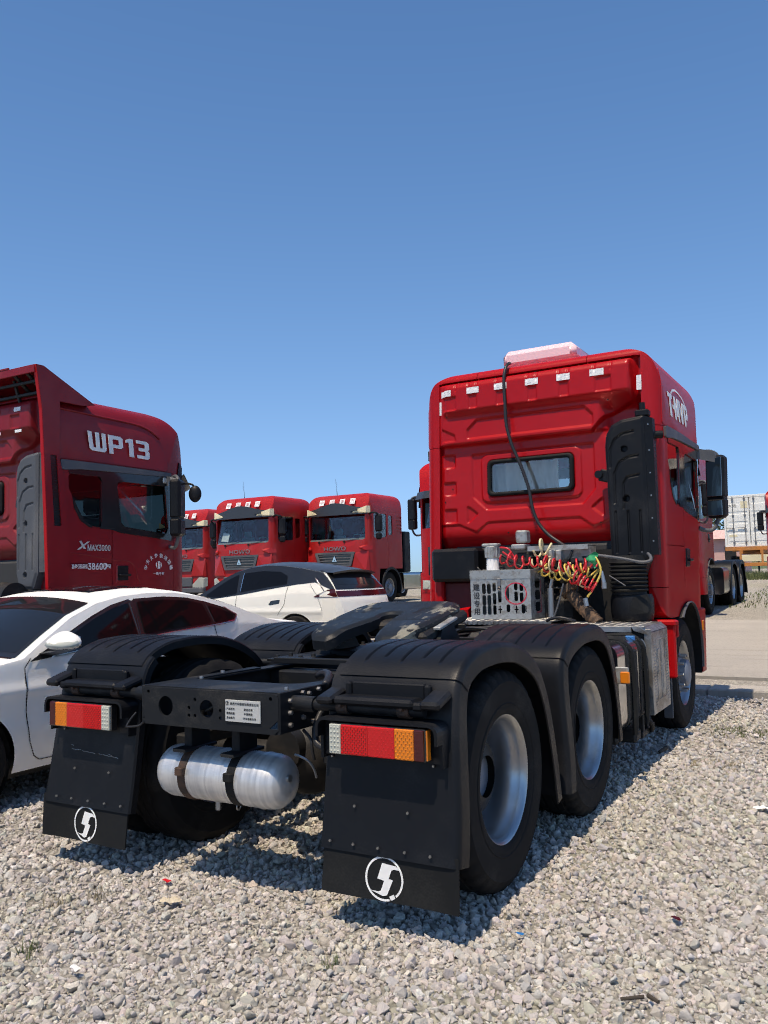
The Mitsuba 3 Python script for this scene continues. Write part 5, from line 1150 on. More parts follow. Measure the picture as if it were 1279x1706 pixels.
for px in (656, 783): sl += [slot(X(px), Zz(1045), .012, .07), affinity.rotate(slot(X(px), Zz(1045), .012, .04), 90)]
fr_poly = fr_poly.difference(shapely.union_all(sl))
t0 = .003
sp = rect(by0, by1, bz0, bz1 - .075)
for k, zc in enumerate((1.405, 1.30, 1.195)): sp = sp.difference(rect(by0 + .11, by0 + .25, zc - .042, zc + .042, .03))
part(BOX, "front_panel", push(fr_poly, "y", by0, by0 + t0), "galvanised", False)
part(BOX, "side_panel", push(sp, "x", bx1 - t0, bx1), "galvanised", False)
part(BOX, "side_panel", push(rect(by0, by1, bz0, bz1 - .075), "x", bx0, bx0 + t0), "galvanised", False)
part(BOX, "back_panel", box(bx0, bx1, by1 - t0, by1, bz0, bz1 - .075), "galvanised", False)
part(BOX, "floor", box(bx0 + .004, bx1 - .004, by0 + .004, by1 - .004, bz0 + .001, bz0 + .005), "galvanised", False)
part(BOX, "lid", cat(box(bx0 - .004, bx1 + .004, by0 - .004, by0, bz1 - .08, bz1, .001), box(bx0 - .004, bx0, by0, by1, bz1 - .08, bz1), box(bx1, bx1 + .004, by0, by1, bz1 - .08, bz1), box(bx0 - .004, bx1 + .004, by0 - .004, by1 + .004, bz1, bz1 + .003, .001)), "galvanised", False)
part(BOX, "latch", cat(box(X(640), X(668), by0 - .012, by0 - .004, Zz(860), Zz(800), .003), at(lathe([(.013, -.003), (.017, 0), (.013, .003), (.010, 0), (.013, -.003)], 16, "y"), move(X(655), by0 - .012, Zz(880)))), "steel_dull", False)
tp = [affinity.translate(centred(text_poly(c, .074)), X(472), Zz(y)) for c, y in zip("建设专用", (868, 935, 1000, 1062))]
part(BOX, "lettering", push(shapely.union_all(tp).buffer(.0018), "y", by0 - .0015, by0 - .0003), "black_print", False)
ell = affinity.translate(affinity.scale(Point(0, 0).buffer(1, quad_segs=24), .098, .093), X(782), Zz(920))
part(BOX, "red_ring", push(ell.buffer(.006).difference(ell.buffer(-.003)), "y", by0 - .0018, by0 - .0004), "red_print", False)
part(BOX, "red_edging", push(rect(by0 + .10, by0 + .26, 1.14, 1.46, .02).difference(rect(by0 + .108, by0 + .252, 1.148, 1.46, .02)).intersection(rect(by0 + .15, by0 + .3, 1.1, 1.43)), "x", bx1 + .0002, bx1 + .0014), "red_print", False)

# ---------------------------------------------------------------- cars
class Car:
    """A car's skin: half width x(y, z) of its sides, a crowned top along the roof line, bulged ends. Forward is +y."""
    def __init__(c, top, bottom, width, belt, tumble, crown, nose, tail, arches):
        c.top, c.bottom, c.w, c.b, c.tu, c.cr, c.nose, c.tail, c.arches = np.array(top), bottom, width, belt, tumble, crown, nose, tail, arches
    def ze(c, y): return np.interp(y, c.top[::-1, 0], c.top[::-1, 1])
    def belt(c, y): return np.interp(y, [a for a, _ in c.b], [b for _, b in c.b])
    def x(c, y, z):
        y, z = np.asarray(y, float), np.asarray(z, float)
        w = np.interp(y, [a for a, _ in c.w], [b for _, b in c.w])
        low = np.clip((.58 - z) / .36, 0, 2)
        mid = np.clip((z - .58) / (c.belt(y) - .58 + 1e-6), 0, 1)
        up = np.maximum(0, z - c.belt(y))
        crease = .014 * np.exp(-((z - .78) / .045) ** 2) - .008 * np.exp(-((z - .62) / .08) ** 2)
        return w - .035 * low ** 2 - .028 * mid ** 2.2 - c.tu * up - .10 * up ** 2 + crease * (np.abs(y) < 1.9)
    def side_poly(c):
        p = [(a, b) for a, b in c.top] + c.bottom
        q = Polygon(p).buffer(0)
        for ya, za, r in c.arches: q = q.difference(Point(ya, za).buffer(r, quad_segs=20))
        return q
    def side(c, poly, off, s, res=.03):
        fn = lambda a, b: np.stack([s * (c.x(a, b) + off), a, b], -1)
        return sheet(poly, fn, .03) if res < .025 else relief(poly, fn, res)
    def topf(c, y, s, off=0.0):
        y, s = np.asarray(y, float), np.asarray(s, float)
        z = c.ze(y)
        xe = c.x(y, z)
        cr = np.interp(y, [a for a, _ in c.cr], [b for _, b in c.cr])
        bow = np.interp(y, [a for a, *_ in c.nose], [b for _, b in c.nose])
        zz = z + cr * (1 - np.abs(s) ** 2.3)
        return np.stack([xe * s, y + bow * (1 - s * s), zz + off], -1)
    def sheet(c, y0, y1, s0, s1, off, n=40, m=24):
        Y_, S_ = np.meshgrid(np.linspace(y0, y1, n), np.linspace(s0, s1, m), indexing="ij")
        return grid(c.topf(Y_, S_, off))
    def end(c, prof, bulge, poly=None, off=0.0, n=24):
        """prof: (z, y) of the end at the sides; poly in (s, z)."""
        pz, py = [a for a, _ in prof], [b for _, b in prof]
        sg = 1 if py[len(py) // 2] > 0 else -1
        def f(s, z):
            y = np.interp(z, pz, py)
            x = c.x(y, z) * s
            return np.stack([x, y + sg * (bulge * (1 - np.abs(s) ** 2.6) + off), z], -1)
        return relief(poly if poly is not None else rect(-1, 1, pz[0], pz[-1]), f, .04)

def car_wheel(t, x, y, r, mat="rim_steel"):
    s = 1 if x > 0 else -1
    w = .105
    m = move(x, y, r) if s > 0 else move(x, y, r) @ np.diag([-1.0, -1, 1, 1])
    k = f"cw{r}"
    p = part(t, "wheel", lambda: lathe([(.001, -.06), (r * .62, -.06), (r * .64, .02), (r * .3, .03)], 32), "dark_parts", share=k + "d", m=m)
    part(p, "tyre", lambda: lathe([(r * .66, -w), (r * .9, -w * 1.05), (r * .985, -w * .8), (r, -w * .5), (r, w * .5), (r * .985, w * .8), (r * .9, w * 1.05), (r * .72, w), (r * .66, w * .9)], 48), "tyre", share=k + "t", m=m)
    def spokes():
        b = [lathe([(r * .60, .02), (r * .66, .07), (r * .69, .085), (r * .67, .095), (r * .62, .08)], 48), cyl([.045, 0, 0], [.075, 0, 0], r * .16, 20)]
        for a in np.arange(10) * math.pi / 5 + .1 * (np.arange(10) % 2):
            b.append(obox([.055, r * .12 * math.cos(a), r * .12 * math.sin(a)], [.07, r * .63 * math.cos(a), r * .63 * math.sin(a)], .035, .02, .004, up=(1, 0, 0)))
        return cat(*b)
    part(p, "rim", spokes, mat, 30, share=k + "r", m=m)

def strip_line(pts, w):
    return LineString(pts).buffer(w / 2, cap_style=2)

# --- the white saloon beside the tractor: faces the camera's side of the yard
TF = move(-3.225, .98, .0, 180)
SEDAN = thing("white_sedan", "white four door saloon car with dark tinted windows parked left of the red tractor", "car")
sd = Car(top=[(2.41, .62), (2.36, .72), (2.15, .81), (1.7, .90), (1.2, .965), (1.02, .99), (.80, 1.12), (.55, 1.255), (.30, 1.345), (.05, 1.392), (-.25, 1.412), (-.55, 1.405), (-.85, 1.365), (-1.15, 1.295), (-1.45, 1.205), (-1.75, 1.115), (-2.0, 1.075), (-2.3, 1.06), (-2.38, 1.03), (-2.41, .95)],
         bottom=[(-2.43, .70), (-2.38, .36), (-2.2, .25), (2.2, .22), (2.38, .32), (2.43, .5)],
         width=[(-2.45, .70), (-2.38, .78), (-2.2, .855), (-1.8, .895), (-1.3, .91), (0, .915), (1.4, .91), (1.9, .875), (2.2, .80), (2.36, .70), (2.45, .60)],
         belt=[(-2.45, 1.04), (-1.9, 1.06), (-1.1, 1.115), (0, 1.06), (.9, .985), (1.2, .955), (2.4, .7)], tumble=.34,
         crown=[(-2.45, .02), (-2.0, .035), (-1.5, .075), (-.9, .07), (0, .062), (.5, .07), (1.0, .05), (1.6, .07), (2.4, .05)],
         nose=[(-2.45, -.10), (-1.9, -.14), (-1.3, -.10), (-.6, 0), (.2, .02), (.5, .10), (1.02, .16), (1.4, .12), (2.4, .14)], tail=None,
         arches=[(1.47, .325, .375), (-1.30, .325, .375)])
sp = sd.side_poly()
for s in (-1, 1):
    sx = "body_side"
    b = part(SEDAN, sx, relief(sp, lambda a, b: np.stack([s * sd.x(a, b), a, b], -1), .013 if s < 0 else .05), "white_paint", 40)
    fw = [(.845, 1.005), (.62, 1.115), (.36, 1.232), (.16, 1.305), (-.0, 1.338), (-.02, 1.075), (.4, 1.045)]
    rw = [(-.10, 1.345), (-.40, 1.352), (-.66, 1.335), (-.84, 1.300), (-.90, 1.130), (-.5, 1.112), (-.10, 1.088)]
    qw = [(-.90, 1.286), (-1.08, 1.238), (-1.22, 1.180), (-1.19, 1.150), (-1.06, 1.136), (-.945, 1.133)]
    frame = shapely.union_all([rpoly(p).buffer(.026, join_style=2) for p in (fw, rw, qw)]).buffer(.03).buffer(-.03)
    part(SEDAN, "window_frame", sd.side(frame, .009, s, .02), "gloss_black", 40)
    for nm, pg in (("front_window", fw), ("rear_window", rw), ("quarter_window", qw)):
        part(SEDAN, nm, sd.side(rpoly(pg, .012), .014, s, .03), "tint_glass", 40)
    part(SEDAN, "pillar_trim", [sd.side(q, .018, s, .02) for q in (strip_line([(-.012, 1.34), (-.03, 1.075)], .012), strip_line([(-.875, 1.30), (-.925, 1.13)], .010))], "satin_black", 30)
    part(SEDAN, "belt_trim", sd.side(strip_line([(.80, .985), (.4, 1.022), (-.1, 1.062), (-.6, 1.092), (-1.0, 1.112), (-1.20, 1.135), (-1.255, 1.18), (-1.1, 1.262)], .010), .016, s, .02), "chrome", 30)
    gaps = [[(.965, .99), (1.02, .93), (1.015, .60), (.985, .42), (.945, .32), (.90, .285), (.4, .278)], [(-.045, 1.06), (-.03, .70), (.0, .40), (.03, .29)], [(-.93, 1.11), (-.96, .98), (-.93, .85), (-.86, .72), (-.75, .55), (-.73, .29)]]
    part(SEDAN, "door_gap", sd.side(shapely.union_all([strip_line(g, .007) for g in gaps]), .006, s, .012), "gloss_black", 30)
    for yh in (.02, -.86):
        part(SEDAN, "door_handle", cat(obox([s * (sd.x(yh, .90) + .018), yh + .0, .90], [s * (sd.x(yh - .17, .91) + .018), yh - .17, .91], .022, .026, .006)), "white_paint", 30)
    mm = np.array([[.92, .84, 1.12], [.97, .97, 1.06], [1.16, .96, 1.045], [1.19, .84, 1.09], [1.16, .74, 1.15], [1.02, .71, 1.19], [.93, .71, 1.175], [.93, .73, 1.01], [1.15, .74, 1.015], [1.195, .77, 1.08], [1.06, 1.0, 1.10], [1.04, .9, 1.17]])
    q = trimesh.remesh.subdivide_loop(*[np.asarray(a) for a in (hull(mm).vertices, hull(mm).faces)], iterations=2)
    mir = trimesh.Trimesh(*q)
    mir.vertices[:, 0] *= s
    if s < 0: mir.invert()
    MR = part(SEDAN, "door_mirror", mir, "white_paint", 60)
    part(MR, "foot", cat(hull([[s * .86, .90, 1.01], [s * .86, .74, 1.01], [s * .90, .86, 1.03], [s * 1.08, .83, 1.045], [s * 1.08, .73, 1.045], [s * .88, .76, .985], [s * 1.0, .74, 1.03], [s * 1.0, .86, 1.03]])), "satin_black", 30)
    tc = mir.triangles_center
    pick = (np.abs(tc[:, 2] - 1.082) < .016) & (tc[:, 1] > .80) & (np.abs(tc[:, 0]) > 1.02)
    lamp = trimesh.Trimesh(mir.vertices + mir.vertex_normals * .003, mir.faces[pick], process=False)
    part(MR, "turn_lamp", lamp, "lens_clear", 60)
    low = tc[:, 2] < 1.055
    part(MR, "lower_shell", trimesh.Trimesh(mir.vertices + mir.vertex_normals * .002, mir.faces[low], process=False), "satin_black", 60)
    part(MR, "mirror_glass", hull([[s * .955, .715, 1.05], [s * 1.13, .735, 1.05], [s * .955, .712, 1.15], [s * 1.12, .735, 1.13], [s * 1.0, .72, 1.09]]), "chrome", False)
part(SEDAN, "bonnet", sd.sheet(2.41, 1.05, -1, 1, 0), "white_paint", 40)
part(SEDAN, "roof", sd.sheet(1.06, -1.46, -1, 1, 0, 60), "white_paint", 40)
part(SEDAN, "boot_lid", sd.sheet(-1.45, -2.41, -1, 1, 0), "white_paint", 40)
part(SEDAN, "windshield", sd.sheet(.98, .36, -.90, .90, .006), "trunk_glass", True)
part(SEDAN, "windshield_edge", cat(sd.sheet(1.03, .33, -.935, -.89, .0045, 30, 3), sd.sheet(1.03, .33, .89, .935, .0045, 30, 3), sd.sheet(.37, .32, -.93, .93, .0045, 3, 24), sd.sheet(1.06, .975, -.93, .93, .0045, 3, 24)), "gloss_black", True)
part(SEDAN, "rear_screen", sd.sheet(-.93, -1.52, -.84, .84, .006), "tint_glass", True)
part(SEDAN, "sunroof", sd.sheet(.10, -.52, -.62, .62, .006), "tint_glass", True, label="dark sunroof panel")
part(SEDAN, "front_bumper", sd.end([(.26, 2.32), (.36, 2.405), (.5, 2.43), (.62, 2.41)], .16), "white_paint", 40)
part(SEDAN, "rear_bumper", sd.end([(.26, -2.25), (.36, -2.38), (.70, -2.43), (.95, -2.41)], .10), "white_paint", 40)
for s in (1, -1):
    part(SEDAN, "tail_lamp", sd.end([(.26, -2.25), (.36, -2.38), (.70, -2.43), (.95, -2.41)], .10, rpoly([(s * .99, .80), (s * .55, .78), (s * .55, .90), (s * .99, .92)], .02), .006), "lens_red", 40)
    car_wheel(SEDAN, s * .80, 1.47, .325)
    car_wheel(SEDAN, s * .80, -1.30, .325)
    part(SEDAN, "arch_liner", cat(*[lathe([(.37, s * .45), (.37, s * .86)], 40, "x").apply_translation([0, y, .325]) for y in (1.47, -1.30)]), "dark_parts", True, kind="stuff")
part(SEDAN, "underbody", box(-.84, .84, -2.2, 2.2, .18, .34, .03), "dark_parts", False)

# --- the white and black crossover farther back, its rear to the right
TF = move(-7.13, 8.72, float(yard(8.7)) + .03, 90)
SUV = thing("crossover_car", "white crossover car with black roof and dark tail lamp bar, beyond the white saloon", "car")
cv = Car(top=[(2.24, .72), (2.15, .86), (1.6, .96), (.92, 1.04), (.66, 1.18), (.38, 1.35), (.10, 1.475), (-.25, 1.555), (-.6, 1.58), (-1.0, 1.565), (-1.45, 1.505), (-1.84, 1.43), (-1.95, 1.33), (-2.08, 1.18), (-2.14, 1.06)],
         bottom=[(-2.20, .95), (-2.26, .75), (-2.22, .40), (-2.0, .30), (2.0, .26), (2.22, .36), (2.28, .55)],
         width=[(-2.3, .74), (-2.14, .84), (-1.9, .90), (-1.4, .935), (0, .935), (1.3, .93), (1.9, .88), (2.2, .76), (2.3, .66)],
         belt=[(-2.3, 1.08), (-1.4, 1.10), (-.4, 1.03), (.6, .97), (1.3, .95), (2.3, .75)], tumble=.36,
         crown=[(-2.3, .03), (-1.84, .06), (-.6, .07), (.4, .07), (1.0, .06), (2.2, .05)],
         nose=[(-2.3, -.06), (-1.84, -.08), (-.6, 0), (.1, .05), (.9, .16), (2.3, .15)], tail=None, arches=[(1.40, .35, .40), (-1.36, .35, .40)])
RP = [(.40, -2.22), (.75, -2.26), (.95, -2.20), (1.06, -2.14), (1.18, -2.08), (1.33, -1.95), (1.43, -1.84)]
cp = cv.side_poly()
for s in (-1, 1):
    part(SUV, "body_side", relief(cp, lambda a, b: np.stack([s * cv.x(a, b), a, b], -1), .016 if s < 0 else .05), "pearl_paint", 40)
    up = Polygon([(.98, 1.0), (.92, 1.055), (.66, 1.195), (.38, 1.365), (.10, 1.49), (-.25, 1.57), (-.6, 1.595), (-1.0, 1.58), (-1.45, 1.52), (-1.86, 1.445), (-1.96, 1.33), (-2.09, 1.18), (-2.15, 1.10), (-1.95, 1.18), (-1.72, 1.27), (-1.35, 1.24), (-.9, 1.185), (-.2, 1.085), (.4, 1.02), (.8, .985)]).intersection(cp.buffer(.0))
    part(SUV, "greenhouse", cv.side(up, .007, s, .025), "gloss_black", 40)
    part(SUV, "front_window", cv.side(rpoly([(.72, 1.05), (.50, 1.19), (.22, 1.35), (-.0, 1.44), (-.04, 1.10), (.4, 1.035)], .02), .013, s, .03), "tint_glass", 40)
    part(SUV, "rear_window", cv.side(rpoly([(-.12, 1.455), (-.55, 1.49), (-.95, 1.465), (-1.12, 1.39), (-1.14, 1.25), (-.8, 1.215), (-.10, 1.12)], .02), .013, s, .03), "tint_glass", 40)
    part(SUV, "window_trim", cv.side(strip_line([(-.115, 1.465), (-.125, 1.14)], .012), .016, s, .02), "chrome", 30)
    part(SUV, "door_gap", cv.side(shapely.union_all([strip_line([(-1.18, 1.21), (-1.13, .90), (-1.0, .72)], .007), strip_line([(-.06, 1.06), (-.03, .40)], .007), strip_line([(-1.62, 1.24), (-1.80, 1.04), (-1.9, .8)], .006)]), .005, s, .012), "gloss_black", 30)
    part(SUV, "door_handle", cv.side(rpoly([(-.78, .885), (-1.02, .915), (-1.04, .985), (-.84, .965)], .015), .004, s, .012), "gloss_black", 30)
    part(SUV, "tail_lamp", cv.side(rpoly([(-1.72, 1.02), (-2.0, 1.145), (-2.105, 1.15), (-2.165, 1.02)], .005), .012, s, .02), "lens_red_dark", 40)
    car_wheel(SUV, s * .83, 1.40, .36)
    car_wheel(SUV, s * .83, -1.36, .36)
    part(SUV, "quarter_strip", cv.side(strip_line([(-1.70, 1.36), (-1.92, 1.13)], .014), .012, s, .02), "gloss_black", 30)
part(SUV, "bonnet", cv.sheet(2.24, .92, -1, 1, 0), "pearl_paint", 40)
part(SUV, "roof", cv.sheet(.93, -1.86, -1, 1, .002, 60), "satin_black", 40)
part(SUV, "windshield", cv.sheet(.88, .22, -.92, .92, .008), "trunk_glass", True)
part(SUV, "spoiler", cat(grid(np.concatenate([cv.topf(*np.meshgrid(np.linspace(-1.70, -1.86, 3), np.linspace(-.93, .93, 20), indexing="ij"), .012), cv.topf(np.full((1, 20), -1.86), np.linspace(-.93, .93, 20)[None], .005) + [0, -.13, .0], cv.topf(np.full((1, 20), -1.86), np.linspace(-.90, .90, 20)[None], -.03) + [0, -.12, .0], cv.topf(np.full((1, 20), -1.86), np.linspace(-.90, .90, 20)[None], -.05)], 0))), "satin_black", 30)
part(SUV, "tailgate", cv.end(RP, .10), "pearl_paint", 40)
part(SUV, "rear_screen", cv.end(RP, .10, rpoly([(-.99, 1.14), (.99, 1.14), (.94, 1.43), (-.94, 1.43)], .02), .006), "gloss_black", 40)
part(SUV, "screen_glass", cv.end(RP, .10, rpoly([(-.90, 1.22), (.90, 1.22), (.82, 1.415), (-.82, 1.415)], .02), .010), "trunk_glass", 40)
part(SUV, "lamp_bar", cv.end(RP, .10, rect(-1, 1, 1.02, 1.115), .008), "lens_red_dark", 40, label="dark red tail lamp bar")
part(SUV, "rear_bumper", cv.end(RP, .10, rect(-.95, .95, .40, .58), .012), "satin_black", 40)
part(SUV, "front_bumper", cv.end([(.34, 2.20), (.45, 2.26), (.58, 2.28), (.72, 2.24)], .14), "pearl_paint", 40)
part(SUV, "underbody", box(-.84, .84, -2.0, 2.0, .22, .40, .03), "dark_parts", False)

# ---------------------------------------------------------------- the tractor on the left with the roof wing
TF = move(-5.63, -2.0, 0)
WING = thing("tractor_truck", "faded red tractor cab with high roof wing and large white letters on its side", "truck")
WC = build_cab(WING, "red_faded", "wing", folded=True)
part(WING, "front_mirror_arm", tube(spline([(1.16, 5.50, 2.66), (1.30, 5.52, 2.66), (1.46, 5.53, 2.655), (1.525, 5.55, 2.63), (1.53, 5.56, 2.58)], 24), .012, 8), "black_plastic", True)
part(WING, "front_mirror", at(trimesh.creation.icosphere(3, 1.0), move(1.535, 5.57, 2.53, 30) @ np.diag([.075, .045, .10, 1])), "black_plastic", True)
part(WING, "visor_bracket", box(1.14, 1.235, 5.36, 5.52, 2.665, 2.735, .01), "plate_silver", False)
build_chassis(WING, False)
wt = [m for m in (
    slab_side(rpoly([(3.86, 2.812), (5.46, 2.812), (5.42, 3.02), (5.33, 3.18), (5.20, 3.265), (5.0, 3.312), (4.6, 3.325), (3.92, 3.34)], .03), -.02, .008, .04, 1),)]
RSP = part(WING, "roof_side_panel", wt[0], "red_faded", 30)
def stencil():
    """The squared letters W P 1 3 on a slant."""
    u = 1.0
    W = Polygon([(0, 1), (.16, 1), (.20, .18), (.32, .18), (.32, 1), (.48, 1), (.48, .18), (.60, .18), (.60, 1), (.76, 1), (.76, .12), (.66, 0), (.14, 0), (.04, .10)])
    Pp = Polygon([(.88, 0), (1.06, 0), (1.06, .34), (1.42, .34), (1.52, .44), (1.52, .90), (1.42, 1), (.88, 1)]).difference(rect(1.06, 1.34, .52, .80, .03))
    O = Polygon([(1.80, 0), (2.0, 0), (2.0, 1), (1.84, 1), (1.66, .88), (1.66, .74), (1.80, .78)])
    Th = Polygon([(2.16, 0), (2.66, 0), (2.76, .10), (2.76, .42), (2.68, .50), (2.76, .58), (2.76, .90), (2.66, 1), (2.16, 1), (2.16, .82), (2.56, .82), (2.56, .60), (2.26, .60), (2.26, .42), (2.56, .42), (2.56, .18), (2.16, .18)])
    return shapely.union_all([W, Pp, O, Th])
st = affinity.translate(affinity.scale(stencil(), .318, .205, origin=(0, 0)), 4.265, 2.935)
st = affinity.skew(st, -6, -1.2, origin=(4.26, 3.04))
part(RSP, "lettering", push(st, "x", 1.222, 1.228), "white_print", False)
part(WING, "roof_edge", tube(np.array([[side_x(y, z) + .012, y, z] for y, z in spline([(3.92, 3.345), (4.6, 3.33), (5.0, 3.318), (5.2, 3.275), (5.34, 3.19)], 24)]), .012, 6), "red_faded", True)
# wing and side fairing, both sides
for s in (1, -1):
    a, b = (1.205, 1.225) if s > 0 else (-1.225, -1.205)
    fp = Polygon([(3.612, 3.735), (3.70, 3.735), (4.36, 3.43), (4.2, 3.40), (3.90, 3.40), (3.90, 2.80), (3.96, 2.60), (4.02, 2.0), (4.03, 1.10), (3.80, 1.10), (3.775, 1.46), (3.75, 2.12), (3.715, 2.82), (3.685, 3.30)])
    gp = rpoly([(3.785, 2.83), (3.865, 2.83), (3.93, 2.10), (3.84, 2.10)], .01)
    FAIR = part(WING, "side_fairing", push(fp.difference(gp), "x", a, b), "red_faded", False)
    part(FAIR, "grille_slat", cat(*[obox([a + .005, 3.775 + .0012 * k * 1.8, 2.80 - k * .026], [a + .005, 3.885 + .0012 * k * 1.8, 2.835 - k * .026], .012, .008, .002, up=(1, 0, 0)) for k in range(28)], push(gp, "x", a + .001, a + .003)), "gloss_black", False, kind="stuff")
    part(FAIR, "edge_flange", cat(*[obox([s * 1.20, p[0], p[1]], [s * 1.20, q[0], q[1]], .045, .012, .003) for p, q in (((3.612, 3.735), (3.685, 3.30)), ((3.685, 3.30), (3.715, 2.82)), ((3.715, 2.82), (3.75, 2.12)), ((3.75, 2.12), (3.775, 1.46)), ((3.775, 1.46), (3.80, 1.10)))]), "red_paint", False)
part(WING, "roof_wing", cat(grid(np.array([[[x, 3.61 + k * .74, 3.735 - .30 * k ** 1.3 + .015 * (1 - abs(x))] for k in np.linspace(0, 1, 8)] for x in np.linspace(-1.205, 1.205, 20)])), box(-1.205, 1.205, 3.60, 3.625, 3.655, 3.735, .004), *[box(x, x + .5, 3.595, 3.615, 3.735, 3.755, .004) for x in (-1.1, .3)]), "red_faded", 20)
part(WING, "wing_strut", cat(*[obox([x, 3.66, 3.70], [x, 3.90, 3.50], .04, .03) for x in (-.8, 0, .8, 1.0)], *[obox([x, 3.74, 3.66], [x, 3.84, 3.36], .03, .03) for x in (-.8, .7)], obox([-1.1, 3.72, 3.60], [1.18, 3.72, 3.60], .03, .03), obox([-1.1, 3.80, 3.50], [1.18, 3.80, 3.50], .04, .03)), "dark_parts", False, kind="stuff")
d2, s2 = duct_relief()
WD = part(WING, "air_duct", at(d2, move(-.02, .12, 0)), "grey_plastic", 35)
part(WD, "side_strip", at(s2, move(-.02, .12, 0)), "grey_plastic", False)
part(WD, "bracket", cat(obox([.68, 3.80, 2.37], [.80, 3.78, 2.34], .03, .11, .012)), "dark_parts", False)
cyl_r = lathe([(.001, .0), (.14, .0), (.165, .015), (.17, .04), (.17, .14), (.178, .15), (.178, .17), (.17, .18), (.17, .30), (.178, .31), (.178, .33), (.17, .34), (.17, .50), (.001, .50)], 40)
part(WING, "air_cleaner", at(cyl_r, move(.42, 3.62, 1.36)), "dark_parts", 30)
for x in (.40, .74, .06, -.3, -.7):
    for z in (3.352, 3.13):
        part(WING, "reflector", box(x - .052, x + .052, back_y(x, z) - .006, back_y(x, z) - .002, z - .022, z + .022), "sticker_white", False)
em = [affinity.translate(affinity.scale(text_poly("准牵引总质量", .060, .92), .62, 1, origin=(0, 0)), 4.06, 1.655)]
DX = lambda m, y, z: onto(m, [side_x(y, z) + .004, y, z], [0, 1, 0], [0, 0, 1])
part(WING, "lettering", cat(push(em[0], "x", 1.216, 1.220), DX(at(latin("38600", .068), np.diag([.85, 1, 1, 1])), 4.395, 1.685), DX(latin("kg", .040), 4.545, 1.690)), "white_print", False, label="white weight lettering on the door side")
lg = latin("MAX3000", .062)
lg.apply_scale([.31 / (lg.bounds[1][0] - lg.bounds[0][0]), 1, 1])
part(WING, "emblem", cat(DX(lg, 4.42, 1.885), *[DX(push(affinity.translate(P((0, 0), (.035, .0), (.17, .09), (.14, .09)), -.09, -.05), "z", 0, .003), 4.22, 1.91), DX(push(P((-.06, .055), (-.03, .055), (.03, -.03), (.0, -.03)), "z", 0, .003), 4.22, 1.90)]), "plate_silver", False, label="silver model emblem")
crest = []
for k, c in enumerate("中天大件物流运输"):
    a = math.radians(168 - k * 22.3)
    g = affinity.rotate(centred(text_poly(c, .062)), math.degrees(a) - 90, origin=(0, 0))
    crest.append(affinity.translate(g, 5.285 + .205 * math.cos(a), 1.635 + .175 * math.sin(a)))
crest.append(affinity.translate(centred(text_poly("一路平安", .045, 1.0)), 5.285, 1.60))
crest.append(affinity.translate(Point(0, 0).buffer(.045).difference(rect(-.03, -.012, -.035, .04)).difference(rect(.012, .03, -.035, .04)), 5.287, 1.70))
part(WING, "door_crest", push(shapely.union_all(crest), "x", 1.2245, 1.2275), "white_print", False, label="arched white lettering with round crest on the door")
part(WING, "door_lines", cat(*[tube(np.array([[side_x(y, z) + .001, y, z] for y, z in pl_]), .005, 5) for pl_ in (spline([(4.05, 1.83), (4.3, 1.80), (4.6, 1.755), (4.8, 1.745), (4.9, 1.70), (4.96, 1.56), (5.0, 1.50)], 30),)], box(1.21, 1.229, 4.655, 4.83, 1.50, 1.70, .01)), "red_faded", 30)

# ---------------------------------------------------------------- the row of red trucks that face the camera
def howo_shell(g=0.0):
    side = [(-2.2, 1.12), (-2.2, 3.15), (-2.17, 3.45), (-2.05, 3.58), (-1.7, 3.62), (-.7, 3.64), (-.35, 3.58), (-.16, 3.40), (-.06, 3.15), (-.03, 2.98), (.10, 2.02), (.14, 1.7), (.14, .42), (-.55, .42), (-.62, 1.12)]
    plan = [(0, .14), (.7, .12), (1.0, .06), (1.14, -.04), (1.21, -.18), (1.24, -.4), (1.24, -2.12), (1.20, -2.2), (.5, -2.2), (0, -2.2)]
    frnt = [(0, .3), (1.25, .25), (1.25, 2.2), (1.235, 2.9), (1.22, 3.15), (1.17, 3.42), (1.08, 3.55), (.9, 3.61), (0, 3.66)]
    whole = lambda p: Polygon(chaikin(p[1:-1] + [(-x, y) for x, y in p[1:-1][::-1]])).buffer(0)
    s, pl, fr = Polygon(chaikin(side)).buffer(0), whole(plan), whole(frnt)
    if g: s, pl, fr = s.buffer(-g), pl.buffer(-g), fr.buffer(-g)
    return meet(push(s, "x", -1.4, 1.4), push(pl, "z", .2, 4.2), push(fr, "y", -3, 1))

def howo_cab():
    o = mani(howo_shell()) - mani(howo_shell(.05))
    cs = [push(rect(-1.08, 1.08, 2.06, 2.90, .08), "y", -.25, .5)]
    for s in (1, -1):
        a, b = (1.0, 1.5) if s > 0 else (-1.5, -1.0)
        cs += [push(rpoly([(-.30, 2.12), (-.30, 2.92), (-1.12, 2.92), (-1.12, 2.16)], .06), "x", a, b), push(rpoly([(-1.22, 2.20), (-1.22, 2.88), (-1.50, 2.88), (-1.50, 2.26)], .05), "x", a, b)]
        sm = (1.225, 1.5) if s > 0 else (-1.5, -1.225)
        cs += [box(*sm, -1.178, -1.168, 1.0, 2.98), box(*sm, -.20, -.192, 1.0, 2.98), box(*sm, -2.3, .0, 2.995, 3.006)]
        cs += [box(*(1.205, 1.5) if s > 0 else (-1.5, -1.205), -2.12, -1.75, 2.30 + k * .125, 2.37 + k * .125) for k in range(5)]
        cs += [cyl([.7 * s, -1.36, .52], [1.5 * s, -1.36, .52], .64, 48)]
    cs += [box(-1.26, 1.26, -2.6, -.62, .3, 1.125)]
    for c in cs: o = o - mani(c)
    return unmani(o)

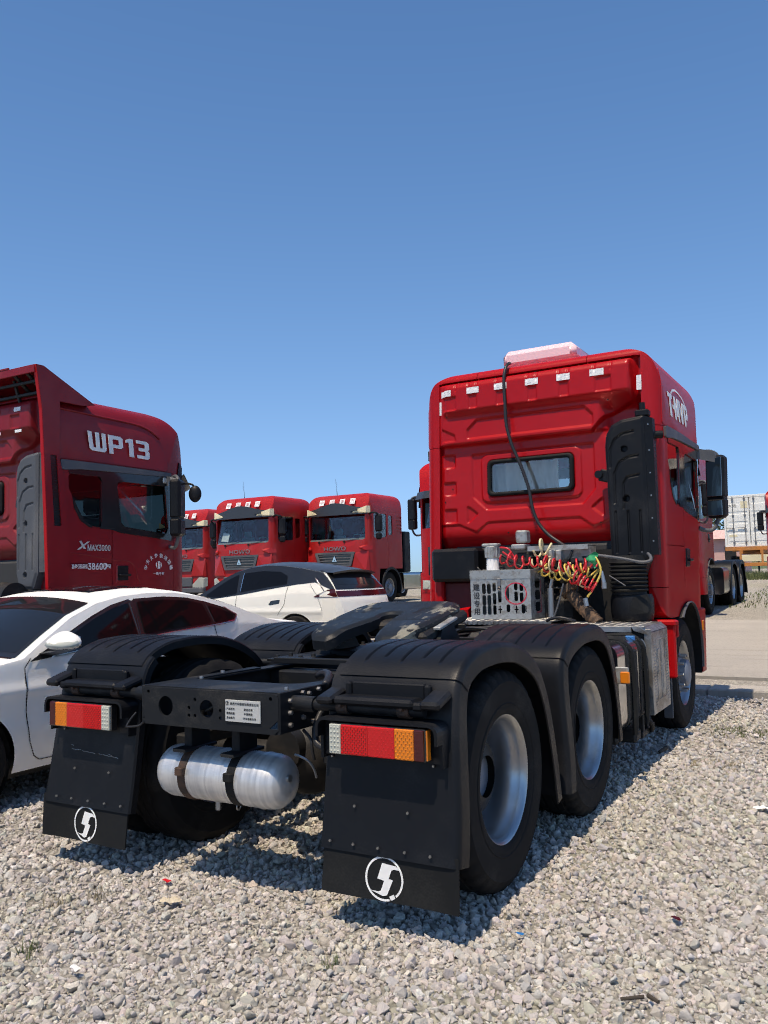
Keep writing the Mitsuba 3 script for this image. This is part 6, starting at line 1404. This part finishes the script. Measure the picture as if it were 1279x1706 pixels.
def howo(label, x, yf, group, first=False):
    """A red cab-over truck, its front at y = yf, facing the camera's end of the yard."""
    global TF
    z = float(yard(yf + 1.3))
    TF = move(x, yf, z, 180)
    t = thing("parked_truck", label, "truck", group)
    c = part(t, "cab", howo_cab, "red_howo", False, share="hcab")
    part(c, "windshield", lambda: grid(np.array([[[xx, np.interp(abs(xx), [0, .7, 1.0, 1.09], [.115, .095, .035, .0]) - .133 * (zz - 2.05) / .95 * 1.0 - .012, zz] for zz in np.linspace(2.05, 2.91, 4)] for xx in np.linspace(-1.09, 1.09, 21)])), "screen_glass", True, share="hwind")
    for s in (1, -1):
        part(c, "door_window", lambda s=s: push(rpoly([(-.29, 2.11), (-.29, 2.93), (-1.13, 2.93), (-1.13, 2.15)], .06), "x", s * 1.213 - .002, s * 1.213 + .002), "smoke_glass", False, share=f"hdw{s}")
        part(c, "quarter_window", lambda s=s: push(rpoly([(-1.21, 2.19), (-1.21, 2.89), (-1.51, 2.89), (-1.51, 2.25)], .05), "x", s * 1.213 - .002, s * 1.213 + .002), "smoke_glass", False, share=f"hqw{s}")
        part(t, "mirror", lambda s=s: box(s * 1.33, s * 1.58, -.30, -.16, 2.30, 2.86, .05), "black_plastic", 30, share=f"hm{s}")
        part(t, "lower_mirror", lambda s=s: box(s * 1.35, s * 1.56, -.30, -.16, 2.05, 2.27, .05), "black_plastic", 30, share=f"hm2{s}")
        part(t, "mirror_arm", lambda s=s: tube(spline([(s * 1.18, -.12, 2.88), (s * 1.32, -.10, 2.92), (s * 1.45, -.16, 2.88), (s * 1.45, -.20, 2.80)], 12), .03), "black_plastic", share=f"hma{s}")
        part(c, "corner_vane", lambda s=s: cat(hull([[s * 1.20, -.20, 1.95], [s * 1.10, .04, 1.86], [s * .92, .15, 1.84], [s * .92, .15, 1.78], [s * 1.12, .06, 1.72], [s * 1.23, -.2, 1.74], [s * 1.0, .16, 1.80]]), hull([[s * .80, .15, 1.66], [s * 1.18, -.03, 1.70], [s * .62, .155, 1.02], [s * 1.2, -.05, 1.02], [s * .78, .175, 1.6], [s * .66, .175, 1.05], [s * 1.12, .08, 1.05]])), "red_howo", False, share=f"hcv{s}")
        part(t, "headlight", lambda s=s: hull([[s * .70, .16, .62], [s * 1.14, .06, .62], [s * 1.22, -.10, .66], [s * 1.22, -.10, .98], [s * .98, .14, .98], [s * .70, .17, .72], [s * 1.16, .06, .94]]), "lens_clear", False, share=f"hh{s}")
        part(c, "top_lamp", lambda s=s: hull([[s * 1.15, .04, 2.92], [s * 1.22, -.12, 2.92], [s * .70, .15, 2.94], [s * .80, .13, 3.02], [s * 1.16, .02, 3.14], [s * 1.21, -.13, 3.14], [s * .72, .12, 2.97]]), "lens_cream", False, share=f"htl{s}")
        add_wheel(t, s * 1.03, -1.36, s, z=.50, front=True)
        for k in range(2):
            add_wheel(t, s * 1.05, -4.6 - 1.35 * k, s, z=.50)
        def arch(s=s):
            q = np.array([(-1.36 + .66 * math.cos(a), .52 + .66 * math.sin(a)) for a in np.radians(np.linspace(200, -10, 40))])
            return grid(sweep_fender(q, [(s * .95, .05), (s * 1.24, .0), (s * 1.265, .015), (s * 1.265, .08), (s * .95, .09)]), flip=s < 0)
        part(t, "wheel_arch", arch, "black_plastic", 30, share=f"harch{s}")
        part(t, "tank", lambda s=s: push(rect(.45, 1.18, .40, .98, .08), "y", -3.6, -2.3) if s > 0 else mirrored(push(rect(.45, 1.18, .40, .98, .08), "y", -3.6, -2.3)), "fuel_tank_alu", 30, share=f"htank{s}")
    part(c, "sun_visor", lambda: cat(grid(np.array([[[xx, np.interp(abs(xx), [0, .7, 1.0, 1.16], [.13, .11, .05, -.08]) - .05 * k + .03, 2.88 + (.31 + .09 * math.cos(xx * 3.0)) * k] for k in np.linspace(0, 1, 5)] for xx in np.linspace(-1.16, 1.16, 41)])), box(-.9, -.62, .145, .155, 2.985, 3.06, .002)), "satin_black", True, share="hvis")
    def rooftext():
        ms = []
        for k, ch in enumerate("中国重汽"):
            xx = .60 - k * .40
            g = centred(text_poly(ch, .17))
            pl_ = affinity.scale(rect(-.095, .095, -.10, .10).difference(g), -1, 1)
            m = push(pl_, "z", 0, .004)
            y_, z_ = -.085, 3.33
            ms.append(at(onto(m, [0, 0, 0], [1, 0, 0], [0, -.40, .92]), move(xx, y_ + .035, z_)))
        return ms
    part(c, "lettering", rooftext, "white_print", False, share="htext")
    def brand():
        m = latin("HOWO", .12)
        m.apply_scale([.85 / (m.bounds[1][0] - m.bounds[0][0]), 1, 1])
        return onto(m, [0, .143, 1.80], [-1, 0, 0], [0, 0, 1])
    part(c, "brand_letters", brand, "steel_dull", False, share="hbrand")
    g = part(t, "grille", lambda: cat(push(rpoly([(-.78, 1.68), (.78, 1.68), (.62, 1.22), (-.62, 1.22)], .04).difference(rpoly([(-.66, 1.62), (.66, 1.62), (.54, 1.28), (-.54, 1.28)], .03)), "y", .12, .175), *[box(-.64 + .03 * k, .64 - .03 * k, .13, .16, 1.56 - k * .09, 1.60 - k * .09, .01) for k in range(4)]), "grey_plastic", False, share="hgr")
    part(g, "backing", lambda: push(rpoly([(-.66, 1.62), (.66, 1.62), (.54, 1.28), (-.54, 1.28)], .03), "y", .12, .142), "gloss_black", False, share="hgrb")
    part(g, "badge", lambda: push(Polygon([(-.09, 1.38), (.09, 1.38), (0, 1.56)]).difference(Polygon([(-.03, 1.40), (.03, 1.40), (0, 1.46)])), "y", .16, .185), "chrome", False, share="hbadge")
    part(t, "front_bumper", lambda: cat(box(-1.20, 1.20, -.05, .17, .40, .62, .04), box(-.68, .68, .06, .18, .64, 1.0, .03)), "grey_plastic", False, share="hbump")
    for xx in (.62, -.35):
        part(c, "wiper", lambda xx=xx: cat(obox([xx, .125, 2.03], [xx - .55, .10, 2.10], .012, .02, .003), obox([xx, .12, 1.99], [xx, .14, 2.05], .05, .05)), "gloss_black", False, share=f"hwip{xx}")
    part(c, "dashboard", lambda: cat(box(-1.1, 1.1, -.42, .02, 1.7, 2.12, .06), box(-1.0, 1.0, -2.1, -1.5, 1.4, 1.9, .05), at(seat_mesh(), move(.55, -1.0, 1.25, 0)), at(seat_mesh(), move(-.55, -1.0, 1.25)), at(lathe([(.20, -.012), (.215, 0), (.20, .012), (.19, 0), (.20, -.012)], 28, "z"), move(-.55, -.50, 2.15) @ rot([1, 0, 0], 35))), "cab_trim", 30, share="hdash", kind="stuff")
    part(t, "aerial", lambda: tube([(.25, -.45, 3.6), (.25, -.43, 3.75), (.27, -.40, 4.15)], [.012, .006, .004], 6), "black_print", share="haer")
    part(t, "frame", lambda: cat(*[box(s * .36, s * .44, -6.2, -.6, .74, 1.0, .005) for s in (1, -1)], box(-.4, .4, -3, -1, .55, 1.15, .05), *[cyl([-1.0, -4.6 - 1.35 * k, .5], [1.0, -4.6 - 1.35 * k, .5], .1) for k in range(2)], box(-1.15, 1.15, -2.9, -2.45, 1.0, 2.4, .04)), "chassis_black", False, share="hframe")
    return t
GR = "red trucks in a row facing the camera"
h2 = howo("red truck facing the camera with yellow corner lamps, nearest to the central tractor", -12.27, 19.0, GR)
h1 = howo("red truck facing the camera with a white paper leaning inside its windshield", -14.90, 17.4, GR)
TF = move(-14.90, 17.4, float(yard(18.7)), 180)
part(h1, "dashboard_paper", hull([[.62, -.02, 2.14], [.98, -.10, 2.18], [.60, -.10, 2.42], [.94, -.17, 2.46], [.62, -.03, 2.14]]), "paper", False)
howo("red truck half hidden between the lettered left tractor and its neighbour in the row", -20.05, 20.0, GR)

# ---------------------------------------------------------------- other tractors of the same make, facing this way
def facing(label, x, y, name="tractor_truck"):
    global TF
    TF = move(x, y, float(yard(y - 4.6)), 180)
    t = thing(name, label, "truck")
    build_cab(t, "red_paint", "plain")
    build_chassis(t, False)
    part(t, "fuel_tank", lambda: push(rect(-1.215, -.50, .36, .985, .09), "y", 2.06, 2.92), "fuel_tank_alu", 30, share="ftank_l")
    part(t, "fuel_tank", lambda: push(rect(.50, 1.215, .36, .985, .09), "y", 2.06, 2.92), "fuel_tank_alu", 30, share="ftank_r")
    return t
facing("red tractor facing the camera, only its mirror and headlight showing left of the central cab", -4.52, 18.0)
facing("dark tractor beyond the concrete road, its wheels showing right of the central cab", -1.42, 19.75)
facing("red tractor cut off by the right edge of the picture", .70, 35.0)

facing("red tractor on the road just past the right edge of the picture", 3.12, 15.7)

# ---------------------------------------------------------------- container on a trailer
TF = move(-2.48, 42.0, 1.07)
CT = thing("shipping_container", "white shipping container seen from its closed doors, standing on an orange trailer", "container")
Wc, Hc, z0c = 1.22, 2.62, 1.48
def corrug():
    ys = np.arange(0, 12.19, .07)
    off = .03 * (np.floor(ys / .14) % 2)
    return cat(*[grid(np.stack([np.stack([np.full_like(ys, s * Wc) - s * off, ys, np.full_like(ys, z)], -1) for z in (z0c + .12, z0c + Hc - .10)], 0), flip=s < 0) for s in (1, -1)])
part(CT, "side_wall", corrug(), "container_white", False)
part(CT, "roof", box(-Wc + .02, Wc - .02, .02, 12.17, z0c + Hc - .06, z0c + Hc - .03), "container_white", False)
for s in (1, -1):
    part(CT, "corner_post", box(s * (Wc - .10), s * (Wc + .003), -.02, .14, z0c, z0c + Hc, .01), "container_white", False)
    D = part(CT, "door", cat(box(s * .02, s * (Wc - .11), .0, .05, z0c + .14, z0c + Hc - .14, .006), *[box(s * .10, s * (Wc - .20), -.022, .004, z0c + .28 + k * .50, z0c + .66 + k * .50, .018) for k in range(4)]), "container_white", False)
    for xr in (.22, .78):
        part(D, "lock_rod", cat(cyl([s * xr, -.05, z0c + .05], [s * xr, -.05, z0c + Hc - .06], .022, 10), *[box(s * xr - .05, s * xr + .05, -.07, -.02, z, z + .09, .008) for z in (z0c + .18, z0c + .85, z0c + 1.55, z0c + Hc - .25)], obox([s * xr, -.08, z0c + .95], [s * (xr + .36), -.08, z0c + .97], .03, .03)), "steel_dull", False)
part(CT, "header", box(-Wc + .10, Wc - .10, -.015, .12, z0c + Hc - .13, z0c + Hc, .01), "container_white", False)
part(CT, "sill", box(-Wc + .10, Wc - .10, -.015, .12, z0c, z0c + .13, .01), "container_white", False)
part(CT, "lettering", push(affinity.translate(text_poly("大连", .20, 1.1), -1.0, z0c + 1.99), "y", -.028, -.024), "black_print", False)
part(CT, "door_plate", cat(box(-1.0, -.62, -.03, -.024, z0c + .50, z0c + .62), box(-.40, -.08, -.03, -.024, z0c + 1.95, z0c + 2.3)), "lens_cream", False)
TR = thing("semi_trailer", "orange skeleton trailer carrying the white shipping container", "trailer")
part(TR, "frame", cat(*[box(s * .40, s * .52, -.1, 12.3, 1.12, 1.46, .01) for s in (1, -1)], *[box(-1.22, 1.22, y, y + .14, 1.28, 1.46, .01) for y in (-.10, 2.4, 5, 7.5, 10, 12.1)]), "orange_paint", False)
part(TR, "rear_bumper", cat(box(-1.22, 1.22, -.20, -.10, .48, .66, .01), box(-.55, -.45, -.18, -.08, .6, 1.3), box(.45, .55, -.18, -.08, .6, 1.3)), "orange_paint", False)
part(TR, "tail_board", box(-.5, 1.1, -.16, -.12, .72, 1.05, .01), "lens_cream", False)
for y in (1.5, 2.8, 4.1):
    for s in (1, -1):
        w = add_wheel(TR, s * 1.03, y, s)
part(TR, "landing_gear", cat(*[box(s * .7, s * .8, 9.6, 9.7, .0, 1.2, .01) for s in (1, -1)]), "dark_parts", False, kind="stuff")
TF = np.eye(4)

# ---------------------------------------------------------------- far things at the right: shed, trees, grass
HS = thing("shed", "low pinkish shed wall left of the white container, far off", "building")
part(HS, "wall", box(-9, -4.6, 55, 60, 1.1, 3.4), "wall_pink", False)
part(HS, "roof", hull([[-9.2, 54.6, 3.4], [-4.4, 54.6, 3.4], [-9.2, 60.4, 3.4], [-4.4, 60.4, 3.4], [-9.2, 57.5, 4.1], [-4.4, 57.5, 4.1]]), "wall_pink", False)
part(HS, "door", box(-5.6, -4.9, 54.96, 55.02, 1.1, 2.9), "dark_parts", False)

def leaf_cloud(c, r, n, size, seed):
    rng = np.random.default_rng(seed)
    p = rng.normal(size=(n, 3)); p /= np.linalg.norm(p, axis=1, keepdims=True)
    p = p * rng.uniform(.55, 1.0, (n, 1)) * r * (.75 + .5 * meshkit.noise(p * 2.3, seed)[:, None]) + c
    a, b = rng.normal(size=(n, 3)), rng.normal(size=(n, 3))
    a /= np.linalg.norm(a, axis=1, keepdims=True); b -= a * (a * b).sum(1, keepdims=True); b /= np.linalg.norm(b, axis=1, keepdims=True)
    s = size * rng.uniform(.6, 1.3, (n, 1))
    v = np.stack([p - a * s, p + b * s * .5, p + a * s, p - b * s * .5], 1).reshape(-1, 3)
    i = np.arange(n)[:, None] * 4
    return tm(v, np.vstack([i + [0, 1, 2], i + [0, 2, 3]]))

for k, (x, y, h, lab) in enumerate(((-9.5, 70, 7.5, "leafy green tree behind the pinkish shed"), (1.5, 66, 6.0, "small green tree behind the white container"), (6, 74, 7.0, "green tree far behind the container, hidden mostly by a truck"), (-16, 82, 6.5, "low green tree far off between parked trucks"))):
    tkey = thing("tree", lab, "tree")
    z = float(yard(y))
    part(tkey, "trunk", cyl([x, y, z - .1], [x + .1, y, z + h * .55], .16, 10, .08), "bark")
    part(tkey, "crown", cat(*[leaf_cloud(np.array([x + dx, y + dy, z + h * hz]), np.array([h * .26, h * .26, h * .24]), 500, .16, 40 + 7 * k + j) for j, (dx, dy, hz) in enumerate(((0, 0, .75), (-.9, .4, .58), (.9, -.3, .55), (.2, .8, .5)))]), "leaf", False)

def blades(x0, x1, y0, y1, n, h, w, seed, lean=.35, zfun=None):
    rng = np.random.default_rng(seed)
    x, y = rng.uniform(x0, x1, n), rng.uniform(y0, y1, n)
    z = (zfun or ground_z)(x, y)
    hh = h * rng.uniform(.45, 1.15, n)
    a = rng.uniform(0, 2 * np.pi, n)
    d = np.stack([np.cos(a), np.sin(a)], -1)
    l = rng.uniform(0, lean, n) * hh
    P0 = np.stack([x, y, z], -1)
    side = np.stack([-d[:, 1], d[:, 0], 0 * a], -1) * w
    mid = P0 + np.stack([d[:, 0] * l * .4, d[:, 1] * l * .4, hh * .6], -1)
    tip = P0 + np.stack([d[:, 0] * l, d[:, 1] * l, hh], -1)
    v = np.stack([P0 - side, P0 + side, mid + side * .7, mid - side * .7, tip], 1).reshape(-1, 3)
    i = np.arange(n)[:, None] * 5
    return tm(v, np.vstack([i + [0, 1, 2], i + [0, 2, 3], i + [3, 2, 4]]))
scene["grass"] = mikit.ply(blades(-9, 9, 36.5, 40.5, 9000, .38, .014, 3, zfun=lambda x, y: yard(y) - .02), "weed")
labels["grass"] = {"label": "rough green grass along the far edge of the yard, before the container", "category": "grass", "kind": "stuff"}
scene["ground_weeds"] = mikit.ply(cat(blades(-.5, 6, 17, 30, 2600, .07, .012, 5, .9, zfun=lambda x, y: yard(y) - .01)), "weed")
labels["ground_weeds"] = {"label": "thin green weeds scattered over the gravel beyond the road", "category": "weeds", "kind": "stuff"}
def tuft(lab, x, y, r, n, h, mat, seed, w=.0022, lean=.8):
    k = thing("weed", lab, "weed")
    scene[k] = mikit.ply(blades(x - r, x + r, y - r, y + r, n, h, w, seed, lean), mat)
tuft("green weed tuft in the gravel at the bottom left corner", -.30, -1.52, .035, 40, .07, "weed", 11)
tuft("dry brown weed stalks in front of the left mud flap", -.50, -1.0, .04, 28, .08, "dry_weed", 12)
tuft("dry brown weed stalks at the left edge, beyond the green tuft", -.62, -1.14, .04, 22, .06, "dry_weed", 13)
tuft("short green weed in the gravel below the right mud flap", .89, -1.07, .03, 26, .05, "weed", 14)
tuft("flat yellow green weed right of the front wheel", 1.64, 4.52, .22, 420, .035, "weed", 15, .003, 1.6)
tuft("flat yellow green weed right of the middle wheel, at the right edge", 1.66, 3.04, .18, 260, .03, "dry_weed", 16, .003, 1.6)

# ---------------------------------------------------------------- scraps on the gravel
def scrap(name, lab, catg, mesh, mat, x, y, dz=.022, rz=0, tilt=0):
    k = thing(name, lab, catg)
    m = at(mesh, move(x, y, float(ground_z(x, y)) + dz, rz) @ rot([1, 0, 0], tilt))
    scene[k] = mikit.ply(m, mat)
def crumple(w, d, seed, amp=.012):
    return relief(rpoly([(-w, -d * .7), (w * .8, -d), (w, d * .5), (.1 * w, d), (-w * .9, d * .6)], .003), lambda a, b: np.stack([a, b, amp * (meshkit.noise(np.stack([a * 45, b * 45, a * 0], -1), seed) - .3)], -1), .006)
scrap("plastic_scrap", "small bright red plastic scrap between the two mud flaps", "litter", crumple(.022, .018, 1), "hose_red", -.34, -.70, .03)
scrap("cardboard_scrap", "cream flat scrap lying in front of the gap between the flaps", "litter", crumple(.055, .028, 2, .02), "cardboard", -.12, -.89, .032, 25)
scrap("plastic_scrap", "small blue plastic scrap right of the right mud flap's shadow", "litter", crumple(.016, .014, 3), "blue_plastic", 1.44, -.48, .03)
scrap("plastic_scrap", "dull red plastic scrap on the open gravel at lower right", "litter", crumple(.026, .014, 4), "lens_red_dark", 1.98, -.05, .03, -40)
scrap("paper_scrap", "crumpled white paper scrap at the lower left", "litter", crumple(.022, .018, 5, .02), "paper", .03, -1.56, .035)
scrap("paper_scrap", "white paper scrap on the gravel at the right edge", "litter", crumple(.05, .035, 6, .02), "paper", 2.12, 1.82, .03)
scrap("stick", "dark rotten stick on the gravel at the bottom right", "stick", cat(cyl([-.05, 0, 0], [.03, .01, .008], .006, 8, .007), cyl([.045, .03, .004], [.075, -.01, .002], .008, 8, .006)), "dark_wood", 2.0, -.84, .036, 20)
scrap("stick", "dark short stick by the edge of the truck's shadow", "stick", cyl([-.07, 0, 0], [.07, .01, .01], .012, 8, .016), "dark_wood", 1.22, 3.32, .035, 75)
scrap("rubber_scrap", "small black rubber scrap near the kerb at the right", "litter", crumple(.05, .03, 7, .03), "black_rubber", 1.60, 6.25, .03)
